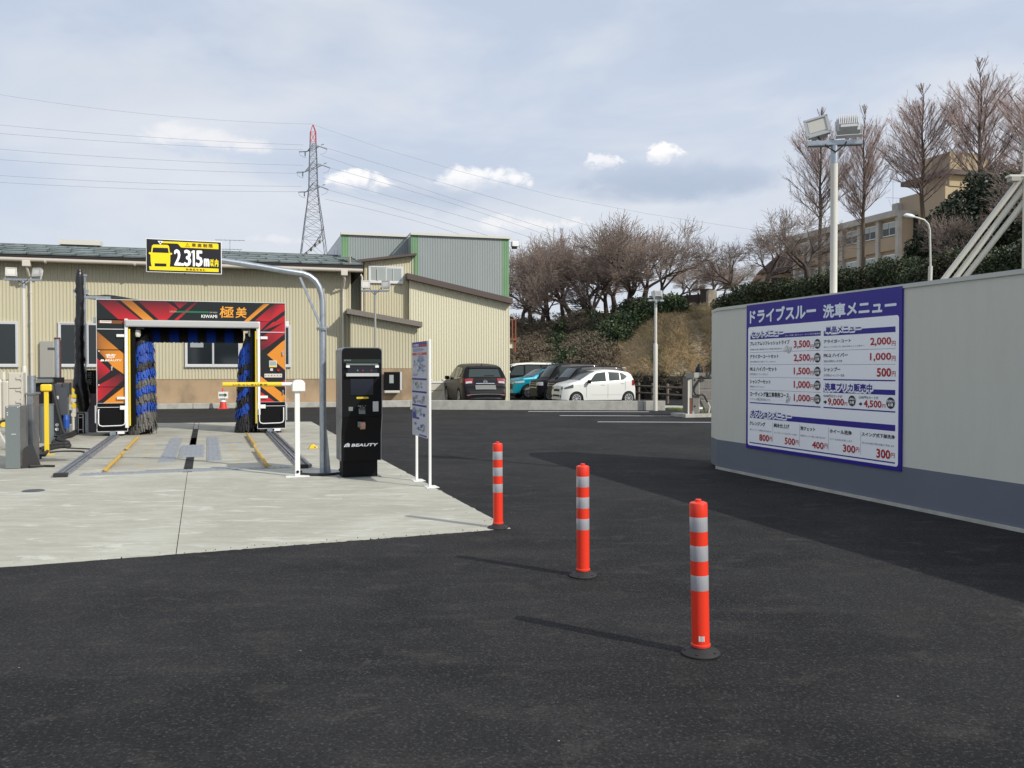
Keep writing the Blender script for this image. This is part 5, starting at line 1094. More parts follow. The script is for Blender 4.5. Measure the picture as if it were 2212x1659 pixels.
def band(f0, f1, c, x0=0., x1=1., y=-.0225): pm.flat([(px0 + x0 * Wd, V(f1)), (px0 + x1 * Wd, V(f1)), (px0 + x1 * Wd, V(f0)), (px0 + x0 * Wd, V(f0))], y, c)
band(0, .055, '#3d3a86'); band(.03, .052, '#a8323a', .55, .98, -.024); band(.115, .14, '#b84a48')
for f in (.385, .52, .665): band(f, f + .018, '#2b2a80')
band(.73, .80, '#3a3c92', .02, .3); band(.80, .82, '#3a3c92', .02, .5); band(.975, .99, '#3a3c92', .5, 1)
text(pm, 'ご利用案内', px0 + Wd * .05, V(.05), px0 + Wd * .5, V(.02), -.025, '#d8dcf4', .02); text(pm, '洗車の手順', px0 + Wd * .3, V(.137), px0 + Wd * .7, V(.12), -.025, '#f4d8d4', .01)
for (f0_, f1_, x0_, x1_) in ((.15, .23, .42, .95), (.25, .32, .42, .95), (.07, .11, .05, .9), (.34, .37, .05, .5)):
    k_ = int((f1_ - f0_) / .012)
    for i in range(k_): band(f0_ + i * .012, f0_ + i * .012 + .005, '#5a6494', x0_, x0_ + (x1_ - x0_) * rr.uniform(.6, 1))
for (f0_, f1_) in ((.15, .33), (.41, .51), (.55, .66), (.70, .80), (.83, .96)):
    for i in range(16):
        x_ = rr.uniform(.04, .82); f_ = rr.uniform(f0_, f1_ - .03); band(f_, f_ + rr.uniform(.012, .035), rr.choice(['#6f8aa0', '#8d94a8', '#93a898', '#a8928c', '#50608c', '#c9ccd4', '#7d7f88']), x_, min(x_ + rr.uniform(.05, .14), .98), -.0225 - .0002 * i)
pm.build('printed_face', INK, t)

# ------------------------------------------------------------------ traffic cone with arrow notice
wy = A.hit(482, 870)[0]; CN = Frame(A.w(wy, -1.0), A.a); CN.o.z = 0
cz = lambda x, y: CN.hit(*Z('b', x, y)); c0_ = cz(1335, 1255)
t = thing('traffic_cone', 'red traffic cone with a white band at the foot of the workshop wall', 'traffic cone', CN.w(c0_[0], 0, 0), A.a); hc = cz(1335, 1068)[1]
MB().box(-.19, .19, -.19, .19, 0, .03).build('base', M['red'], t, bevel=.01); MB().lathe([(.145, .03), (.03, hc - .02), (.02, hc)], 24).build('cone', M['red'], t, smooth=50); MB().lathe([(.115, .24 * hc / .7), (.083, .42 * hc / .7)], 24, caps=False).build('white_band', M['white'], t, smooth=50)
a, b = cz(1290, 1168), cz(1386, 1102); o_ = c0_[0]
t = thing('arrow_notice', 'white notice with a green arrow hung on the red traffic cone', 'sign', CN.w(c0_[0], -.16, 0), A.a)
MB().box(a[0] - o_, b[0] - o_, -.006, 0, a[1], b[1]).build('card', M['white'], t); pm = MB(); m0, m1 = a[0] - o_, b[0] - o_; w_ = m1 - m0; h_ = b[1] - a[1]; zc_ = (a[1] + b[1]) / 2
pm.flat([(m0 + w_ * .08, zc_ - h_ * .17), (m0 + w_ * .62, zc_ - h_ * .17), (m0 + w_ * .62, zc_ + h_ * .17), (m0 + w_ * .08, zc_ + h_ * .17)], -.0075, '#2c4a22'); pm.flat([(m0 + w_ * .62, zc_ - h_ * .32), (m0 + w_ * .93, zc_), (m0 + w_ * .62, zc_ + h_ * .32)], -.0075, '#2c4a22')
text(pm, 'お車出口', m0 + w_ * .13, zc_ - h_ * .1, m0 + w_ * .6, zc_ + h_ * .1, -.009, '#dfe8d8', .01); pm.build('printed_arrow', INK, t)
# ------------------------------------------------------------------ delineator posts
def bollard(px, lab, lean, sticker, spin):
    p = G(*px); t = thing('bollard', lab, 'bollard', p, spin, 'orange bollards in the row')
    MB().lathe([(.101, 0), (.101, .006), (.094, .012), (.07, .022), (.052, .034), (.050, .05), (.0, .05)], 36).build('rubber_base', M['rubber'], t, smooth=35)
    hb_ = MB()
    for k in range(5):
        a = k * 2 * math.pi / 5 + .5; MB().lathe([(.010, .0), (.010, .0195), (.0, .0195)], 12, c=(.081 * math.cos(a), .081 * math.sin(a), -.0005), caps=False).build('fixing_bolt', M['pit'], t)
    body = [(.048, .036), (.051, .04), (.051, .052), (.0462, .056), (.0465, .72), (.0475, .735), (.0475, .79), (.045, .798), (.035, .803), (.016, .804), (.016, .815), (.014, .817), (0, .817)]
    o = MB().lathe(body, 40, caps=False).build('orange_post', M['orange'], t, smooth=35)
    for z0, z1 in ((.649, .726), (.4945, .575), (.339, .419)):
        MB().lathe([(.0468, z0), (.0470, z0 + .001), (.0470, z1 - .001), (.0468, z1)], 40, caps=False).build('reflective_band', M['reflect'], t, smooth=35)
    if sticker:
        s = MB(); 
        for i in range(6):
            a0 = R(-90 - 24 - spin * 57.3) + R(36) * i / 6; a1 = a0 + R(6); s.add([(.0472 * math.cos(a), .0472 * math.sin(a), z) for a, z in ((a0, .075), (a1, .075), (a1, .103), (a0, .103))], [(0, 1, 2, 3)], 0, '#e8e4e0' if i not in (2, 4) else '#77707a')
        s.build('sticker', INK, t)
    t.rotation_euler = (0, lean, spin); return t
bollard((1076, 1140), 'orange bollard standing on the pointed corner of the concrete slab', R(-.4), False, 0)
bollard((1259.6, 1243.5), 'middle orange bollard, alone on the asphalt between the other two', R(-.3), False, 0)
bollard((1514, 1411), 'nearest and largest orange bollard, with a small white sticker near its foot', R(-1.2), True, 0)

# ------------------------------------------------------------------ rendered wall with the price board
wa = G(1550, 1012); wb_ = G(2212, 1149); wd_ = Vector((wb_.x - wa.x, wb_.y - wa.y, 0)).normalized(); WF = Frame(Vector((wa.x, wa.y, 0)), math.atan2(wd_.y, wd_.x)); WLn = 15
wt = (WF.hit(1550, 664)[1] + WF.hit(2212, 583)[1]) / 2; bz = (WF.hit(1550, 950)[1] + WF.hit(2212, 1045)[1]) / 2
e_ = G(1537, 1008)
# slight return at the far end
ea = (e_ - wa); rx = ea.dot(WF.ex); ry = ea.dot(WF.ey)
t = thing('boundary_wall', 'grey rendered wall with a blue-grey painted base at the right, in shade', 'wall', WF.o, WF.a)
xl_ = WF.hit(1537, 800, .18)[0]
def wallp(z0, z1, off, name, m): 
    P_ = [(0, -off), (WLn, -off), (WLn, .9), (xl_, .9), (xl_ - off * .3, .18)]; MB().plate(P_, z0, z1).build(name, M[m], t)
wallp(bz, wt - .045, 0, 'rendered_face', 'tan_wall'); wallp(.03, bz, .008, 'painted_base', 'bluegrey'); wallp(wt - .045, wt, .018, 'coping', 'cap')
MB().plate([(-.0, -.035), (WLn, -.035), (WLn, .3), (xl_ + .1, .2)], -.004, .03).build('footing', M['kerb'], t)
bo = lambda x, y: WF.hit(*Z('e', x, y), -.025)
c = [WF.hit(1613.0, 660, -.025), WF.hit(1949, 618, -.025), WF.hit(1945.5, 1017, -.025), WF.hit(1611, 968, -.025)]
bx0 = (c[0][0] + c[3][0]) / 2; bx1 = (c[1][0] + c[2][0]) / 2; bz1 = (c[0][1] + c[1][1]) / 2; bz0 = (c[2][1] + c[3][1]) / 2
t = thing('price_board', 'large purple and white car wash price board fixed to the grey wall', 'sign', WF.o, WF.a)
PUR = '#22108c'; WHT = '#f8fafc'; DK = '#1a1a22'; REDT = '#b3121c'
MB().box(bx0, bx1, -.024, -.002, bz0, bz1).build('board_panel', mat('purple_board', lin(PUR), .4), t); pm = MB(); Y1 = -.0255
def e4(pts, col, y): pm.flat([bo(*p) for p in pts], y, col)
a, b = bo(162, 437), bo(1355, 1553); wz1 = (bo(165, 437)[1] + bo(1360, 348)[1]) / 2; wz0 = (bo(158, 1378)[1] + bo(1350, 1553)[1]) / 2
pm.flat(rrect(a[0], wz0, b[0], wz1, .035), Y1, WHT)
def et(body, x0, y0, x1, y1, col=DK, bold=.0, y=-.0280, **kw):
    a, b = bo(x0, y0), bo(x1, y1); text(pm, body, a[0], a[1], b[0], b[1], y, col, bold, **kw)
def eout(body, x0, y0, x1, y1, col, bold, outl, g=.009):
    a, b = bo(x0, y0), bo(x1, y1)
    for i in range(10):
        u = 2 * math.pi * i / 10; text(pm, body, a[0] + .023 * math.cos(u), a[1] + .023 * math.sin(u), b[0] + .023 * math.cos(u), b[1] + .023 * math.sin(u), -.0279 - .00003 * i, outl, .0)
    text(pm, body, a[0], a[1], b[0], b[1], -.0288, col, bold)
et('ドライブスルー', 175, 412, 704, 240, '#e4ecf6', .038); et('洗車メニュー', 758, 372, 1346, 196, '#e4ecf6', .038)
def hbar(xa_, ya0, ya1, xb__, yb0, yb1, col=PUR, y=-.0265):
    a = bo(xa_, ya0); b = bo(xb__, yb1); z1_ = (bo(xa_, ya0)[1] + bo(xb__, yb0)[1]) / 2; z0_ = (bo(xa_, ya1)[1] + bo(xb__, yb1)[1]) / 2
    pm.flat([(a[0], z0_), (b[0], z0_), (b[0], z1_), (a[0], z1_)], y, col)
hbar(180, 505, 536, 740, 469, 511); eout('セットメニュー', 190, 520, 442, 458, PUR, .042, WHT); et('（セット内容：泡ジェット・スイング式下部洗浄）', 455, 514, 738, 482, WHT, .005)
hbar(764, 470, 509, 1336, 434, 480); eout('単品メニュー', 780, 488, 1062, 418, PUR, .042, WHT)
def badge(x, y, amt, rx=25, ry=39):
    a = bo(x - rx, y); b = bo(x + rx, y); c1_ = bo(x, y - ry); c2_ = bo(x, y + ry); cx, cz_ = (a[0] + b[0]) / 2, (c1_[1] + c2_[1]) / 2; r_ = (c1_[1] - c2_[1]) / 2
    pm.flat(ell(cx, cz_, r_, r_, 28), -.0292, '#16161c'); text(pm, amt, cx - r_ * .8, cz_ + r_ * .08, cx + r_ * .35, cz_ + r_ * .55, -.0298, '#f2f2f4', .03); text(pm, '円', cx + r_ * .4, cz_ + r_ * .08, cx + r_ * .78, cz_ + r_ * .42, -.0298, '#f2f2f4', .02)
    text(pm, 'お得', cx - r_ * .62, cz_ - r_ * .62, cx + r_ * .62, cz_ - r_ * .02, -.0298, '#f2f2f4', .03)
def rule(x0, y0, x1, y1, w=2.2, col='#5b6070', y=-.0265):
    a, b = bo(x0, y0), bo(x1, y1); z = (a[1] + b[1]) / 2; h = w / 2 / 3.1896 * .864 * 11.5 / F; pm.flat([(a[0], z - h), (b[0], z - h), (b[0], z + h), (a[0], z + h)], y, col)
rowsL = [('プレミアムリフレッシュトライブ', 588, 492, 541, '洗車機で出来る最高級の仕上り新車の様な輝きを', 626, 430, 603, '3,500', 614, 541, '500', 573),
         ('アライガーコートセット', 690, 405, 655, 'お得な洗車水ガラス系コーティングセット', 724, 382, 706, '2,500', 720, 652, '200', 683),
         ('FK-2 ハイパーセット', 790, 391, 757, 'お得な撥水コーティングセット', 824, 322, 806, '1,500', 825, 760, '200', 793),
         ('シャンプーセット', 888, 340, 860, 'お得なシャンプーセット', 923, 290, 907, '1,000', 933, 869, '200', 903),
         ('コーティング施工車専用コース', 988, 487, 965, 'コーティング施工車の方はコチラ', 1022, 337, 1010, '1,000', 1036, 979, '200', 1013)]
for nm, y0, xe_, y1, sub, sy0, sxe, sy1, pr_, py0, py1, am, by in rowsL:
    et(nm, 176, y0 + 1, xe_, y1 - 1, '#08080c', .028); et(sub, 176, sy0, sxe, sy1, '#5c606c', .0); et(pr_, 525, py0, 655, py1, REDT, .03); et('円', 658, py0 - 2, 684, py0 - 36, REDT, .012); badge(714, by, am)
rule(175, 640, 740, 627); rule(175, 738, 740, 738); rule(175, 838, 740, 848); rule(175, 938, 740, 960); rule(175, 1041, 738, 1077, 9, PUR)
rowsR = [('アライガーコート', 568, 982, 532, '鏡のような光沢と深い艶を新車のような輝きへ', 605, 1090, 580, '2,000', 1135, 593, 516), ('FK-2 ハイパー', 680, 957, 645, '高耐久簡単はっ水洗車', 721, 912, 700, '1,000', 1133, 713, 641), ('シャンプー', 793, 897, 760, 'お手軽なシャンプー洗車', 834, 928, 814, '500', 1187, 836, 764)]
for nm, y0, xe_, y1, sub, sy0, sxe, sy1, pr_, pxs, py0, py1 in rowsR:
    et(nm, 765, y0 + 1, xe_, y1 - 1, '#08080c', .028); et(sub, 765, sy0, sxe, sy1, '#5c606c', .0); et(pr_, pxs, py0, 1303, py1, REDT, .03); et('円', 1308, py0 - 3, 1337, py0 - 45, REDT, .012)
rule(762, 626, 1336, 612); rule(762, 738, 1336, 738); rule(762, 857, 1336, 867, 9, PUR)
hbar(762, 922, 958, 1334, 942, 985); eout('洗車プリカ販売中', 772, 946, 1152, 893, PUR, .042, WHT)
et('10,000円分カードが', 762, 998, 912, 981, DK, .005); et('5,000円分カードが', 1043, 1011, 1200, 992, DK, .005)
et('9,000', 797, 1066, 926, 1010, REDT, .03); et('円', 929, 1064, 952, 1038, REDT, .012); et('4,500', 1083, 1084, 1226, 1026, REDT, .03); et('円', 1231, 1084, 1256, 1054, REDT, .012)
for x, y in ((763, 1037), (1045, 1052)): e4([(x, y - 8), (x + 12, y - 8), (x + 12, y - 18), (x + 28, y), (x + 12, y + 19), (x + 12, y + 8), (x, y + 8)], '#16161c', -.0265)
badge(990, 1027, '1,000', 30, 43); badge(1298, 1045, '500', 31, 46); rule(762, 1079, 1334, 1117, 9, PUR)
hbar(176, 1120, 1162, 1334, 1223, 1270); eout('オプションメニュー', 184, 1150, 505, 1122, PUR, .042, WHT)
opts = [('クレンジング', 173, 1218, 298, 1200, '強力シャンプーで頑固な汚れを落とす', 345, 1250, '800', 250, 1345, 328, 1300, 331, 352), ('純水仕上げ', 367, 1236, 490, 1217, 'ピュアウォーター仕上げでシミを防ぐ', 553, 1278, '500', 453, 1373, 536, 1328, 540, 563),
        ('泡ジェット', 578, 1258, 697, 1240, '超高圧ジェットと優しい泡で洗います', 778, 1302, '400', 672, 1404, 765, 1359, 769, 795), ('ホイール洗浄', 812, 1282, 988, 1268, 'ホイールの汚れを落とします', 990, 1330, '300', 917, 1434, 1017, 1385, 1021, 1048),
        ('スイング式下部洗浄', 1068, 1305, 1332, 1302, '気になるお車の下回りを幅広く洗浄します', 1328, 1360, '300', 1184, 1480, 1296, 1420, 1300, 1330)]
for nm, xa_, ya_, xb__, yb__, sub, sx1, sy, pr_, p0, p1, p2, p3, q0_, q1_ in opts:
    et(nm, xa_, ya_ + 2, xb__, yb__ - 1, '#08080c', .028)
    a = bo(xa_ + 2, sy + (0 if xa_ > 200 else 4)); b = bo(sx1, sy); text(pm, sub, a[0], a[1] - .012, b[0], a[1] + .012, -.028, '#5c606c', .0)
    et(pr_, p0, p1, p2, p3, REDT, .03); a = bo(q0_, p1 + 2); b = bo(q1_, p1); text(pm, '円', a[0], a[1] + .003, b[0], a[1] + .003 + (b[0] - a[0]) * .95, -.028, REDT, .012)
for x, y0, y1 in ((358, 1200, 1363), (572, 1218, 1393), (803, 1240, 1423), (1060, 1265, 1458)):
    a, b = bo(x, y0), bo(x, y1); pm.flat([(a[0] - .002, b[1]), (a[0] + .002, b[1]), (a[0] + .002, a[1]), (a[0] - .002, a[1])], -.0265, '#5b6070')
rule(172, 1358, 1331, 1524, 9, PUR)
def stamp(x, y, w, h, body):
    a = bo(x, y); r1, r2, an = .058, .026, R(38); cs, sn = math.cos(an), math.sin(an)
    for (ra, rb, col, yy) in ((r1, r2, '#33333c', -.0300), (r1 * .93, r2 * .86, WHT, -.0304)):
        pm.flat([(a[0] + cs * ra * math.cos(u) - sn * rb * math.sin(u), a[1] + sn * ra * math.cos(u) + cs * rb * math.sin(u)) for u in np.linspace(0, 2 * math.pi, 28, endpoint=False)], yy, col)
    vs, fs = text_geo(body, .01); lo, hi = vs.min(0), vs.max(0); tt = (vs - lo) / (hi - lo) - .5; X = tt[:, 0] * .08; Yy = tt[:, 1] * .03
    pm.add([(a[0] + cs * p - sn * q, -.0308, a[1] + sn * p + cs * q) for p, q in zip(X, Yy)], [f for f in fs], 0, '#26262e')
stamp(462, 612, 0, 0, 'クレンジング'); stamp(491, 622, 0, 0, '純水'); stamp(480, 1018, 0, 0, '純水')
pm.build('printed_menu', INK, t)

# ------------------------------------------------------------------ flood light poles
def flood(parent, c, yaw, tilt, w=.275, h=.24, back=False, m_face='floodglass', roll=0.0):
    """lamp head: facing -y before yaw"""
    mats = [M['floodgrey'], M[m_face], M['alu']]; mb = MB(); mb.box(-w / 2, w / 2, 0, .06, 0, h)
    mb.box(-w / 2 + .035, w / 2 - .035, -.004, -.001, .05, h - .035, 1)
    for i in range(11): x = -w / 2 + .03 + (w - .06) * i / 10; mb.box(x - .006, x + .006, .06, .13, .05, h - .02, 2)
    mb.box(-w / 2 - .012, w / 2 + .012, -.012, .0, -.012, .018).box(-w / 2 - .012, w / 2 + .012, -.012, .0, h - .015, h + .012).box(-w / 2 - .012, -w / 2 + .02, -.012, 0, 0, h).box(w / 2 - .02, w / 2 + .012, -.012, 0, 0, h)
    mb.box(-w / 2 - .02, -w / 2 - .012, .02, .07, -.09, h * .5).box(w / 2 + .012, w / 2 + .02, .02, .07, -.09, h * .5).box(-w / 2 - .02, w / 2 + .02, .02, .07, -.10, -.09)
    mb.box(-.10, .10, .055, .12, -.0, .07, 0)
    o = mb.build('flood_lamp', mats, parent); o.location = c; o.rotation_euler = (tilt, roll, yaw); return o
def pole(lab, base, ztop, r, yaw, heads, sleeve=None, m='offwhite', bar=.95):
    t = thing('floodlight_pole', lab, 'light pole', base, yaw, 'twin floodlight poles')
    mm = MB(); mm.tube([(0, 0, 0), (0, 0, ztop - .25)], r, 16); mm.build('pole', M[m], t, smooth=50); MB().tube([(0, 0, ztop - .25), (0, 0, ztop)], r * 1.08, 16).build('pole_top', M['galv'], t, smooth=50)
    if sleeve: MB().tube([(0, 0, 0), (0, 0, sleeve - .06), (0, 0, sleeve)], [r * 1.5, r * 1.5, r * 1.1], 16).build('sleeve', M[m], t, smooth=50)
    MB().box(-bar / 2, bar / 2, -.05, -.04, ztop - .02, ztop + .035).box(-bar / 2, bar / 2, -.05, .05, ztop - .025, ztop - .015).build('cross_arm', M['galv'], t)
    for (x, yw, tl) in heads: flood(t, (x, 0, ztop + .12), yw, tl, roll=R(-12) if lab.startswith('large') and x < 0 else 0)
    MB().tube([(-.2, .02, ztop + .1), (-.1, -.06, ztop - .05), (.0, -.07, ztop - .12), (.12, -.06, ztop - .02), (.2, .02, ztop + .12)], .010, 6).build('cable', M['rubber'], t, smooth=60)
    return t
b = at(1800, 700, 10.95); pole('large pale floodlight pole rising from behind the price board wall', Vector((b.x, b.y, 0)), 1.5 + (798 - 313) * 10.95 / F, .045, R(-8), ((-.19, R(-14), R(-14)), (.17, R(172), R(34))), bar=.66)
b = G(1415, 887); pole('pale floodlight pole standing at the end of the parking wall', Vector((b.x, b.y - .08, 0)), 1.5 + (798 - 650) * b.y / F, .052, R(15), ((-.0, R(60), R(-10)), (.1, R(150), R(20))), sleeve=1.5 + (798 - 742) * b.y / F, bar=.6)
b = at(810.5, 700, 29.3); pole('thin floodlight pole rising behind the payment machine', Vector((b.x, b.y, 0)), 1.5 + (798 - 629) * 29.3 / F, .036, R(0), ((-.32, R(15), R(-12)), (.34, R(-18), R(-12))), m='panelgrey', bar=.92)
b = at(51.5, 700, 25.5); pole('pale floodlight pole behind the electric box at the left edge', Vector((b.x, b.y, 0)), 1.5 + (798 - 605) * 25.5 / F, .048, R(10), ((-.34, R(15), R(-14)), (.34, R(-25), R(-12))), sleeve=1.6, bar=1.05)
# leaning stay pipes at the right edge
t = thing('stayed_mast', 'pale mast at the right edge with three long leaning stay pipes behind the wall', 'mast', at(2230, 700, 10.2).to_2d().to_3d(), 0); o = t.location
def lp(x, y, Y): return tuple(at(x, y, Y) - o)
for (a, b) in (((2214, 374), (2020, 628)), ((2232, 378), (2046, 624)), ((2243, 398), (2070, 618))):
    A_ = Vector(lp(*a, 10.1)); B_ = Vector(lp(*b, 10.5)); d = (B_ - A_); k = (o.z + A_.z - 1.6) / -d.z if d.z else 1; MB().tube([A_, A_ + d * k], .0335, 14).build('stay_pipe', M['offwhite'], t, smooth=50)
A_ = Vector(lp(2218, 300, 10.1)); MB().tube([(A_.x + .02, A_.y, 0), (A_.x + .02, A_.y, A_.z)], .055, 14).build('mast_pole', M['offwhite'], t, smooth=50); MB().tube([(A_.x + .02, A_.y, A_.z - .12), (A_.x + .02, A_.y, A_.z + .01)], .075, 14).build('mast_cap', M['panelgrey'], t, smooth=50)
B_ = Vector(lp(2195, 379, 10.0)); MB().box(B_.x - .07, B_.x + .12, B_.y, B_.y + .1, B_.z - .01, B_.z + .012).build('bracket', M['offwhite'], t); MB().box(B_.x - .05, B_.x + .06, B_.y, B_.y + .1, B_.z - .06, B_.z - .01).build('junction_box', M['panelgrey'], t)

# ------------------------------------------------------------------ vacuum machine by the end of the wall
VF = Frame(G(*Z('s', 1075, 1280), .11), R(17)); VF.o.z = 0; vs_ = lambda x, y, yo=0: VF.hit(*Z('s', x, y), yo)
M['vacgrey'] = mat('dull_brown_grey_steel', (.20, .19, .17), .45, .3, var=.5, vscale=5, vcol=(.12, .115, .10), stretch=(4, 4, 1))
t = thing('vacuum_machine', 'stainless steel vacuum machine with black hoses on a concrete plinth, beside the wall end', 'vacuum machine', VF.o, VF.a)
a = vs_(945, 1300, -.18)[0]; MB().box(a, a + 3.2, -.18, .8, -.004, .11).build('plinth', M['kerb'], t, bevel=.01)
x0 = vs_(1082, 800)[0]; x1 = vs_(1205, 800)[0]; z1 = vs_(1100, 535)[1]; z2 = vs_(1100, 428)[1]
MB().box(x0, x1, -.03, .6, .12, z1).build('left_column', M['vacgrey'], t, bevel=.006); MB().box(x1, x1 + 1.1, .05, .6, .2, z1 - .1).build('cabinet_body', M['vacgrey'], t, bevel=.006)
for i in range(3): zz_ = .25 + i * .32; MB().box(x1 + .03, x1 + 1.0, .035, .049, zz_, zz_ + .28).build('door_panel', M['vacgrey'], t, bevel=.004)
MB().box(x1 + .01, x1 + .04, -.02, .05, .15, z1 - .1).build('edge_strip', M['panelgrey'], t)
MB().box(x0 + .04, x0 + .2, -.05, .5, z1, z2).build('upper_box', M['panelgrey'], t, bevel=.005); MB().box(x0 + .2, x1 + 1.1, .0, .06, z2 - .12, z2).build('top_rail', M['vacgrey'], t); MB().box(x0 + .2, x1 + 1.1, .1, .6, z1 - .08, z1 + .01).build('top_plate', M['vacgrey'], t)
dm = vs_(1240, 350, .2); MB().lathe([(.12, z2 - .05), (.12, z2 + .08), (.09, z2 + .17), (.05, z2 + .2), (.04, z2 + .27), (0, z2 + .28)], 20, c=(dm[0], .25, 0), caps=False).build('motor_dome', M['blackplastic'], t, smooth=50)
for y in (580, 1125): a = vs_(1132, y, -.03); MB().lathe([(.028, 0), (.028, .01)], 14, c=(a[0], -.045, a[1]), axis='y').build('lock', M['blackplastic'], t)
a = vs_(1270, 1165, .0); MB().box(a[0] - .06, a[0] + .06, .02, .034, a[1] - .03, a[1] + .03).build('white_label', M['white'], t)
hs = [vs_(x, y, -.1) for x, y in ((1265, 490), (1280, 540), (1210, 620), (1130, 740), (1115, 820), (1150, 880), (1220, 895), (1290, 880), (1340, 920), (1370, 990), (1400, 1040))]
MB().tube([(x, -.1, z) for x, z in hs], .028, 8).build('hose', M['rubber'], t, smooth=60)
hs = [vs_(x, y, -.1) for x, y in ((1270, 510), (1350, 540), (1420, 510), (1460, 440), (1470, 300))]; MB().tube([(x, -.1, z) for x, z in hs], .032, 8).build('hose', M['rubber'], t, smooth=60)
a, b, c = vs_(1395, 1030, -.1), vs_(1450, 1130, -.1), vs_(1425, 1265, -.1); MB().tube([(a[0], -.1, a[1]), (b[0], -.1, b[1]), (c[0], -.1, c[1])], .022, 8).build('nozzle', M['offwhite'], t, smooth=30)
for x in (1090,): a = vs_(x, 1240); MB().box(a[0] - .04, a[0] + .03, -.06, .0, .11, .2).build('foot', M['galv'], t)
a0_, a1_ = vs_(992, 900, -.1)[0], vs_(1060, 900, -.1)[0]; z_ = vs_(1000, 590, -.1)[1]
t = thing('price_post', 'slim grey post with a small panel standing left of the vacuum machine', 'post', VF.o, VF.a)
MB().box(a0_, a0_ + .045, -.12, -.08, .11, z_).build('post', M['offwhite'], t); MB().box(a0_ + .05, a1_ + .02, -.11, -.06, z_ - .55, z_ + .03).build('panel', M['panelgrey'], t); MB().box(a1_ - .03, a1_ + .01, -.1, -.05, .11, z_ - .5).build('rear_post', M['redwood'], t)

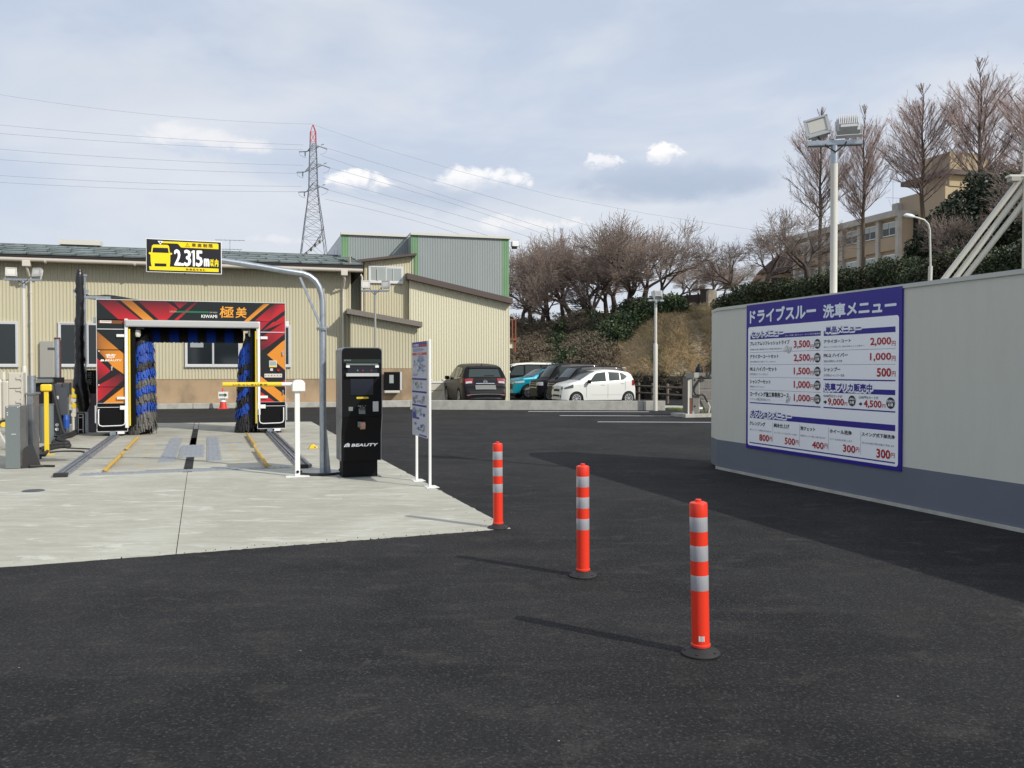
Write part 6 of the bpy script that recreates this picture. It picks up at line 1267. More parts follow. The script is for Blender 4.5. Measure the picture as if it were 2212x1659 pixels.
# ------------------------------------------------------------------ cars
def lerp_poly(P, x):
    if x <= P[0][0]: return P[0][1]
    for (a, b), (c, d) in zip(P[:-1], P[1:]):
        if x <= c: return b + (d - b) * (x - a) / max(c - a, 1e-9)
    return P[-1][1]
class Car:
    """x runs from the front bumper (0) to the tail (L); y is the width; built with its centre at the origin, nose towards -x"""
    def __init__(s, name, lab, spec):
        s.sp = spec; s.L, s.W, s.H = spec['L'], spec['W'], spec['H']; s.t = thing(name, lab, 'car'); s.P = spec['top']; s.belt = spec['belt']; s.sill = spec.get('sill', .2); s.wh = spec['wheels']; s.wr = spec['wr']; s.paint = spec['paint']; s.body()
    def zt(s, x): return lerp_poly(s.P, x)
    def zbelt(s, x): return min(lerp_poly(s.belt, x), s.zt(x) - .035)
    def hw(s, x):
        e = s.sp.get('nose', .35); w = s.W / 2; r = 1.0
        if x < e: r = 1 - s.sp.get('nr', .16) * ((e - x) / e) ** 2.2
        if x > s.L - e: r = 1 - s.sp.get('tr', .10) * ((x - s.L + e) / e) ** 2.2
        return w * r
    def side_y(s, x, z):
        w = s.hw(x); zb, zB, zT = s.sill, s.zbelt(x), s.zt(x); fr = max(0, min(1, (zT - zB) / max(s.H - zB, .01)))
        tuck = s.sp.get('tumble', .17) * fr
        if z >= zB: return w * (.985 - tuck * (z - zB) / max(zT - zB, .05)) if zT - zB > .06 else w * .97
        q = (z - zb) / max(zB - zb, .05); return w * (.95 + .05 * math.sin(min(max(q, 0), 1) * math.pi * .62 + .25) ** .6)
    def body(s):
        xs = set(np.linspace(0, s.L, 40)); xs |= {p[0] for p in s.P}
        for wx in s.wh: xs |= set(np.linspace(wx - s.wr * 1.22, wx + s.wr * 1.22, 17))
        xs = sorted(x for x in xs if 0 <= x <= s.L); xs = [x for i, x in enumerate(xs) if i == 0 or x - xs[i - 1] > .004]
        mb = MB(); rows = []
        for x in xs:
            zb = s.sill
            for wx in s.wh:
                ra = s.wr * 1.17
                if abs(x - wx) < ra: zb = max(zb, s.wr + math.sqrt(ra * ra - (x - wx) ** 2) - .01)
            if x < .25: zb = max(zb, s.sill + .02)
            zB, zT = s.zbelt(x), s.zt(x); zb = min(zb, zB - .05)
            pts = [(s.side_y(x, z), z) for z in (zb, zb + (zB - zb) * .25, zb + (zB - zb) * .5, zb + (zB - zb) * .78, zB - .012, zB)]
            yT = s.side_y(x, zT); fr = max(0, min(1, (zT - zB) / .4))
            pts += [(s.side_y(x, zB + (zT - zB) * .5), zB + (zT - zB) * .5), (yT, zT - .05 * fr - .008), (yT * .96, zT - .02 * fr), (yT * .82, zT - .002), (yT * .45, zT + .012), (0, zT + .016)]
            row = [(x, -y, z) for y, z in pts] + [(x, y, z) for y, z in reversed(pts[:-1])]; rows.append(row)
        n = len(rows[0]); vs = [v for r in rows for v in r]
        fs = [(i * n + j, i * n + j + 1, (i + 1) * n + j + 1, (i + 1) * n + j) for i in range(len(rows) - 1) for j in range(n - 1)]
        mb.add(vs, fs); mb.add(rows[0], [tuple(range(n))]); mb.add(rows[-1], [tuple(reversed(range(n)))])
        me_in = [(x, y, z) for x, y, z in mb.v]; mb.v = [(x - s.L / 2, y, z) for x, y, z in me_in]
        s.bodyo = mb.build('body', M[s.paint], s.t, smooth=32)
        L2 = s.L / 2; MB().box(-L2 + .12, L2 - .1, -s.W / 2 + .12, s.W / 2 - .12, .17, .6).build('underbody', M['black'], s.t)
        for wx in s.wh:
            for sg in (-1, 1):
                y = sg * (s.W / 2 - .10)
                ty = MB().lathe([(s.wr * .62, -.1), (s.wr * .93, -.1), (s.wr, -.07), (s.wr, .07), (s.wr * .93, .1), (s.wr * .62, .1)], 28, c=(wx - L2, y, s.wr), axis='y', caps=False).build('wheel', M['tyre'], s.t, smooth=35)
                rm = MB(); k = s.sp.get('spokes', 7); yy = y + sg * .082
                rm.lathe([(s.wr * .68, 0), (s.wr * .68, sg * .02), (s.wr * .60, sg * .02), (s.wr * .60, 0)], 26, c=(wx - L2, yy, s.wr), axis='y', caps=False)
                rm.lathe([(s.wr * .16, sg * .012), (s.wr * .16, 0)], 12, c=(wx - L2, yy, s.wr), axis='y')
                for i in range(k):
                    a = 2 * math.pi * i / k; a2 = a + s.sp.get('swirl', 0); w_ = s.sp.get('spw', .16)
                    q = [(math.cos(a - w_) * .15, math.sin(a - w_) * .15), (math.cos(a + w_) * .15, math.sin(a + w_) * .15), (math.cos(a2 + w_) * .62, math.sin(a2 + w_) * .62), (math.cos(a2 - w_) * .62, math.sin(a2 - w_) * .62)]
                    rm.add([(wx - L2 + p * s.wr, yy + sg * .01, s.wr + r_ * s.wr) for p, r_ in q], [(0, 1, 2, 3) if sg < 0 else (3, 2, 1, 0)])
                rm.build('rim', M['rim'], ty); MB().lathe([(s.wr * .6, 0), (s.wr * .6, sg * .004)], 24, c=(wx - L2, yy - sg * .03, s.wr), axis='y').build('brake', M['darkbox'], ty)
    def side(s, name, x0, x1, lo, hi, m, off=.006, sides=(-1, 1), nx=10, nz=4, par=None):
        lo_ = lo if callable(lo) else (lambda x: lo); hi_ = hi if callable(hi) else (lambda x: hi)
        for sg in sides:
            mb = MB(); vs = []
            for i in range(nx + 1):
                x = x0 + (x1 - x0) * i / nx
                for j in range(nz + 1):
                    z = lo_(x) + (hi_(x) - lo_(x)) * j / nz; vs.append((x - s.L / 2, sg * (s.side_y(x, z) + off), z))
            fs = []
            for i in range(nx):
                for j in range(nz):
                    a = i * (nz + 1) + j; f = (a, a + nz + 1, a + nz + 2, a + 1); fs.append(f if sg < 0 else f[::-1])
            o = mb.add(vs, fs).build(name, M[m], par or s.t, smooth=60)
        return o
    def face_x(s, z, front):
        P = s.P; best = None; rng_ = range(len(P) - 1) if front else range(len(P) - 2, -1, -1)
        for i in rng_:
            (a, b), (c, d) = P[i], P[i + 1]
            if (b <= z <= d) or (d <= z <= b):
                if abs(d - b) < 1e-6: continue
                return a + (c - a) * (z - b) / (d - b)
        return 0 if front else s.L
    def end(s, name, y0, y1, lo, hi, m, front=True, off=.008, ny=8, nz=5, taper=0.0, par=None):
        vs = []; n0 = MB()
        for j in range(nz + 1):
            z = lo + (hi - lo) * j / nz; k = 1 - taper * j / nz
            for i in range(ny + 1):
                y = (y0 + (y1 - y0) * i / ny) * k; x = s.face_x(z, front); q_ = abs(y) / max(s.side_y(x, s.zt(x)), .1); cr_ = lerp_poly([(0, .016), (.45, .012), (.82, -.002), (.96, -.02), (1, -.03)], q_) + .008; e = s.sp.get('nose', .35); g_ = s.sp.get('nr', .16) if front else s.sp.get('tr', .10); u_ = max(0.0, 1 - abs(y) / (s.W / 2 * .965)) / g_; xb = e * (1 - min(u_, 1) ** (1 / 2.2)); bow = 0
                x = max(x, xb) if front else min(x, s.L - xb)
                vs.append(((x - off + bow if front else x + off - bow) - s.L / 2, y, z + cr_))
        fs = []
        for j in range(nz):
            for i in range(ny):
                a = j * (ny + 1) + i; f = (a, a + 1, a + ny + 2, a + ny + 1); fs.append(f if not front else f[::-1])
        return n0.add(vs, fs).build(name, M[m], par or s.t, smooth=60)
    def mirror(s, x, z, m='black'):
        for sg in (-1, 1):
            y = sg * (s.side_y(x, z) + .12); MB().box(x - s.L / 2 - .05, x - s.L / 2 + .07, y - .09, y + .09, z - .02, z + .13).build('wing_mirror', M[m], s.t, bevel=.03)
    def seam(s, x, z0, z1): s.side('door_seam', x, x + .012, z0, z1, 'greybox' if s.paint == 'carwhite' else 'black', .003, nx=1, nz=6)
    def handle(s, x, z, m): s.side('door_handle', x, x + .17, z, z + .035, m, .022, nx=2, nz=1)
# small white hatchback
M['darklamp'] = mat('smoked_lamp_lens', (.10, .11, .12), .12)
wc = Car('small_white_car', 'small white hatchback parked nearest the low wall, nose to the left', dict(L=3.395, W=1.475, H=1.50, wr=.275, wheels=(.62, 3.04), sill=.21, paint='carwhite', nose=.5, nr=.24, tr=.13, spokes=9, spw=.13, tumble=.19,
    top=[(0, .42), (.02, .62), (.07, .80), (.35, .93), (.78, 1.03), (1.30, 1.34), (1.62, 1.45), (2.05, 1.50), (2.60, 1.47), (3.05, 1.40), (3.20, 1.30), (3.32, 1.02), (3.385, .75), (3.395, .45)], belt=[(0, .8), (.8, .93), (1.9, .98), (2.9, 1.05), (3.4, 1.08)]))
wc.side('side_window', 1.24, 1.98, lambda x: wc.zbelt(x) + .02, lambda x: min(wc.zt(x) - .10, wc.zbelt(x) + .02 + (x - 1.2) * 1.1), 'carglass')
wc.side('side_window', 2.12, 2.62, lambda x: wc.zbelt(x) + .02, lambda x: wc.zt(x) - .10, 'carglass'); wc.side('quarter_window', 2.66, 2.98, lambda x: wc.zbelt(x) + .02 + max(0, x - 2.8) * .6, lambda x: wc.zt(x) - .10 - max(0, x - 2.75) * .35, 'carglass')
wc.end('windscreen', -.60, .60, 1.06, 1.42, 'carglass', True, .012, taper=.12); wc.end('rear_window', -.52, .52, 1.1, 1.36, 'carglass', False, .012)
wc.side('headlamp', .10, .47, lambda x: .68 + .14 * (x - .1), lambda x: .74 + .38 * (x - .1), 'darklamp', .01); wc.end('headlamp_inner', -.60, -.42, .66, .76, 'darklamp', True); wc.end('headlamp_inner', .42, .60, .66, .76, 'darklamp', True)
wc.end('grille', -.30, .30, .56, .66, 'blackplastic', True, .012); wc.end('lower_intake', -.36, .36, .34, .42, 'blackplastic', True, .012); wc.end('fog_recess', -.62, -.46, .33, .43, 'blackplastic', True, .01); wc.end('fog_recess', .46, .62, .33, .43, 'blackplastic', True, .01)
wc.side('tail_lamp', 3.20, 3.335, .82, 1.05, 'taillamp', .012); wc.mirror(1.13, .93); wc.seam(1.06, .32, .96); wc.seam(2.05, .30, 1.36); wc.seam(2.86, .62, 1.0); wc.handle(1.76, .84, 'carwhite'); wc.handle(2.68, .90, 'carwhite')
wc.side('sill_crease', 1.3, 2.7, .42, .435, 'floodgrey', .004, nz=1); wc.end('bonnet_badge', -.05, .05, .70, .74, 'floodgrey', True, .016)
MB().tube([(.55, .35, 1.49), (.66, .35, 1.60)], .006, 5).build('aerial', M['black'], wc.t)
# kei wagons, black
def kei(name, lab, H, chrome, two=False):
    k = Car(name, lab, dict(L=3.395, W=1.475, H=H, wr=.275, wheels=(.56, 3.0), sill=.19, paint='carblack', nose=.5, nr=.26, tr=.08, spokes=8, spw=.2, tumble=.10,
        top=[(0, .45), (.01, .78), (.06, .95), (.55, 1.06), (.98, H - .13), (1.18, H - .04), (1.7, H), (2.9, H - .02), (3.25, H - .06), (3.33, H - .45), (3.39, .9), (3.395, .45)], belt=[(0, .9), (.6, .98), (3.4, 1.02)]))
    k.side('side_window', .86, 1.02, lambda x: k.zbelt(x) + .02, lambda x: k.zbelt(x) + .04 + (x - .8) * 1.5, 'carglass'); k.side('side_window', 1.08, 1.92, lambda x: k.zbelt(x) + .02, lambda x: H - .17, 'carglass'); k.side('side_window', 2.0, 2.72, lambda x: k.zbelt(x) + .02, lambda x: H - .17, 'carglass'); k.side('quarter_window', 2.8, 3.15, lambda x: k.zbelt(x) + .03, lambda x: H - .2, 'carglass')
    k.end('windscreen', -.62, .62, 1.12, H - .12, 'carglass', True, .012, taper=.06); k.mirror(.95, 1.0)
    for y0, y1 in ((-.68, -.44), (.44, .68)): k.end('headlamp', y0, y1, .74, .89, 'lamp', True, .02)
    k.side('headlamp_side', .03, .24, .73, .90, 'lamp', .012)
    k.end('grille', -.42, .42, .66, .92, 'blackplastic', True, .02)
    for i in range(2): k.end('grille_bar', -.41, .41, .73 + i * .09, .745 + i * .09, 'rim', True, .028, nz=1)
    if chrome: k.end('grille_frame', -.46, .46, .60, .625, 'chrome', True, .03, nz=1); k.end('grille_frame', -.46, -.435, .60, .92, 'chrome', True, .03, ny=1); k.end('grille_frame', .435, .46, .60, .92, 'chrome', True, .03, ny=1)
    k.end('lower_intake', -.5, .5, .34, .5, 'blackplastic', True, .015); k.side('door_trim', 1.05, 2.7, .9, .93, 'chrome', .006, nz=1); k.side('tail_lamp', 3.22, 3.34, .8, 1.2, 'taillamp', .01); k.seam(2.0, .3, 1.0); k.seam(.98, .3, 1.0)
    return k
k1_ = kei('black_box_car', 'boxy black kei wagon directly behind the white hatchback', 1.66, False); k2_ = kei('tall_black_box_car', 'taller boxy black kei wagon with a chrome grille frame, beside the turquoise car', 1.79, True)
MB().box(1.45, 1.74, -.60, .60, 1.55, 1.585).build('roof_spoiler', M['floodgrey'], k1_.t, bevel=.01)
# turquoise compact SUV
bc = Car('turquoise_car', 'turquoise compact sport utility car with a black roof, partly hidden by the black wagons', dict(L=3.995, W=1.695, H=1.62, wr=.335, wheels=(.78, 3.30), sill=.27, paint='carblue', nose=.5, nr=.2, tr=.12, spokes=10, spw=.11, swirl=.25, tumble=.17,
    top=[(0, .5), (.01, .78), (.08, .95), (.5, 1.05), (1.05, 1.12), (1.62, 1.50), (2.0, 1.60), (2.5, 1.62), (3.2, 1.58), (3.6, 1.5), (3.8, 1.2), (3.97, .95), (3.995, .5)], belt=[(0, .95), (1.1, 1.03), (3.9, 1.12)]))
bc.side('roof_side', 1.35, 3.7, lambda x: bc.zbelt(x) + .01, lambda x: bc.zt(x) - .045, 'carblack', .004, nx=20); bc.side('side_window', 1.5, 2.3, lambda x: bc.zbelt(x) + .03, lambda x: min(bc.zt(x) - .12, bc.zbelt(x) + .03 + (x - 1.42)), 'carglass', .01); bc.side('side_window', 2.4, 3.1, lambda x: bc.zbelt(x) + .03, lambda x: bc.zt(x) - .12, 'carglass', .01)
bc.end('windscreen', -.68, .68, 1.15, 1.56, 'carglass', True, .014, taper=.1)
rf = MB(); xs_ = np.linspace(1.72, 3.6, 14); vs = []
for x in xs_:
    for y in (-.66, -.35, 0, .35, .66): vs.append((x - bc.L / 2, y, bc.zt(x) + .024 - (.02 if abs(y) > .5 else 0)))
rf.add(vs, [(i * 5 + j, i * 5 + j + 1, (i + 1) * 5 + j + 1, (i + 1) * 5 + j) for i in range(13) for j in range(4)][::1]).build('black_roof', M['carblack'], bc.t, smooth=60)
bc.side('headlamp', .06, .55, lambda x: .80 + .05 * x, lambda x: .87 + .12 * x, 'lamp', .012); bc.end('grille', -.55, .55, .48, .74, 'blackplastic', True, .015); bc.end('headlamp_inner', -.75, -.5, .78, .87, 'lamp', True, .015); bc.end('headlamp_inner', .5, .75, .78, .87, 'lamp', True, .015)
ra = .335 * 1.17
for wx in (.78, 3.30): bc.side('arch_trim', wx - ra - .05, wx + ra + .05, lambda x, wx=wx: .335 + math.sqrt(max(ra ** 2 - (x - wx) ** 2, 0)) if abs(x - wx) < ra else .28, lambda x, wx=wx: .335 + math.sqrt(max((ra + .055) ** 2 - (x - wx) ** 2, .0)) , 'blackplastic', .01, nx=24, nz=1)
bc.mirror(1.38, 1.08); bc.side('side_skirt', 1.2, 2.9, .27, .36, 'blackplastic', .008, nz=1); bc.seam(1.28, .4, 1.05); bc.seam(2.35, .4, 1.1)
# boxy dark car with a white roof, at the back
fc = Car('white_roof_car', 'boxy black van-like car with a white roof, furthest back beside the cream wall', dict(L=4.6, W=1.83, H=1.86, wr=.37, wheels=(.85, 3.6), sill=.3, paint='carblack', nose=.35, nr=.1, tr=.08, tumble=.14,
    top=[(0, .55), (.01, .95), (.08, 1.12), (1.15, 1.2), (1.62, 1.72), (1.85, 1.82), (2.5, 1.86), (4.2, 1.84), (4.45, 1.78), (4.55, 1.2), (4.6, .6)], belt=[(0, 1.1), (1.2, 1.14), (4.6, 1.2)]))
vs = []; xs_ = np.linspace(1.55, 4.5, 16); rf = MB()
for x in xs_:
    for y in (-.80, -.76, -.3, .3, .76, .80): vs.append((x - fc.L / 2, y, fc.zt(x) + (.03 if abs(y) < .78 else -.07)))
rf.add(vs, [(i * 6 + j, i * 6 + j + 1, (i + 1) * 6 + j + 1, (i + 1) * 6 + j) for i in range(15) for j in range(5)]).build('white_roof', M['white'], fc.t, smooth=60)
fc.side('side_window', 1.5, 2.25, lambda x: fc.zbelt(x) + .03, lambda x: min(fc.zt(x) - .13, fc.zbelt(x) + .05 + (x - 1.42) * 1.3), 'carglass', .01); fc.side('side_window', 2.35, 3.2, lambda x: fc.zbelt(x) + .03, lambda x: fc.zt(x) - .13, 'carglass', .01); fc.side('quarter_window', 3.3, 4.3, lambda x: fc.zbelt(x) + .03, lambda x: fc.zt(x) - .13, 'carglass', .01)
fc.end('windscreen', -.74, .74, 1.25, 1.72, 'carglass', True, .014, taper=.06); fc.side('pillar_trim', 1.36, 1.50, lambda x: fc.zbelt(x) + .0 + (x - 1.36) * 1.0, lambda x: fc.zbelt(x) + .08 + (x - 1.3) * 1.05, 'white', .008, nx=4, nz=1); fc.mirror(1.4, 1.2)
# large black car seen from behind
sc_ = Car('black_rear_car', 'large black sport utility car seen from behind, left of the parked row', dict(L=4.64, W=1.82, H=1.74, wr=.36, wheels=(.9, 3.6), sill=.26, paint='carblack', nose=.5, nr=.2, tr=.13, tumble=.22, spokes=5, spw=.25,
    top=[(0, .5), (.02, .85), (.1, 1.0), (1.2, 1.13), (1.85, 1.55), (2.3, 1.70), (2.8, 1.74), (3.6, 1.70), (4.05, 1.62), (4.15, 1.57), (4.42, 1.16), (4.47, 1.02), (4.50, .84), (4.60, .70), (4.64, .52), (4.60, .34)], belt=[(0, 1.0), (1.3, 1.05), (4.0, 1.16), (4.6, 1.2)]))
s = sc_
s.side('side_window', 1.6, 2.42, lambda x: s.zbelt(x) + .03, lambda x: min(s.zt(x) - .13, s.zbelt(x) + .04 + (x - 1.5) * .8), 'carglass', .01); s.side('side_window', 2.5, 3.25, lambda x: s.zbelt(x) + .03, lambda x: s.zt(x) - .13, 'carglass', .01); s.side('quarter_window', 3.32, 3.85, lambda x: s.zbelt(x) + .05 + max(0, x - 3.5) * .5, lambda x: s.zt(x) - .14, 'carglass', .01)
s.side('window_trim', 1.5, 3.9, lambda x: s.zbelt(x) + .005, lambda x: s.zbelt(x) + .025, 'chrome', .012, nz=1, nx=16)
s.end('rear_window', -.66, .66, 1.18, 1.50, 'carglass', False, .014, taper=.10); s.end('spoiler_face', -.60, .60, 1.53, 1.60, 'blackplastic', False, .05, nz=2)
for sg in (-1, 1):
    s.end('tail_lamp', sg * .88, sg * .50, .93, 1.13, 'taillamp', False, .02) if sg < 0 else s.end('tail_lamp', .50, .88, .93, 1.13, 'taillamp', False, .02)
    a, b = (-.80, -.55) if sg < 0 else (.55, .80); s.end('clear_lamp', a, b, .94, 1.02, 'lamp', False, .028, nz=2); a, b = (-.76, -.60) if sg < 0 else (.60, .76); s.end('reflector', a, b, .44, .48, 'taillamp', False, .03, nz=1)
s.side('tail_lamp_side', 4.1, 4.45, lambda x: .97, lambda x: 1.14, 'taillamp', .014)
s.end('chrome_strip', -.38, .38, .90, .93, 'chrome', False, .03, nz=1)
pl = s.end('number_plate', -.42, .42, .68, .85, 'plate', False, .035, taper=-.0); s.end('lower_trim', -.68, .68, .50, .62, 'blackplastic', False, .03); s.end('bumper_strip', -.78, .78, .485, .50, 'floodgrey', False, .035, nz=1); s.end('lower_bumper', -.82, .82, .30, .46, 'blackplastic', False, .02)
bd = MB(); ring = [(.075 * math.cos(u), .075 * math.sin(u)) for u in np.linspace(0, 2 * math.pi, 24, endpoint=False)]; rin = [(p * .78, q * .78) for p, q in ring]
xx = s.face_x(1.0, False) - s.L / 2 + .045; vs = [(xx, a, 1.0 + b) for a, b in ring] + [(xx, a, 1.0 + b) for a, b in rin]; bd.add(vs, [(i, (i + 1) % 24, (i + 1) % 24 + 24, i + 24) for i in range(24)]); bd.add([(xx + .003, -.085, .985), (xx + .003, .085, .985), (xx + .003, .085, 1.015), (xx + .003, -.085, 1.015)], [(0, 1, 2, 3)]); bd.build('badge', M['chrome'], s.t)
MB().box(s.face_x(1.25, False) - s.L / 2 + .01, s.face_x(1.25, False) - s.L / 2 + .04, -.02, .38, 1.235, 1.26).build('rear_wiper', M['black'], s.t); MB().lathe([(.02, 0), (.005, .06)], 8, c=(1.5, 0, 1.68)).build('roof_aerial', M['black'], s.t); s.mirror(1.55, 1.10)
s.side('arch_trim', 3.6 - .44, 3.6 + .44, .3, lambda x: .36 + math.sqrt(max(.47 ** 2 - (x - 3.6) ** 2, 0)), 'blackplastic', -.03, nx=4, nz=1)
def park(c, px, Y, ang): p = at(px, 800, Y); c.t.location = (p.x, p.y, 0); c.t.rotation_euler = (0, 0, ang)
PHI = R(19)
park(wc, 1281, 36.8, PHI); park(k1_, 1266, 39.6, PHI); park(k2_, 1222, 42.2, PHI); park(bc, 1177, 45.0, PHI); park(fc, 1128, 49.0, R(8))
park(sc_, 1023, 36.5, R(-75)); 
# ------------------------------------------------------------------ the bank
CR = [at(1040, 705, 70), at(1110, 702, 66), at(1300, 690, 58), at(1430, 659, 51.5), at(1560, 655, 50), at(1805, 620, 43), at(2212, 560, 32), at(2700, 480, 26)]
CR = [Vector((p.x, p.y, min(max(p.z, 4.6), 5.4))) for p in CR]
FT = [at(1040, 800, 52), at(1110, 800, 50), at(1300, 800, 46), at(1430, 800, 43.2), at(1560, 800, 42.4), at(1805, 800, 35), at(2212, 800, 25), at(2700, 800, 20)]
FT = [Vector((p.x, p.y, 1.15)) for p in FT]
def pl_interp(P, t):
    t = max(0, min(t, len(P) - 1.0001)); i = int(t); return P[i].lerp(P[i + 1], t - i)
import mathutils.noise as mn
def bank_pt(t, s):
    a, b = pl_interp(FT, t), pl_interp(CR, t); p = a.lerp(b, min(s, 1.0)) if s <= 1 else b + (b - a).to_2d().to_3d() * (s - 1) * 5
    if s <= 1: p.z = a.z + (b.z - a.z) * (s ** .9)
    else: p.z = b.z
    p.z += .22 * mn.noise(Vector((p.x * .35, p.y * .35, 0))) * (1 if s <= 1 else .3)
    return p
nT, nS = 150, 34; V_ = []; Fc_ = []
for i in range(nT + 1):
    for j in range(nS + 1):
        s_ = j / 26; V_.append(tuple(bank_pt(i / nT * 7, s_ if s_ <= 1 else 1 + (s_ - 1) * 4)))
for i in range(nT):
    for j in range(nS):
        a = i * (nS + 1) + j; Fc_.append((a, a + nS + 1, a + nS + 2, a + 1))
structure(mesh_np('bank', V_, Fc_, M['bank'], smooth=True))
far = sheet('hilltop_ground', [(CR[0].x - 6, CR[0].y + 10), (CR[2].x, CR[2].y + 2), (CR[4].x, CR[4].y + 2), (CR[7].x + 2, CR[7].y + 2), (120, 24), (160, 200), (-30, 240)], 4.2, 4.95, M['bank'])
# retaining wall at the foot of the bank
rw0 = FT[2]; t = thing('retaining_wall', 'dark mossy stone retaining wall at the foot of the grassy bank', 'wall', (0, 0, 0))
for a, b in zip(FT[1:5], FT[2:6]):
    d = (b - a).to_2d().to_3d(); n_ = Vector((d.y, -d.x, 0)).normalized(); L_ = d.length; ang = math.atan2(d.y, d.x); k = int(L_ / .8)
    for r_ in range(3):
        for i in range(k):
            hgt = .40; x0 = i * L_ / k + (.3 if r_ % 2 else 0); rr = random.uniform(0, .05)
            o = MB().box(.0, L_ / k - .03, -.12 - rr, .4, 0, hgt - .03).build('stone', M['ivyblack'], t) if (r_ == 0 and i == 0 and a is FT[1]) else None
            if o: proto_stone = o
            else: o = proto_stone.copy(); scene.collection.objects.link(o); o.parent = t
            o.scale = (L_ / k / (proto_stone.dimensions.x + .03) if False else 1, 1, 1)
            p = a + d.normalized() * x0; o.location = (p.x + n_.x * rr, p.y + n_.y * rr, r_ * hgt); o.rotation_euler = (random.uniform(-.03, .03), 0, ang + random.uniform(-.02, .02))
# dry grass, ivy and shrub masses
def on_bank(ts, ss): return np.array([tuple(bank_pt(a, b)) for a, b in zip(ts, ss)])
def blades(P, L, w, m, name, lab, lean=.8):
    n = len(P); a = rng.uniform(0, 2 * np.pi, n); l = L * rng.uniform(.4, 1.2, n); d = np.stack([np.cos(a) * lean, np.sin(a) * lean, rng.uniform(.05, .5, n)], 1); d /= np.linalg.norm(d, axis=1)[:, None]
    sd2 = np.stack([-np.sin(a), np.cos(a), np.zeros(n)], 1) * w / 2; V = np.stack([P - sd2, P + sd2, P + d * l[:, None]], 1).reshape(-1, 3)
    o = mesh_np(name, V, np.arange(3 * n).reshape(-1, 3), M[m]); tag(o, lab, 'grass', kind='stuff'); return o
M['straw'] = mat('dry_straw', (.78, .67, .49), .9); M['drybrown'] = mat('dry_brown_grass', (.56, .475, .355), .95); M['grassgreen'] = mat('short_green_grass', (.21, .235, .085), .9)
M['ivy'] = mat('dark_ivy_leaves', (.028, .052, .019), .55); M['ivy2'] = mat('mid_green_leaves', (.055, .078, .026), .6); M['hedge'] = mat('clipped_hedge_leaves', (.038, .054, .018), .6); M['hedge2'] = mat('bronze_hedge_leaves', (.082, .048, .028), .65); M['evergreen'] = mat('dark_evergreen_leaves', (.022, .034, .016), .55)
n = 30000; ts = rng.uniform(2.0, 4.6, n); ss = rng.uniform(0, 1.02, n); P = on_bank(ts, ss); blades(P, .34, .04, 'drybrown', 'dry_grass', 'matted dry brown grass covering the bank')
n = 40000; ts = rng.uniform(2.0, 4.6, n); ss = rng.uniform(0, 1.02, n); k = np.array([mn.noise(Vector((a * 3.5, b * 2.0, 3))) + .30 * (1 - abs((a - 2.2) * .55 - (b - .12))) for a, b in zip(ts, ss)]) > .18; P = on_bank(ts[k], ss[k]); blades(P, .5, .035, 'straw', 'pale_straw', 'pale straw-coloured cut grass in streaks on the bank')
n = 34000; ts = rng.uniform(2.2, 4.6, n); ss = rng.uniform(0, 1.05, n); k = np.array([mn.noise(Vector((a * 2.5, b * 3.0, 9))) - .02 for a, b in zip(ts, ss)]) > .22; P = on_bank(ts[k], ss[k]); blades(P, .22, .035, 'grassgreen', 'green_grass', 'short green grass growing in patches on the bank')
def clump_cloud(C, rad, nper, size, hz=.75):
    out = []
    for c, r_ in zip(C, rad):
        n = int(nper * r_ ** 2); d = rng.normal(size=(n, 3)); d /= np.linalg.norm(d, axis=1)[:, None]; rr = r_ * rng.uniform(.6, 1.05, n)[:, None]; q = d * rr; q[:, 2] *= hz; out.append(np.array(c) + q)
    return np.concatenate(out)
# evergreen undergrowth on the left half of the bank
C = []; Rr = []
for _ in range(230):
    a = random.uniform(1.5, 3.25); lim = .95 if a < 2.4 else 1.05; lo = .02 + max(0, a - 1.6) * .62; b = random.uniform(min(lo, .88), lim if a < 2.8 else .9)
    if mn.noise(Vector((a * 3, b * 3, 1))) < -.22: continue
    C.append(tuple(bank_pt(a, b) + Vector((0, 0, .2)))); Rr.append(random.uniform(.45, 1.0))
P = clump_cloud(C, Rr, 640, .2); V, Fq = leaf_quads(P, .095); tag(mesh_np('undergrowth', V, Fq, M['ivy']), 'dark green evergreen undergrowth beneath the bare trees on the bank', 'undergrowth', kind='stuff')
C2_ = [c for i, c in enumerate(C) if i % 2]; P = clump_cloud([(c[0], c[1] - .1, c[2] + .15) for c in C2_], [r * .95 for i, r in enumerate(Rr) if i % 2], 240, .2); V, Fq = leaf_quads(P, .11); tag(mesh_np('undergrowth', V, Fq, M['ivy2']), 'lighter green leaves mixed through the undergrowth on the bank', 'undergrowth', kind='stuff')
C = []; Rr = []
for _ in range(150):
    a = random.uniform(.3, 2.1); b = random.uniform(.0, 1.0); C.append(tuple(bank_pt(a, b) + Vector((0, 0, .3)))); Rr.append(random.uniform(.5, 1.1))
P = clump_cloud(C, Rr, 620, .2); V, Fq = leaf_quads(P, .05, aspect=5); M['scrub'] = mat('brown_scrub', (.15, .12, .085), .95); tag(mesh_np('brown_scrub', V, Fq, M['scrub']), 'tangled brown scrub on the bank behind the parked cars', 'scrub', kind='stuff')
P = clump_cloud([tuple(bank_pt(random.uniform(1.2, 4.6), .0) + Vector((0, -.35, -.75 + random.uniform(0, .6)))) for _ in range(150)], [.30] * 150, 200, .2, 1.5); V, Fq = leaf_quads(P, .07, aspect=5); M['vine'] = mat('hanging_dry_vines', (.075, .065, .042), .95); tag(mesh_np('hanging_vines', V, Fq, M['vine']), 'dry brown vines hanging over the dark retaining wall', 'vines', kind='stuff')
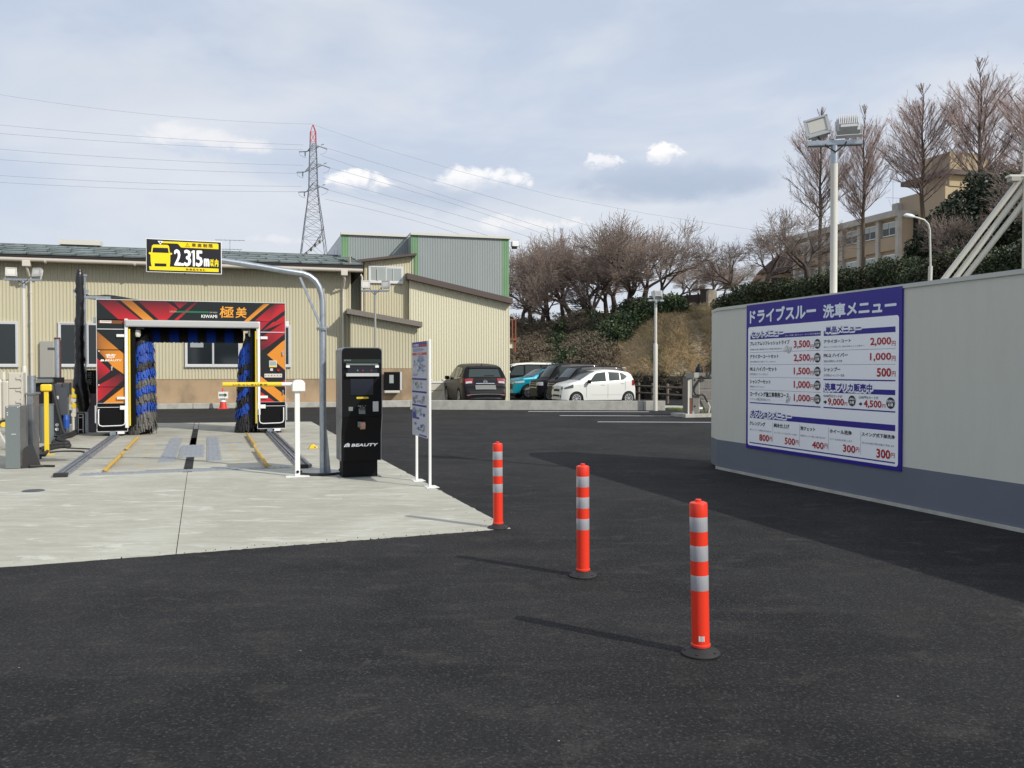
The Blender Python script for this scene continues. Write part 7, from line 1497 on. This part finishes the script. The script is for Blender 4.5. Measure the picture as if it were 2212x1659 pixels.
# clipped hedge along the crest, one long mass rising to the right
C = []; Rr = []
for _ in range(560):
    a = random.uniform(4.02, 7.0); base = pl_interp(CR, a); side = random.uniform(-1.6, 1.6); h = random.uniform(0, .75 if a > 4.25 else .45)
    C.append((base.x + side * .8, base.y + side * .8 - .4, base.z - .38 + h * (1 + .1 * (a - 4)))); Rr.append(random.uniform(.5, .85) * (1 if a > 4.3 else .7))
P = clump_cloud(C, Rr, 900, .1, .7); V, Fq = leaf_quads(P, .075); tag(mesh_np('crest_hedge', V, Fq, M['hedge']), 'long dark green hedge along the top of the bank above the grey wall', 'hedge', kind='stuff')
k = [i for i in range(len(C)) if mn.noise(Vector((C[i][0] * .4, C[i][1] * .4, 0))) > .12]; P = clump_cloud([C[i] for i in k], [Rr[i] * 1.04 for i in k], 300, .1, .7); V, Fq = leaf_quads(P, .07); tag(mesh_np('bronze_foliage', V, Fq, M['hedge2']), 'bronze-tinted leaves on parts of the dark hedge', 'hedge', kind='stuff')
C = []; Rr = []
for _ in range(300):
    a = random.uniform(4.7, 7.0); b = random.uniform(.3, 1.0); p = bank_pt(a, b); C.append((p.x, p.y, p.z + .3)); Rr.append(random.uniform(.6, 1.0))
P = clump_cloud(C, Rr, 250, .1, .8); V, Fq = leaf_quads(P, .11); tag(mesh_np('bank_shrubs', V, Fq, M['hedge']), 'dark shrubs covering the slope behind the grey wall', 'shrubs', kind='stuff')
# solid heart of the hedge so that the sky does not show through it
hv_ = []; 
for i in range(40):
    a = 4.15 + 2.85 * i / 39; b = pl_interp(CR, a); b2 = pl_interp(CR, min(a + .01, 6.999)); d = (b2 - b).normalized() if (b2 - b).length > 1e-5 else Vector((1, -.5, 0)); n_ = Vector((-d.y, d.x, 0)).normalized()
    for s_, z in ((-1.0, -.9), (-.8, .05), (.8, .2), (1.0, -.9)): hv_.append((b.x + n_.x * s_, b.y + n_.y * s_, b.z + z))
tag(mesh_np('hedge_heart', hv_, [(i * 4 + j, i * 4 + j + 1, (i + 1) * 4 + j + 1, (i + 1) * 4 + j) for i in range(39) for j in range(3)], M['hedge']), 'dense dark inside of the hedge on the crest', 'hedge', kind='stuff')

# ------------------------------------------------------------------ wooden log fence
fp0 = at(1352, 830, 42.0); fp1 = at(1490, 834, 35.5); fd = (fp1 - fp0).to_2d().to_3d(); Lf = fd.length; FF = Frame(fp0.to_2d().to_3d(), math.atan2(fd.y, fd.x))
t = thing('log_fence', 'brown log post and rail fence between the cars and the retaining wall', 'fence', FF.o, FF.a); npst = int(Lf / 1.55) + 1
for i in range(-2, npst + 2): MB().lathe([(.065, 0), (.065, .84), (.055, .87), (0, .88)], 10, c=(i * 1.55, 0, 0), caps=False).build('post', M['log'], t, smooth=50)
for i in range(-2, npst + 1):
    for z in (.40, .72): MB().tube([(i * 1.55 + .03, -.03, z), ((i + 1) * 1.55 - .03, -.03, z)], .045, 8).build('rail', M['log'], t, smooth=50)
g0 = [G(1420, 878), G(1500, 881), G(1540, 889), G(1440, 885)]
sheet('footpath', [(p.x, p.y) for p in (G(1405, 876.5), G(1560, 878), G(1560, 884), G(1430, 882))], -.004, .02, M['kerb'])
gp_ = [G(1432, 883.5), G(1560, 886), G(1560, 896), G(1470, 888.5)]; structure(MB().plate([(p.x, p.y) for p in gp_], -.003, .03).build('grass_verge', M['bank']))
n = 5000; u_, v__ = rng.uniform(0, 1, n), rng.uniform(0, 1, n); A4 = [np.array(p[:2]) for p in gp_]
P = ((1 - u_)[:, None] * ((1 - v__)[:, None] * A4[0] + v__[:, None] * A4[3]) + u_[:, None] * ((1 - v__)[:, None] * A4[1] + v__[:, None] * A4[2])); P = np.concatenate([P, np.full((n, 1), .03)], 1)
M['brightgrass'] = mat('bright_verge_grass', (.13, .19, .04), .9); blades(P, .10, .02, 'brightgrass', 'verge_grass', 'small strip of bright green grass at the end of the parking wall', .5)

# ------------------------------------------------------------------ on top of the bank
q0, q1 = at(1350, 700, 58), at(1532, 700, 53); FN = Frame(q0.to_2d().to_3d(), math.atan2(q1.y - q0.y, q1.x - q0.x)); zq0 = 4.9
t = thing('boundary_fence', 'dark brown panel fence on top of the bank under the cherry trees', 'fence', FN.o, FN.a); Lq = (q1 - q0).length; zt_ = FN.hit(1440, 641)[1]
M['fencebrown'] = mat('dark_brown_boards', (.055, .042, .042), .8)
for i in range(8): MB().box(i * Lq / 8 + .02, (i + 1) * Lq / 8 - .02, 0, .06, zq0, zt_).build('fence_panel', M['fencebrown' if i > 2 else 'stone'], t)
for i in range(9): MB().box(i * Lq / 8 - .04, i * Lq / 8 + .04, -.03, .09, zq0, zt_ + .08).build('fence_post', M['fencebrown'], t)
MB().box(Lq - .55, Lq + .1, -.2, .2, zq0, zt_ + .28).build('gate_pier', M['fencebrown'], t)
a, b = at(1529.5, 655, 50), at(1549, 627, 50); t = thing('stone_pillar', 'pale square stone pillar at the left end of the dark hedge', 'pillar', (a.x, a.y, 0)); MB().box(0, b.x - a.x, 0, .5, 4.8, b.z - .03).build('shaft', M['stone'], t, bevel=.02); MB().box(.03, b.x - a.x - .03, .03, .47, b.z - .03, b.z + .03).build('cap', M['stone'], t, bevel=.02)
# white van half hidden behind the trunks
a = at(1258, 703, 74); t = thing('distant_white_van', 'small white van parked on the hilltop behind the bare trunks', 'van', (a.x, a.y, 4.9), R(5))
MB().prism([(0, .3), (0, .8), (.5, 1.0), (.9, 1.55), (1.1, 1.7), (3.2, 1.7), (3.3, 1.5), (3.35, .3)], 0, 1.4).build('body', M['white'], t, bevel=.05); MB().prism([(.75, 1.05), (1.05, 1.5), (3.0, 1.5), (3.05, 1.05)], -.01, -.005).build('window', M['glass'], t)
for x in (.7, 2.7): MB().lathe([(.3, 0), (.3, .15)], 16, c=(x, -.02, .3), axis='y').build('wheel', M['tyre'], t)

# ------------------------------------------------------------------ bare trees
def grow_tree(seed, height, spread, levels=5, trunk_r=.2, lean=(0, 0), fork_h=.18, nfork=4, droop=.0):
    rnd = random.Random(seed); segs = []
    def branch(p, d, L, r, lev):
        n = 4 if lev < 2 else 3; pts = [p]; rad = [r]
        for i in range(n):
            d = (d + Vector((rnd.gauss(0, .13), rnd.gauss(0, .13), rnd.gauss(.03 if lev < 4 else 0, .09) - droop * lev * .02))).normalized(); p = p + d * L / n; pts.append(p); rad.append(r * (1 - .42 * (i + 1) / n))
        segs.append((lev, pts, rad))
        if lev >= levels: return
        k = {0: nfork, 1: 4, 2: 5, 3: 5, 4: 4}.get(lev, 4)
        for j in range(k):
            f = rnd.uniform(.35, 1.0) if lev else rnd.uniform(.75, 1.0)
            if j == 0: f = 1.0
            idx = min(int(f * n), n - 1); q = pts[idx].lerp(pts[idx + 1], f * n - idx); base = (pts[idx + 1] - pts[idx]).normalized()
            az = rnd.uniform(0, 2 * math.pi) if lev else 2 * math.pi * (j + rnd.random() * .6) / k
            ang = rnd.uniform(.45, .95) * spread if lev == 0 else rnd.uniform(.35, .95)
            if j == 0 and lev: ang *= .4
            x = base.orthogonal().normalized(); y = base.cross(x); nd = (base * math.cos(ang) + (x * math.cos(az) + y * math.sin(az)) * math.sin(ang)).normalized()
            if nd.z < -.1: nd.z *= -.3; nd.normalize()
            branch(q, nd, L * rnd.uniform(.62, .86) * (1.25 if lev == 0 else 1), rad[min(idx + 1, n)] * (.72 if lev < 2 else .6), lev + 1)
    branch(Vector((0, 0, -.3)), Vector((lean[0], lean[1], 1)).normalized(), height * fork_h + .3, trunk_r, 0)
    return segs
def tree_mesh(segs, rmin=.011):
    """two meshes: trunk with limbs, and twigs"""
    zt_ = max(p.z for _, pts, _ in segs for p in pts); A_ = MB(); TV = []; TF = []
    for lev, pts, rad in segs:
        if lev <= 2: A_.tube(pts, [max(r, .02) for r in rad], 7 if lev < 2 else 5, caps=lev == 0)
        else:
            for i in range(len(pts) - 1):
                a, b = pts[i], pts[i + 1]; r0, r1 = max(rad[i], rmin), max(rad[i + 1], rmin * .7); d = (b - a).normalized(); x = d.orthogonal().normalized(); y = d.cross(x); o = len(TV)
                for p, r in ((a, r0), (b, r1)):
                    for k in range(3): t = k * 2.0944; TV.append(tuple(p + (x * math.cos(t) + y * math.sin(t)) * r))
                for k in range(3): TF.append((o + k, o + (k + 1) % 3, o + 3 + (k + 1) % 3, o + 3 + k))
    return A_, TV, TF, zt_
def make_tree(name, lab, segs, bark='bark', twig='twig', rmin=.011, group=None):
    A_, TV, TF, zt_ = tree_mesh(segs, rmin); t = thing(name, lab, 'tree', group=group); A_.build('trunk', M[bark], t, smooth=60); mesh_np('crown', TV, TF, M[twig], t); t['h'] = zt_; return t
ct_ = [make_tree('cherry_tree', 'leafless cherry tree', grow_tree(11 + i, 6.2, s, 5, .19, l, fh, nf), rmin=.0095) for i, (s, l, fh, nf) in enumerate(((1.0, (.1, 0), .20, 4), (1.15, (-.25, .1), .16, 5), (.9, (.3, 0), .22, 4)))]
cm_ = {}
for c in bpy.data.objects:
    if c.parent: cm_.setdefault(c.parent.name, []).append(c)
def plant(protos, i, px, py, Y, ptop, rz, lab, group, sxy=1.0, lift=0.0, used=set()):
    o = protos[i % len(protos)]; b = at(px, py, Y); h = (py - ptop) / F * Y; s = h / o['h']
    if o.name in used: o = copy_tree(o, cm=cm_)
    else: used.add(o.name)
    o.location = (b.x, b.y, b.z + lift); o.rotation_euler = (0, 0, rz); o.scale = (s * sxy, s * sxy, s); o['label'] = lab
    if group: o['group'] = group
    return o
hs_ = [t_['h'] for t_ in ct_]
GRP = 'bare cherry trees on the bank'; SAME = 'leafless brown cherry tree in the dense row on the bank'
spec_t = [(1148, 712, 61, 506, 0, 0.9, 'leafless cherry tree nearest the warehouse corner'), (1198, 720, 58, 516, 1, 0.81, SAME), (1222, 700, 64, 491, 2, 0.85, SAME), (1260, 702, 60, 491, 0, 0.9, SAME), (1292, 704, 57, 486, 1, 0.9, SAME), (1310, 694, 60, 466, 2, 0.9, SAME),
          (1361, 672, 55, 456, 1, 0.95, SAME), (1390, 672, 54, 454, 0, 1.09, 'large spreading leafless cherry tree at the right end of the dense row'), (1170, 690, 70, 501, 2, 0.95, SAME), (1330, 690, 64, 464, 0, 0.95, SAME), (1240, 690, 70, 486, 1, 0.95, SAME), (1125, 700, 68, 521, 1, 0.76, SAME), (1425, 665, 60, 466, 2, 0.85, SAME)]
for i, (px, py, Y, tp, k, sx_, lab) in enumerate(spec_t): plant(ct_, k, px, py, Y, tp, i * 1.37, lab, GRP if lab == SAME else None, sx_)
SM = 'small distant leafless cherry tree on the skyline between the cherry row and the hedge'
for i, (px, py, Y, tp) in enumerate(((1490, 645, 75, 560), (1525, 645, 72, 552), (1560, 645, 76, 562), (1590, 640, 74, 558), (1462, 648, 78, 566))): plant(ct_, i, px, py, Y, tp, i * 2.1 + 1, SM, 'small cherry trees on the skyline', 1.1)
rt_ = [make_tree('garden_cherry_tree', 'leafless cherry', grow_tree(31 + i, 6.5, 1.15, 5, .17, l, .17, 4), rmin=.009) for i, l in enumerate(((.25, 0), (-.6, .0)))]
cm_.clear()
for c in bpy.data.objects:
    if c.parent: cm_.setdefault(c.parent.name, []).append(c)
for i, (px, py, Y, tp, k, sx_, rz, lab) in enumerate(((1645, 622, 46, 470, 0, 1.15, 0, 'leafless cherry tree with crooked limbs at the left of the school'), (1752, 610, 43, 430, 1, 1.3, .2, 'leafless cherry tree leaning far left in front of the school wing'), (1590, 640, 52, 500, 0, .8, 2.2, 'smaller leafless cherry tree beside the stone pillar'),
        (2070, 590, 36, 440, 0, .85, 1.0, 'leafless tree with dark crooked branches in front of the dark evergreen'), (2195, 560, 47, 372, 1, .9, 2.5, 'reddish bare tree behind the leaning stay pipes'), (2222, 540, 36, 330, 0, .8, 4, 'bare tree at the right edge behind the stay pipes'), (2125, 570, 44, 425, 1, .8, 5, 'bare brown tree between the two right-hand conifers'))):
    plant(rt_, k, px, py, Y, tp, rz, lab, None, sx_)
# tall leafless conifers
def grow_redwood(seed, H, Wd, base=.30, forks=0, asym=0):
    rnd = random.Random(seed); segs = []; n = 22; pts = []; rad = []
    for i in range(n + 1): z = H * i / n; pts.append(Vector((.05 * math.sin(i * .9 + seed), .05 * math.cos(i * .7 + seed), z - .2))); rad.append(max(.22 * (1 - i / n) ** .85, .014))
    segs.append((0, pts, rad))
    def shoot(p, d, L, r, lev, up):
        k = 5 if lev == 1 else 3; q = [p]; rr = [r]
        for i in range(k): d = (d + Vector((rnd.gauss(0, .06), rnd.gauss(0, .06), up))).normalized(); p = p + d * L / k; q.append(p); rr.append(r * (1 - .75 * (i + 1) / k))
        segs.append((2 if lev == 1 else 3, q, rr))
        if lev >= 4: return
        m = {1: int(5 + L * 3.2), 2: int(3 + L * 3.5), 3: 2}[lev]
        for j in range(m):
            f = rnd.uniform(.12, 1); idx = min(int(f * k), k - 1); b = q[idx].lerp(q[idx + 1], f * k - idx); dd = (q[idx + 1] - q[idx]).normalized(); x = dd.orthogonal().normalized(); y = dd.cross(x); az = rnd.uniform(0, 6.28); an = rnd.uniform(.35, .75)
            nd = (dd * math.cos(an) + (x * math.cos(az) + y * math.sin(az)) * math.sin(an) + Vector((0, 0, .25))).normalized(); shoot(b, nd, L * (1 - f * .5) * rnd.uniform(.32, .6), r * .45, lev + 1, up)
    N_ = 84
    for i in range(N_):
        f = base + (1 - base) * (i + rnd.random()) / N_; f = min(f, .99); z = H * f; g = (f - base) / (1 - base); env = (math.sin(math.pi * min(g * 1.0 + .16, 1) ** .80)) ** .75 if g < .9 else .35 * (1 - g) * 8
        env = max(env, .10) * rnd.uniform(.72, 1.12); az = rnd.uniform(0, 6.28) + i * 2.4; L = Wd * env * 1.25 + .15; ang = R(56) - R(30) * g; k_ = f * n; idx = min(int(k_), n - 1); p = pts[idx].lerp(pts[idx + 1], k_ - idx)
        shoot(p, Vector((math.cos(az) * math.sin(ang), math.sin(az) * math.sin(ang), math.cos(ang))), L, .045 * (1 - .6 * g), 1, .035)
    return segs
rw_ = [make_tree('bare_conifer', 'tall leafless conifer', grow_redwood(50 + i, 13, w_, b_), 'rbark', 'rtwig', .0040) for i, (w_, b_) in enumerate(((3.0, .34), (3.1, .30)))]
cm_.clear()
for c in bpy.data.objects:
    if c.parent: cm_.setdefault(c.parent.name, []).append(c)
for i, (px, py, Y, tp, k, sx_, rz, lab) in enumerate(((1771, 600, 53, 232, 0, .82, 0, 'leftmost tall leafless conifer, just left of the big floodlight pole'), (1864.5, 592, 51, 220, 1, .82, 1, 'tall leafless conifer just right of the big floodlight pole'),
        (1991, 565, 48, 178, 0, .98, 2.4, 'tall leafless conifer in front of the school tower'), (2115, 540, 46, 117, 1, 1.0, 3.6, 'tallest leafless conifer, with the broadest crown'), (2226, 540, 44, 128, 0, 1.0, 5, 'tall leafless conifer cut by the right edge of the photo'))):
    plant(rw_, k, px, py, Y, tp, rz, lab, None, sx_)
plant(rw_, 1, 1213, 690, 72, 488, .5, 'thin leafless conifer poking up behind the left part of the cherry row', None, .7)
# dark evergreen
def evergreen(lab, px, py, Y, blobs, mats='evergreen', dens=300, size=.2):
    b = at(px, py, Y); t = thing('evergreen_tree', lab, 'tree', (b.x, b.y, 4.9)); MB().tube([(0, 0, 0), (.1, 0, 1.5), (0, 0, 3)], [.22, .18, .1], 8).build('trunk', M['bark'], t); C = []; Rr = []
    for (x, y, r) in [(x_, y_, r_ * 1.25) for x_, y_, r_ in blobs]:
        p = at(x, y, Y + random.uniform(-.8, .8)) - Vector((b.x, b.y, 4.9)); C.append(tuple(p)); Rr.append(r)
    P = clump_cloud(C, Rr, dens, .2, .85); V, Fq = leaf_quads(P, size); mesh_np('crown', V, Fq, M[mats], t); return t
evergreen('dark round evergreen tree beside the school tower', 2040, 580, 41, [(2030, 500, .8), (2060, 475, .9), (2085, 455, .9), (2055, 520, 1.0), (2095, 500, 1.1), (2010, 530, .7), (1990, 535, .6), (2045, 560, .9), (2100, 545, 1.0), (2130, 470, .9), (2150, 430, 1.0), (2180, 420, 1.0), (2120, 400, .7), (2200, 470, 1.1), (2160, 500, 1.1), (2140, 540, 1.0), (2200, 520, 1.1), (1985, 555, .55), (2075, 440, .6), (1975, 568, .5)], dens=800, size=.12)
evergreen('olive green evergreen treetop behind the tallest conifer', 2150, 560, 47, [(2130, 395, .7), (2155, 385, .8), (2180, 395, .7), (2205, 385, .8), (2190, 420, .9), (2150, 420, .9)], 'ivy2', 600, .11)

# ------------------------------------------------------------------ school on the hill
w0 = at(1940, 500, 75); w1 = at(1718, 520, 89.6); SA = math.atan2(w0.y - w1.y, w0.x - w1.x); SC = Frame(w1.to_2d().to_3d(), SA); Ls = (w0 - w1).to_2d().length
t = thing('school_building', 'tan school building with a tower, partly hidden behind the leafless conifers', 'building', SC.o, SC.a)
zr = (SC.hit(1718, 512)[1] + SC.hit(1940, 452)[1]) / 2; zb0 = 4.5
MB().box(-.0, Ls, .25, 10, zb0, zr - .55).build('wall', M['school'], t); MB().box(-.6, Ls + .2, -.45, 10.5, zr - .55, zr).build('roof', M['school_grey'], t)
hs2 = lambda x, y, yo=0: SC.hit(*Z('g', x, y), yo)
f2a, f2b = hs2(1160, 1215)[1], hs2(1160, 1125)[1]; f1b = hs2(1150, 1338)[1]; f1a = f1b - (f2b - f2a); nb_ = 6; bw = Ls / nb_
for i in range(nb_ + 1): MB().box(i * bw - .2, i * bw + .2, -.15, .25, zb0, zr - .55).build('column', M['school_grey'], t)
for i in range(nb_):
    for (a, b) in ((f2a, f2b), (f1a, f1b)):
        x0, x1 = i * bw + .42, (i + 1) * bw - .42; wf = MB().box(x0, x1, .13, .249, a, b).build('window', M['alu'], t)
        for q in range(2): MB().box(x0 + .06 + q * (x1 - x0) / 2, x0 + (q + 1) * (x1 - x0) / 2 - .05, .10, .128, a + .08, b - .08).build('pane', M['glass'], wf); MB().box(x0 + .06 + q * (x1 - x0) / 2, x0 + (q + 1) * (x1 - x0) / 2 - .05, .095, .099, b - .55, b - .08).build('blind', M['paleglass'], wf)
    MB().box(i * bw + .25, (i + 1) * bw - .25, .0, .249, f1b + .35, f2a - .12).build('spandrel', M['school'], t)
# tower: faces set by the corners seen in the photograph
def tower_block(c_left, c_mid, c_right, ytop, ybot_z, Ym, name, mleft, mfront):
    m = at(c_mid, 400, Ym); ex, ey = SC.ex, SC.ey      # ex runs away from/towards along the wing, -ey faces the camera side
    # left face runs along ex, front face runs along ey
    def along(d, px):
        k = (px - CX) / F; # (m.x + d.x t) = k (m.y + d.y t)
        return (k * m.y - m.x) / (d.x - k * d.y)
    tL = along(SC.ex, c_left); tR = along(SC.ey, c_right); z1 = 1.5 + (798 - ytop) * Ym / F
    q = SC.loc(m); x0, x1 = sorted((q[0], q[0] + tL)); y0, y1 = sorted((q[1], q[1] + tR)); mb = MB(); mb.box(x0, x1, y0, y1, ybot_z, z1)
    mb.m = [0, 0, 0, 0, 0, 0]; mb.m[5] = 1; mb.m[3] = 0
    return mb.build(name, [M[mleft], M[mfront]], t), (x0, x1, y0, y1, z1)
tb, (tx0, tx1, ty0, ty1, tz1) = tower_block(1940, 2042, 2125, 403, zb0, 72, 'tower_wall', 'school', 'school_sun')
tb2, (ux0, ux1, uy0, uy1, uz1) = tower_block(1986, 2051, 2130, 329, tz1 + .02, 72, 'upper_tower_wall', 'school', 'school_sun')
MB().box(ux0 - 1.8, ux1 + .5, uy0 - .6, uy1, tz1 + .9, tz1 + 1.3).build('canopy', M['roofbrown'], t)
for fx, za, zb__ in ((.25, 9.2, 11.2), (.25, 5.4, 8.0), (.25, 13, 15)):
    MB().box(tx0 + (tx1 - tx0) * fx, tx0 + (tx1 - tx0) * fx + 1.0, ty0 - .08, ty0 - .01, za, zb__).build('window', M['glass'], t)
MB().box(tx0 - .35, tx0 + .35, ty0 - .5, ty0 + .3, zb0, tz1 - .5).build('column', M['school_grey'], t)
# low brown gabled hall at the left end
hl = Frame(at(1640, 580, 92).to_2d().to_3d(), R(-12)); a = hl.hit(1635, 583); b = hl.hit(1725, 512)
t = thing('gabled_hall', 'low hall with a brown pitched roof at the left end of the school', 'building', hl.o, hl.a)
MB().prism([(a[0], a[1] - .4), (b[0], b[1]), (b[0] + (b[0] - a[0]), a[1] - .4)], -1, 12).build('roof', M['roofbrown'], t); MB().box(a[0] + .8, 2 * b[0] - a[0] - .8, -.2, 11, 4.5, a[1] - .41).build('wall', M['school'], t)
for i in range(3): x = a[0] + 1.5 + i * 2.2; MB().box(x, x + 1.4, -.27, -.21, a[1] - 2.2, a[1] - .9).build('window', M['glass'], t)
# rooftop television aerials
def aerial(lab, frame_pt, h, rz, w=.75):
    t = thing('television_aerial', lab, 'aerial', frame_pt, rz); MB().tube([(0, 0, 0), (0, 0, h)], .018, 6).build('mast', M['galv'], t)
    for z, wd in ((h, w), (h * .42, w * .8)):
        MB().tube([(-wd, 0, z), (wd, 0, z)], .012, 5).build('boom', M['galv'], t)
        for i in range(7): x = -wd + 2 * wd * i / 6; MB().tube([(x, -.18, z), (x, .18, z)], .008, 4).build('element', M['galv'], t)
    MB().tube([(-.45, 0, h * .36), (0, 0, 0), (.45, 0, h * .36)], .012, 5).build('stay', M['galv'], t)
p = at(497, 553, A.w(A.hit(497, 553, 6)[0], 6).y); aerial('thin television aerial on the workshop roof beside the height sign', p, (553 - 519) * p.y / F, R(10), .62)
p = at(*Z('g', 1172, 1048), 80); aerial('television aerial on the school roof left of the tower', p, 2.6, R(10), .9)
# street lamp on the hill road
sp0 = at(2009, 620, 31); t = thing('street_lamp', 'white single-arm street lamp behind the hedge, left of the stay pipes', 'street lamp', (sp0.x, sp0.y, 4.3)); o = t.location
def L_(x, y): p = at(x, y, 31); return tuple(p - o)
B_ = L_(2009, 604); MB().tube([(B_[0], 0, 0), B_, L_(2010, 575)], .075, 10).build('lower_pole', M['offwhite'], t, smooth=50)
MB().tube([L_(2010, 576), L_(2009, 520), L_(2008.5, 497), L_(2005, 484), L_(1996, 475), L_(1980, 470), L_(1970, 468)], .035, 10).build('upper_pole', M['offwhite'], t, smooth=50)
a = L_(1975, 468); b = L_(1953, 465); MB().tube([a, tuple(Vector(a).lerp(Vector(b), .3)), tuple(Vector(a).lerp(Vector(b), .8)), b], [.04, .08, .085, .04], 10).build('lamp_head', M['white'], t, smooth=60)

# ------------------------------------------------------------------ pylon and lines
YP_ = 165.0; pt = at(*Z('p', 405, 125), YP_); PY = Frame((pt.x, pt.y, 0), R(18)); t = thing('lattice_pylon', 'grey lattice transmission tower with a red top beyond the warehouse', 'pylon', PY.o, PY.a)
zp = lambda y: PY.hit(*Z('p', 405, y))[1]; wz = [(125, 2), (200, 32), (300, 35), (380, 40), (520, 46), (740, 52), (900, 72), (1050, 98), (1250, 128), (1450, 158)]; mpx = YP_ / F / 3.95 * .864
lv = [(zp(y), w_ * mpx / 1.26) for y, w_ in wz]; z_b, w_b = lv[-1]; lv.append((0, w_b + z_b * (lv[-1][1] - lv[-2][1]) / (lv[-2][0] - lv[-1][0])))
ext = []
for (z0, a), (z1, b) in zip(lv[:-1], lv[1:]):
    k = max(1, int(round((z0 - z1) / max(1.7, (a + b) * .62)))); ext += [(z0 + (z1 - z0) * i / k, a + (b - a) * i / k) for i in range(k)]
ext.append(lv[-1]); zred = zp(305)
def lattice(sel, name, m, r=.062):
    mb = MB(); 
    for (z0, a), (z1, b) in zip(ext[:-1], ext[1:]):
        if not sel((z0 + z1) / 2): continue
        c0 = [(-a, -a), (a, -a), (a, a), (-a, a)]; c1 = [(-b, -b), (b, -b), (b, b), (-b, b)]
        for i in range(4):
            j = (i + 1) % 4; mb.beam((*c0[i], z0), (*c1[i], z1), r * 1.6, r * 1.6); mb.beam((*c0[i], z0), (*c1[j], z1), r, r); mb.beam((*c0[j], z0), (*c1[i], z1), r, r); mb.beam((*c1[i], z1), (*c1[j], z1), r, r)
    return mb.build(name, M[m], t)
lattice(lambda z: z > zred, 'red_top', 'pylonred'); lattice(lambda z: z <= zred, 'tower_body', 'pylon')
def ppt(x, y, yo=0): q = PY.hit(*Z('p', x, y), yo); return (q[0], yo, q[1])
arms = [((345, 390), (470, 340), 320), ((322, 592), (497, 525), 500), ((338, 788), (482, 738), 705)]; tips = []
for (l, r_, ytop) in arms:
    mb = MB(); L0 = ppt(*l, 1.0); R0 = ppt(*r_, -1.0); zt_, zm_ = zp(ytop), zp((l[1] + r_[1]) / 2); w_ = 1.0
    for tip in (L0, R0):
        for sy in (-1, 1): mb.beam(tip, (0, sy * w_, zt_), .07, .07); mb.beam(tip, (0, sy * w_, zm_), .08, .08)
        for f in (.3, .6): a = Vector(tip).lerp(Vector((0, 1, zt_)), f); b = Vector(tip).lerp(Vector((0, -1, zm_)), f); mb.beam(a, b, .05, .05); mb.beam(a, Vector(tip).lerp(Vector((0, -1, zm_)), f + .25), .05, .05)
    mb.build('cross_arm', M['pylon'], t); tips.append((L0, R0))
def wire(name, lab, pts, r=.05, grp=None):
    o = pts[0]; t_ = thing(name, lab, 'power line', o, 0, grp); MB().tube([tuple(p - o) for p in pts], r, 4, caps=False).build('cable', M['wire'], t_)
def span(a, b, sag, n=26): return [a.lerp(b, i / n) - Vector((0, 0, sag * 4 * (i / n) * (1 - i / n))) for i in range(n + 1)]
GL = 'power lines running left from the pylon'; GRt = 'power lines running right from the pylon'
LW = ['upper', 'upper', 'middle', 'middle', 'lower', 'lower']
for i, (x0, y0, x1, y1) in enumerate(((-60, 264, 655, 313), (-60, 283, 655, 323.5), (-60, 317, 655, 357), (-60, 340, 655, 374.5), (-60, 375, 652, 402.5), (-60, 390, 650, 414))):
    wire('power_line', '%s pair of thin cables running left from the pylon arms' % LW[i], span(at(x1, y1, YP_), at(x0, y0, 150), .5), .024, GL + ', ' + LW[i] + ' pair')
wire('power_line', 'topmost thin earth cable running left from the pylon tip', span(at(674, 268, YP_), at(-60, 194, 150), 1.2), .02)
for i, (x0, y0, xm_, ym_, x1, y1) in enumerate(((700, 318, 1000, 408, 1330, 504), (695, 336, 1000, 436, 1300, 532), (704, 360, 1000, 447, 1240, 530), (697, 385, 1000, 468, 1180, 525), (702, 408, 950, 478, 1120, 530), (702, 430, 900, 478, 1060, 530))):
    a, m, b = at(x0, y0, YP_), at(xm_, ym_, YP_ - 8), at(x1, y1, YP_ - 16); b2 = at(x1 + (x1 - xm_) * .8, y1 + (y1 - ym_) * .72, YP_ - 26)
    pts = [(a * (1 - u) * (1 - u) + (m * 2 - (a + b) * .5) * 2 * u * (1 - u) + b * u * u) for u in np.linspace(0, 1.0, 24)]
    wire('power_line', '%s pair of thin cables sloping down right from the pylon arms' % LW[i], pts + [b2], .026, GRt + ', ' + LW[i] + ' pair')
pts = [at(678, 270, YP_), at(830, 322, YP_ - 4), at(1000, 372, YP_ - 8), at(1200, 424, YP_ - 12), at(1400, 462, YP_ - 16), at(1650, 500, YP_ - 20)]; wire('power_line', 'topmost thin earth cable sloping down right from the pylon tip', pts, .02)
ins = MB()
for (l, r_, _) in arms:
    L0 = ppt(l[0] - 20, l[1], 1); L1 = ppt(l[0] - 78, l[1] + 2, 1); L2 = ppt(l[0] - 40, l[1] + 52, 1); L3 = ppt(l[0] - 5, l[1] + 60, 1)
    ins.tube([ppt(*l, 1), L1], .11, 5).tube([L1, ppt(l[0] - 66, l[1] + 36, 1), L2, L3], .03, 4).tube([ppt(l[0] - 18, l[1] + 5, 1), ppt(l[0] - 18, l[1] + 45, 1)], .12, 5)
    ins.tube([ppt(*r_, -1), ppt(r_[0] + 75, r_[1] + 28, -1)], .11, 5).tube([ppt(r_[0] + 15, r_[1] - 15, -1), ppt(r_[0] + 42, r_[1] - 22, -1)], .09, 5).tube([ppt(r_[0] + 75, r_[1] + 30, -1), ppt(r_[0] + 55, r_[1] + 65, -1), ppt(r_[0] + 5, r_[1] + 80, -1)], .025, 4)
ins.build('insulators', M['pylon'], t)
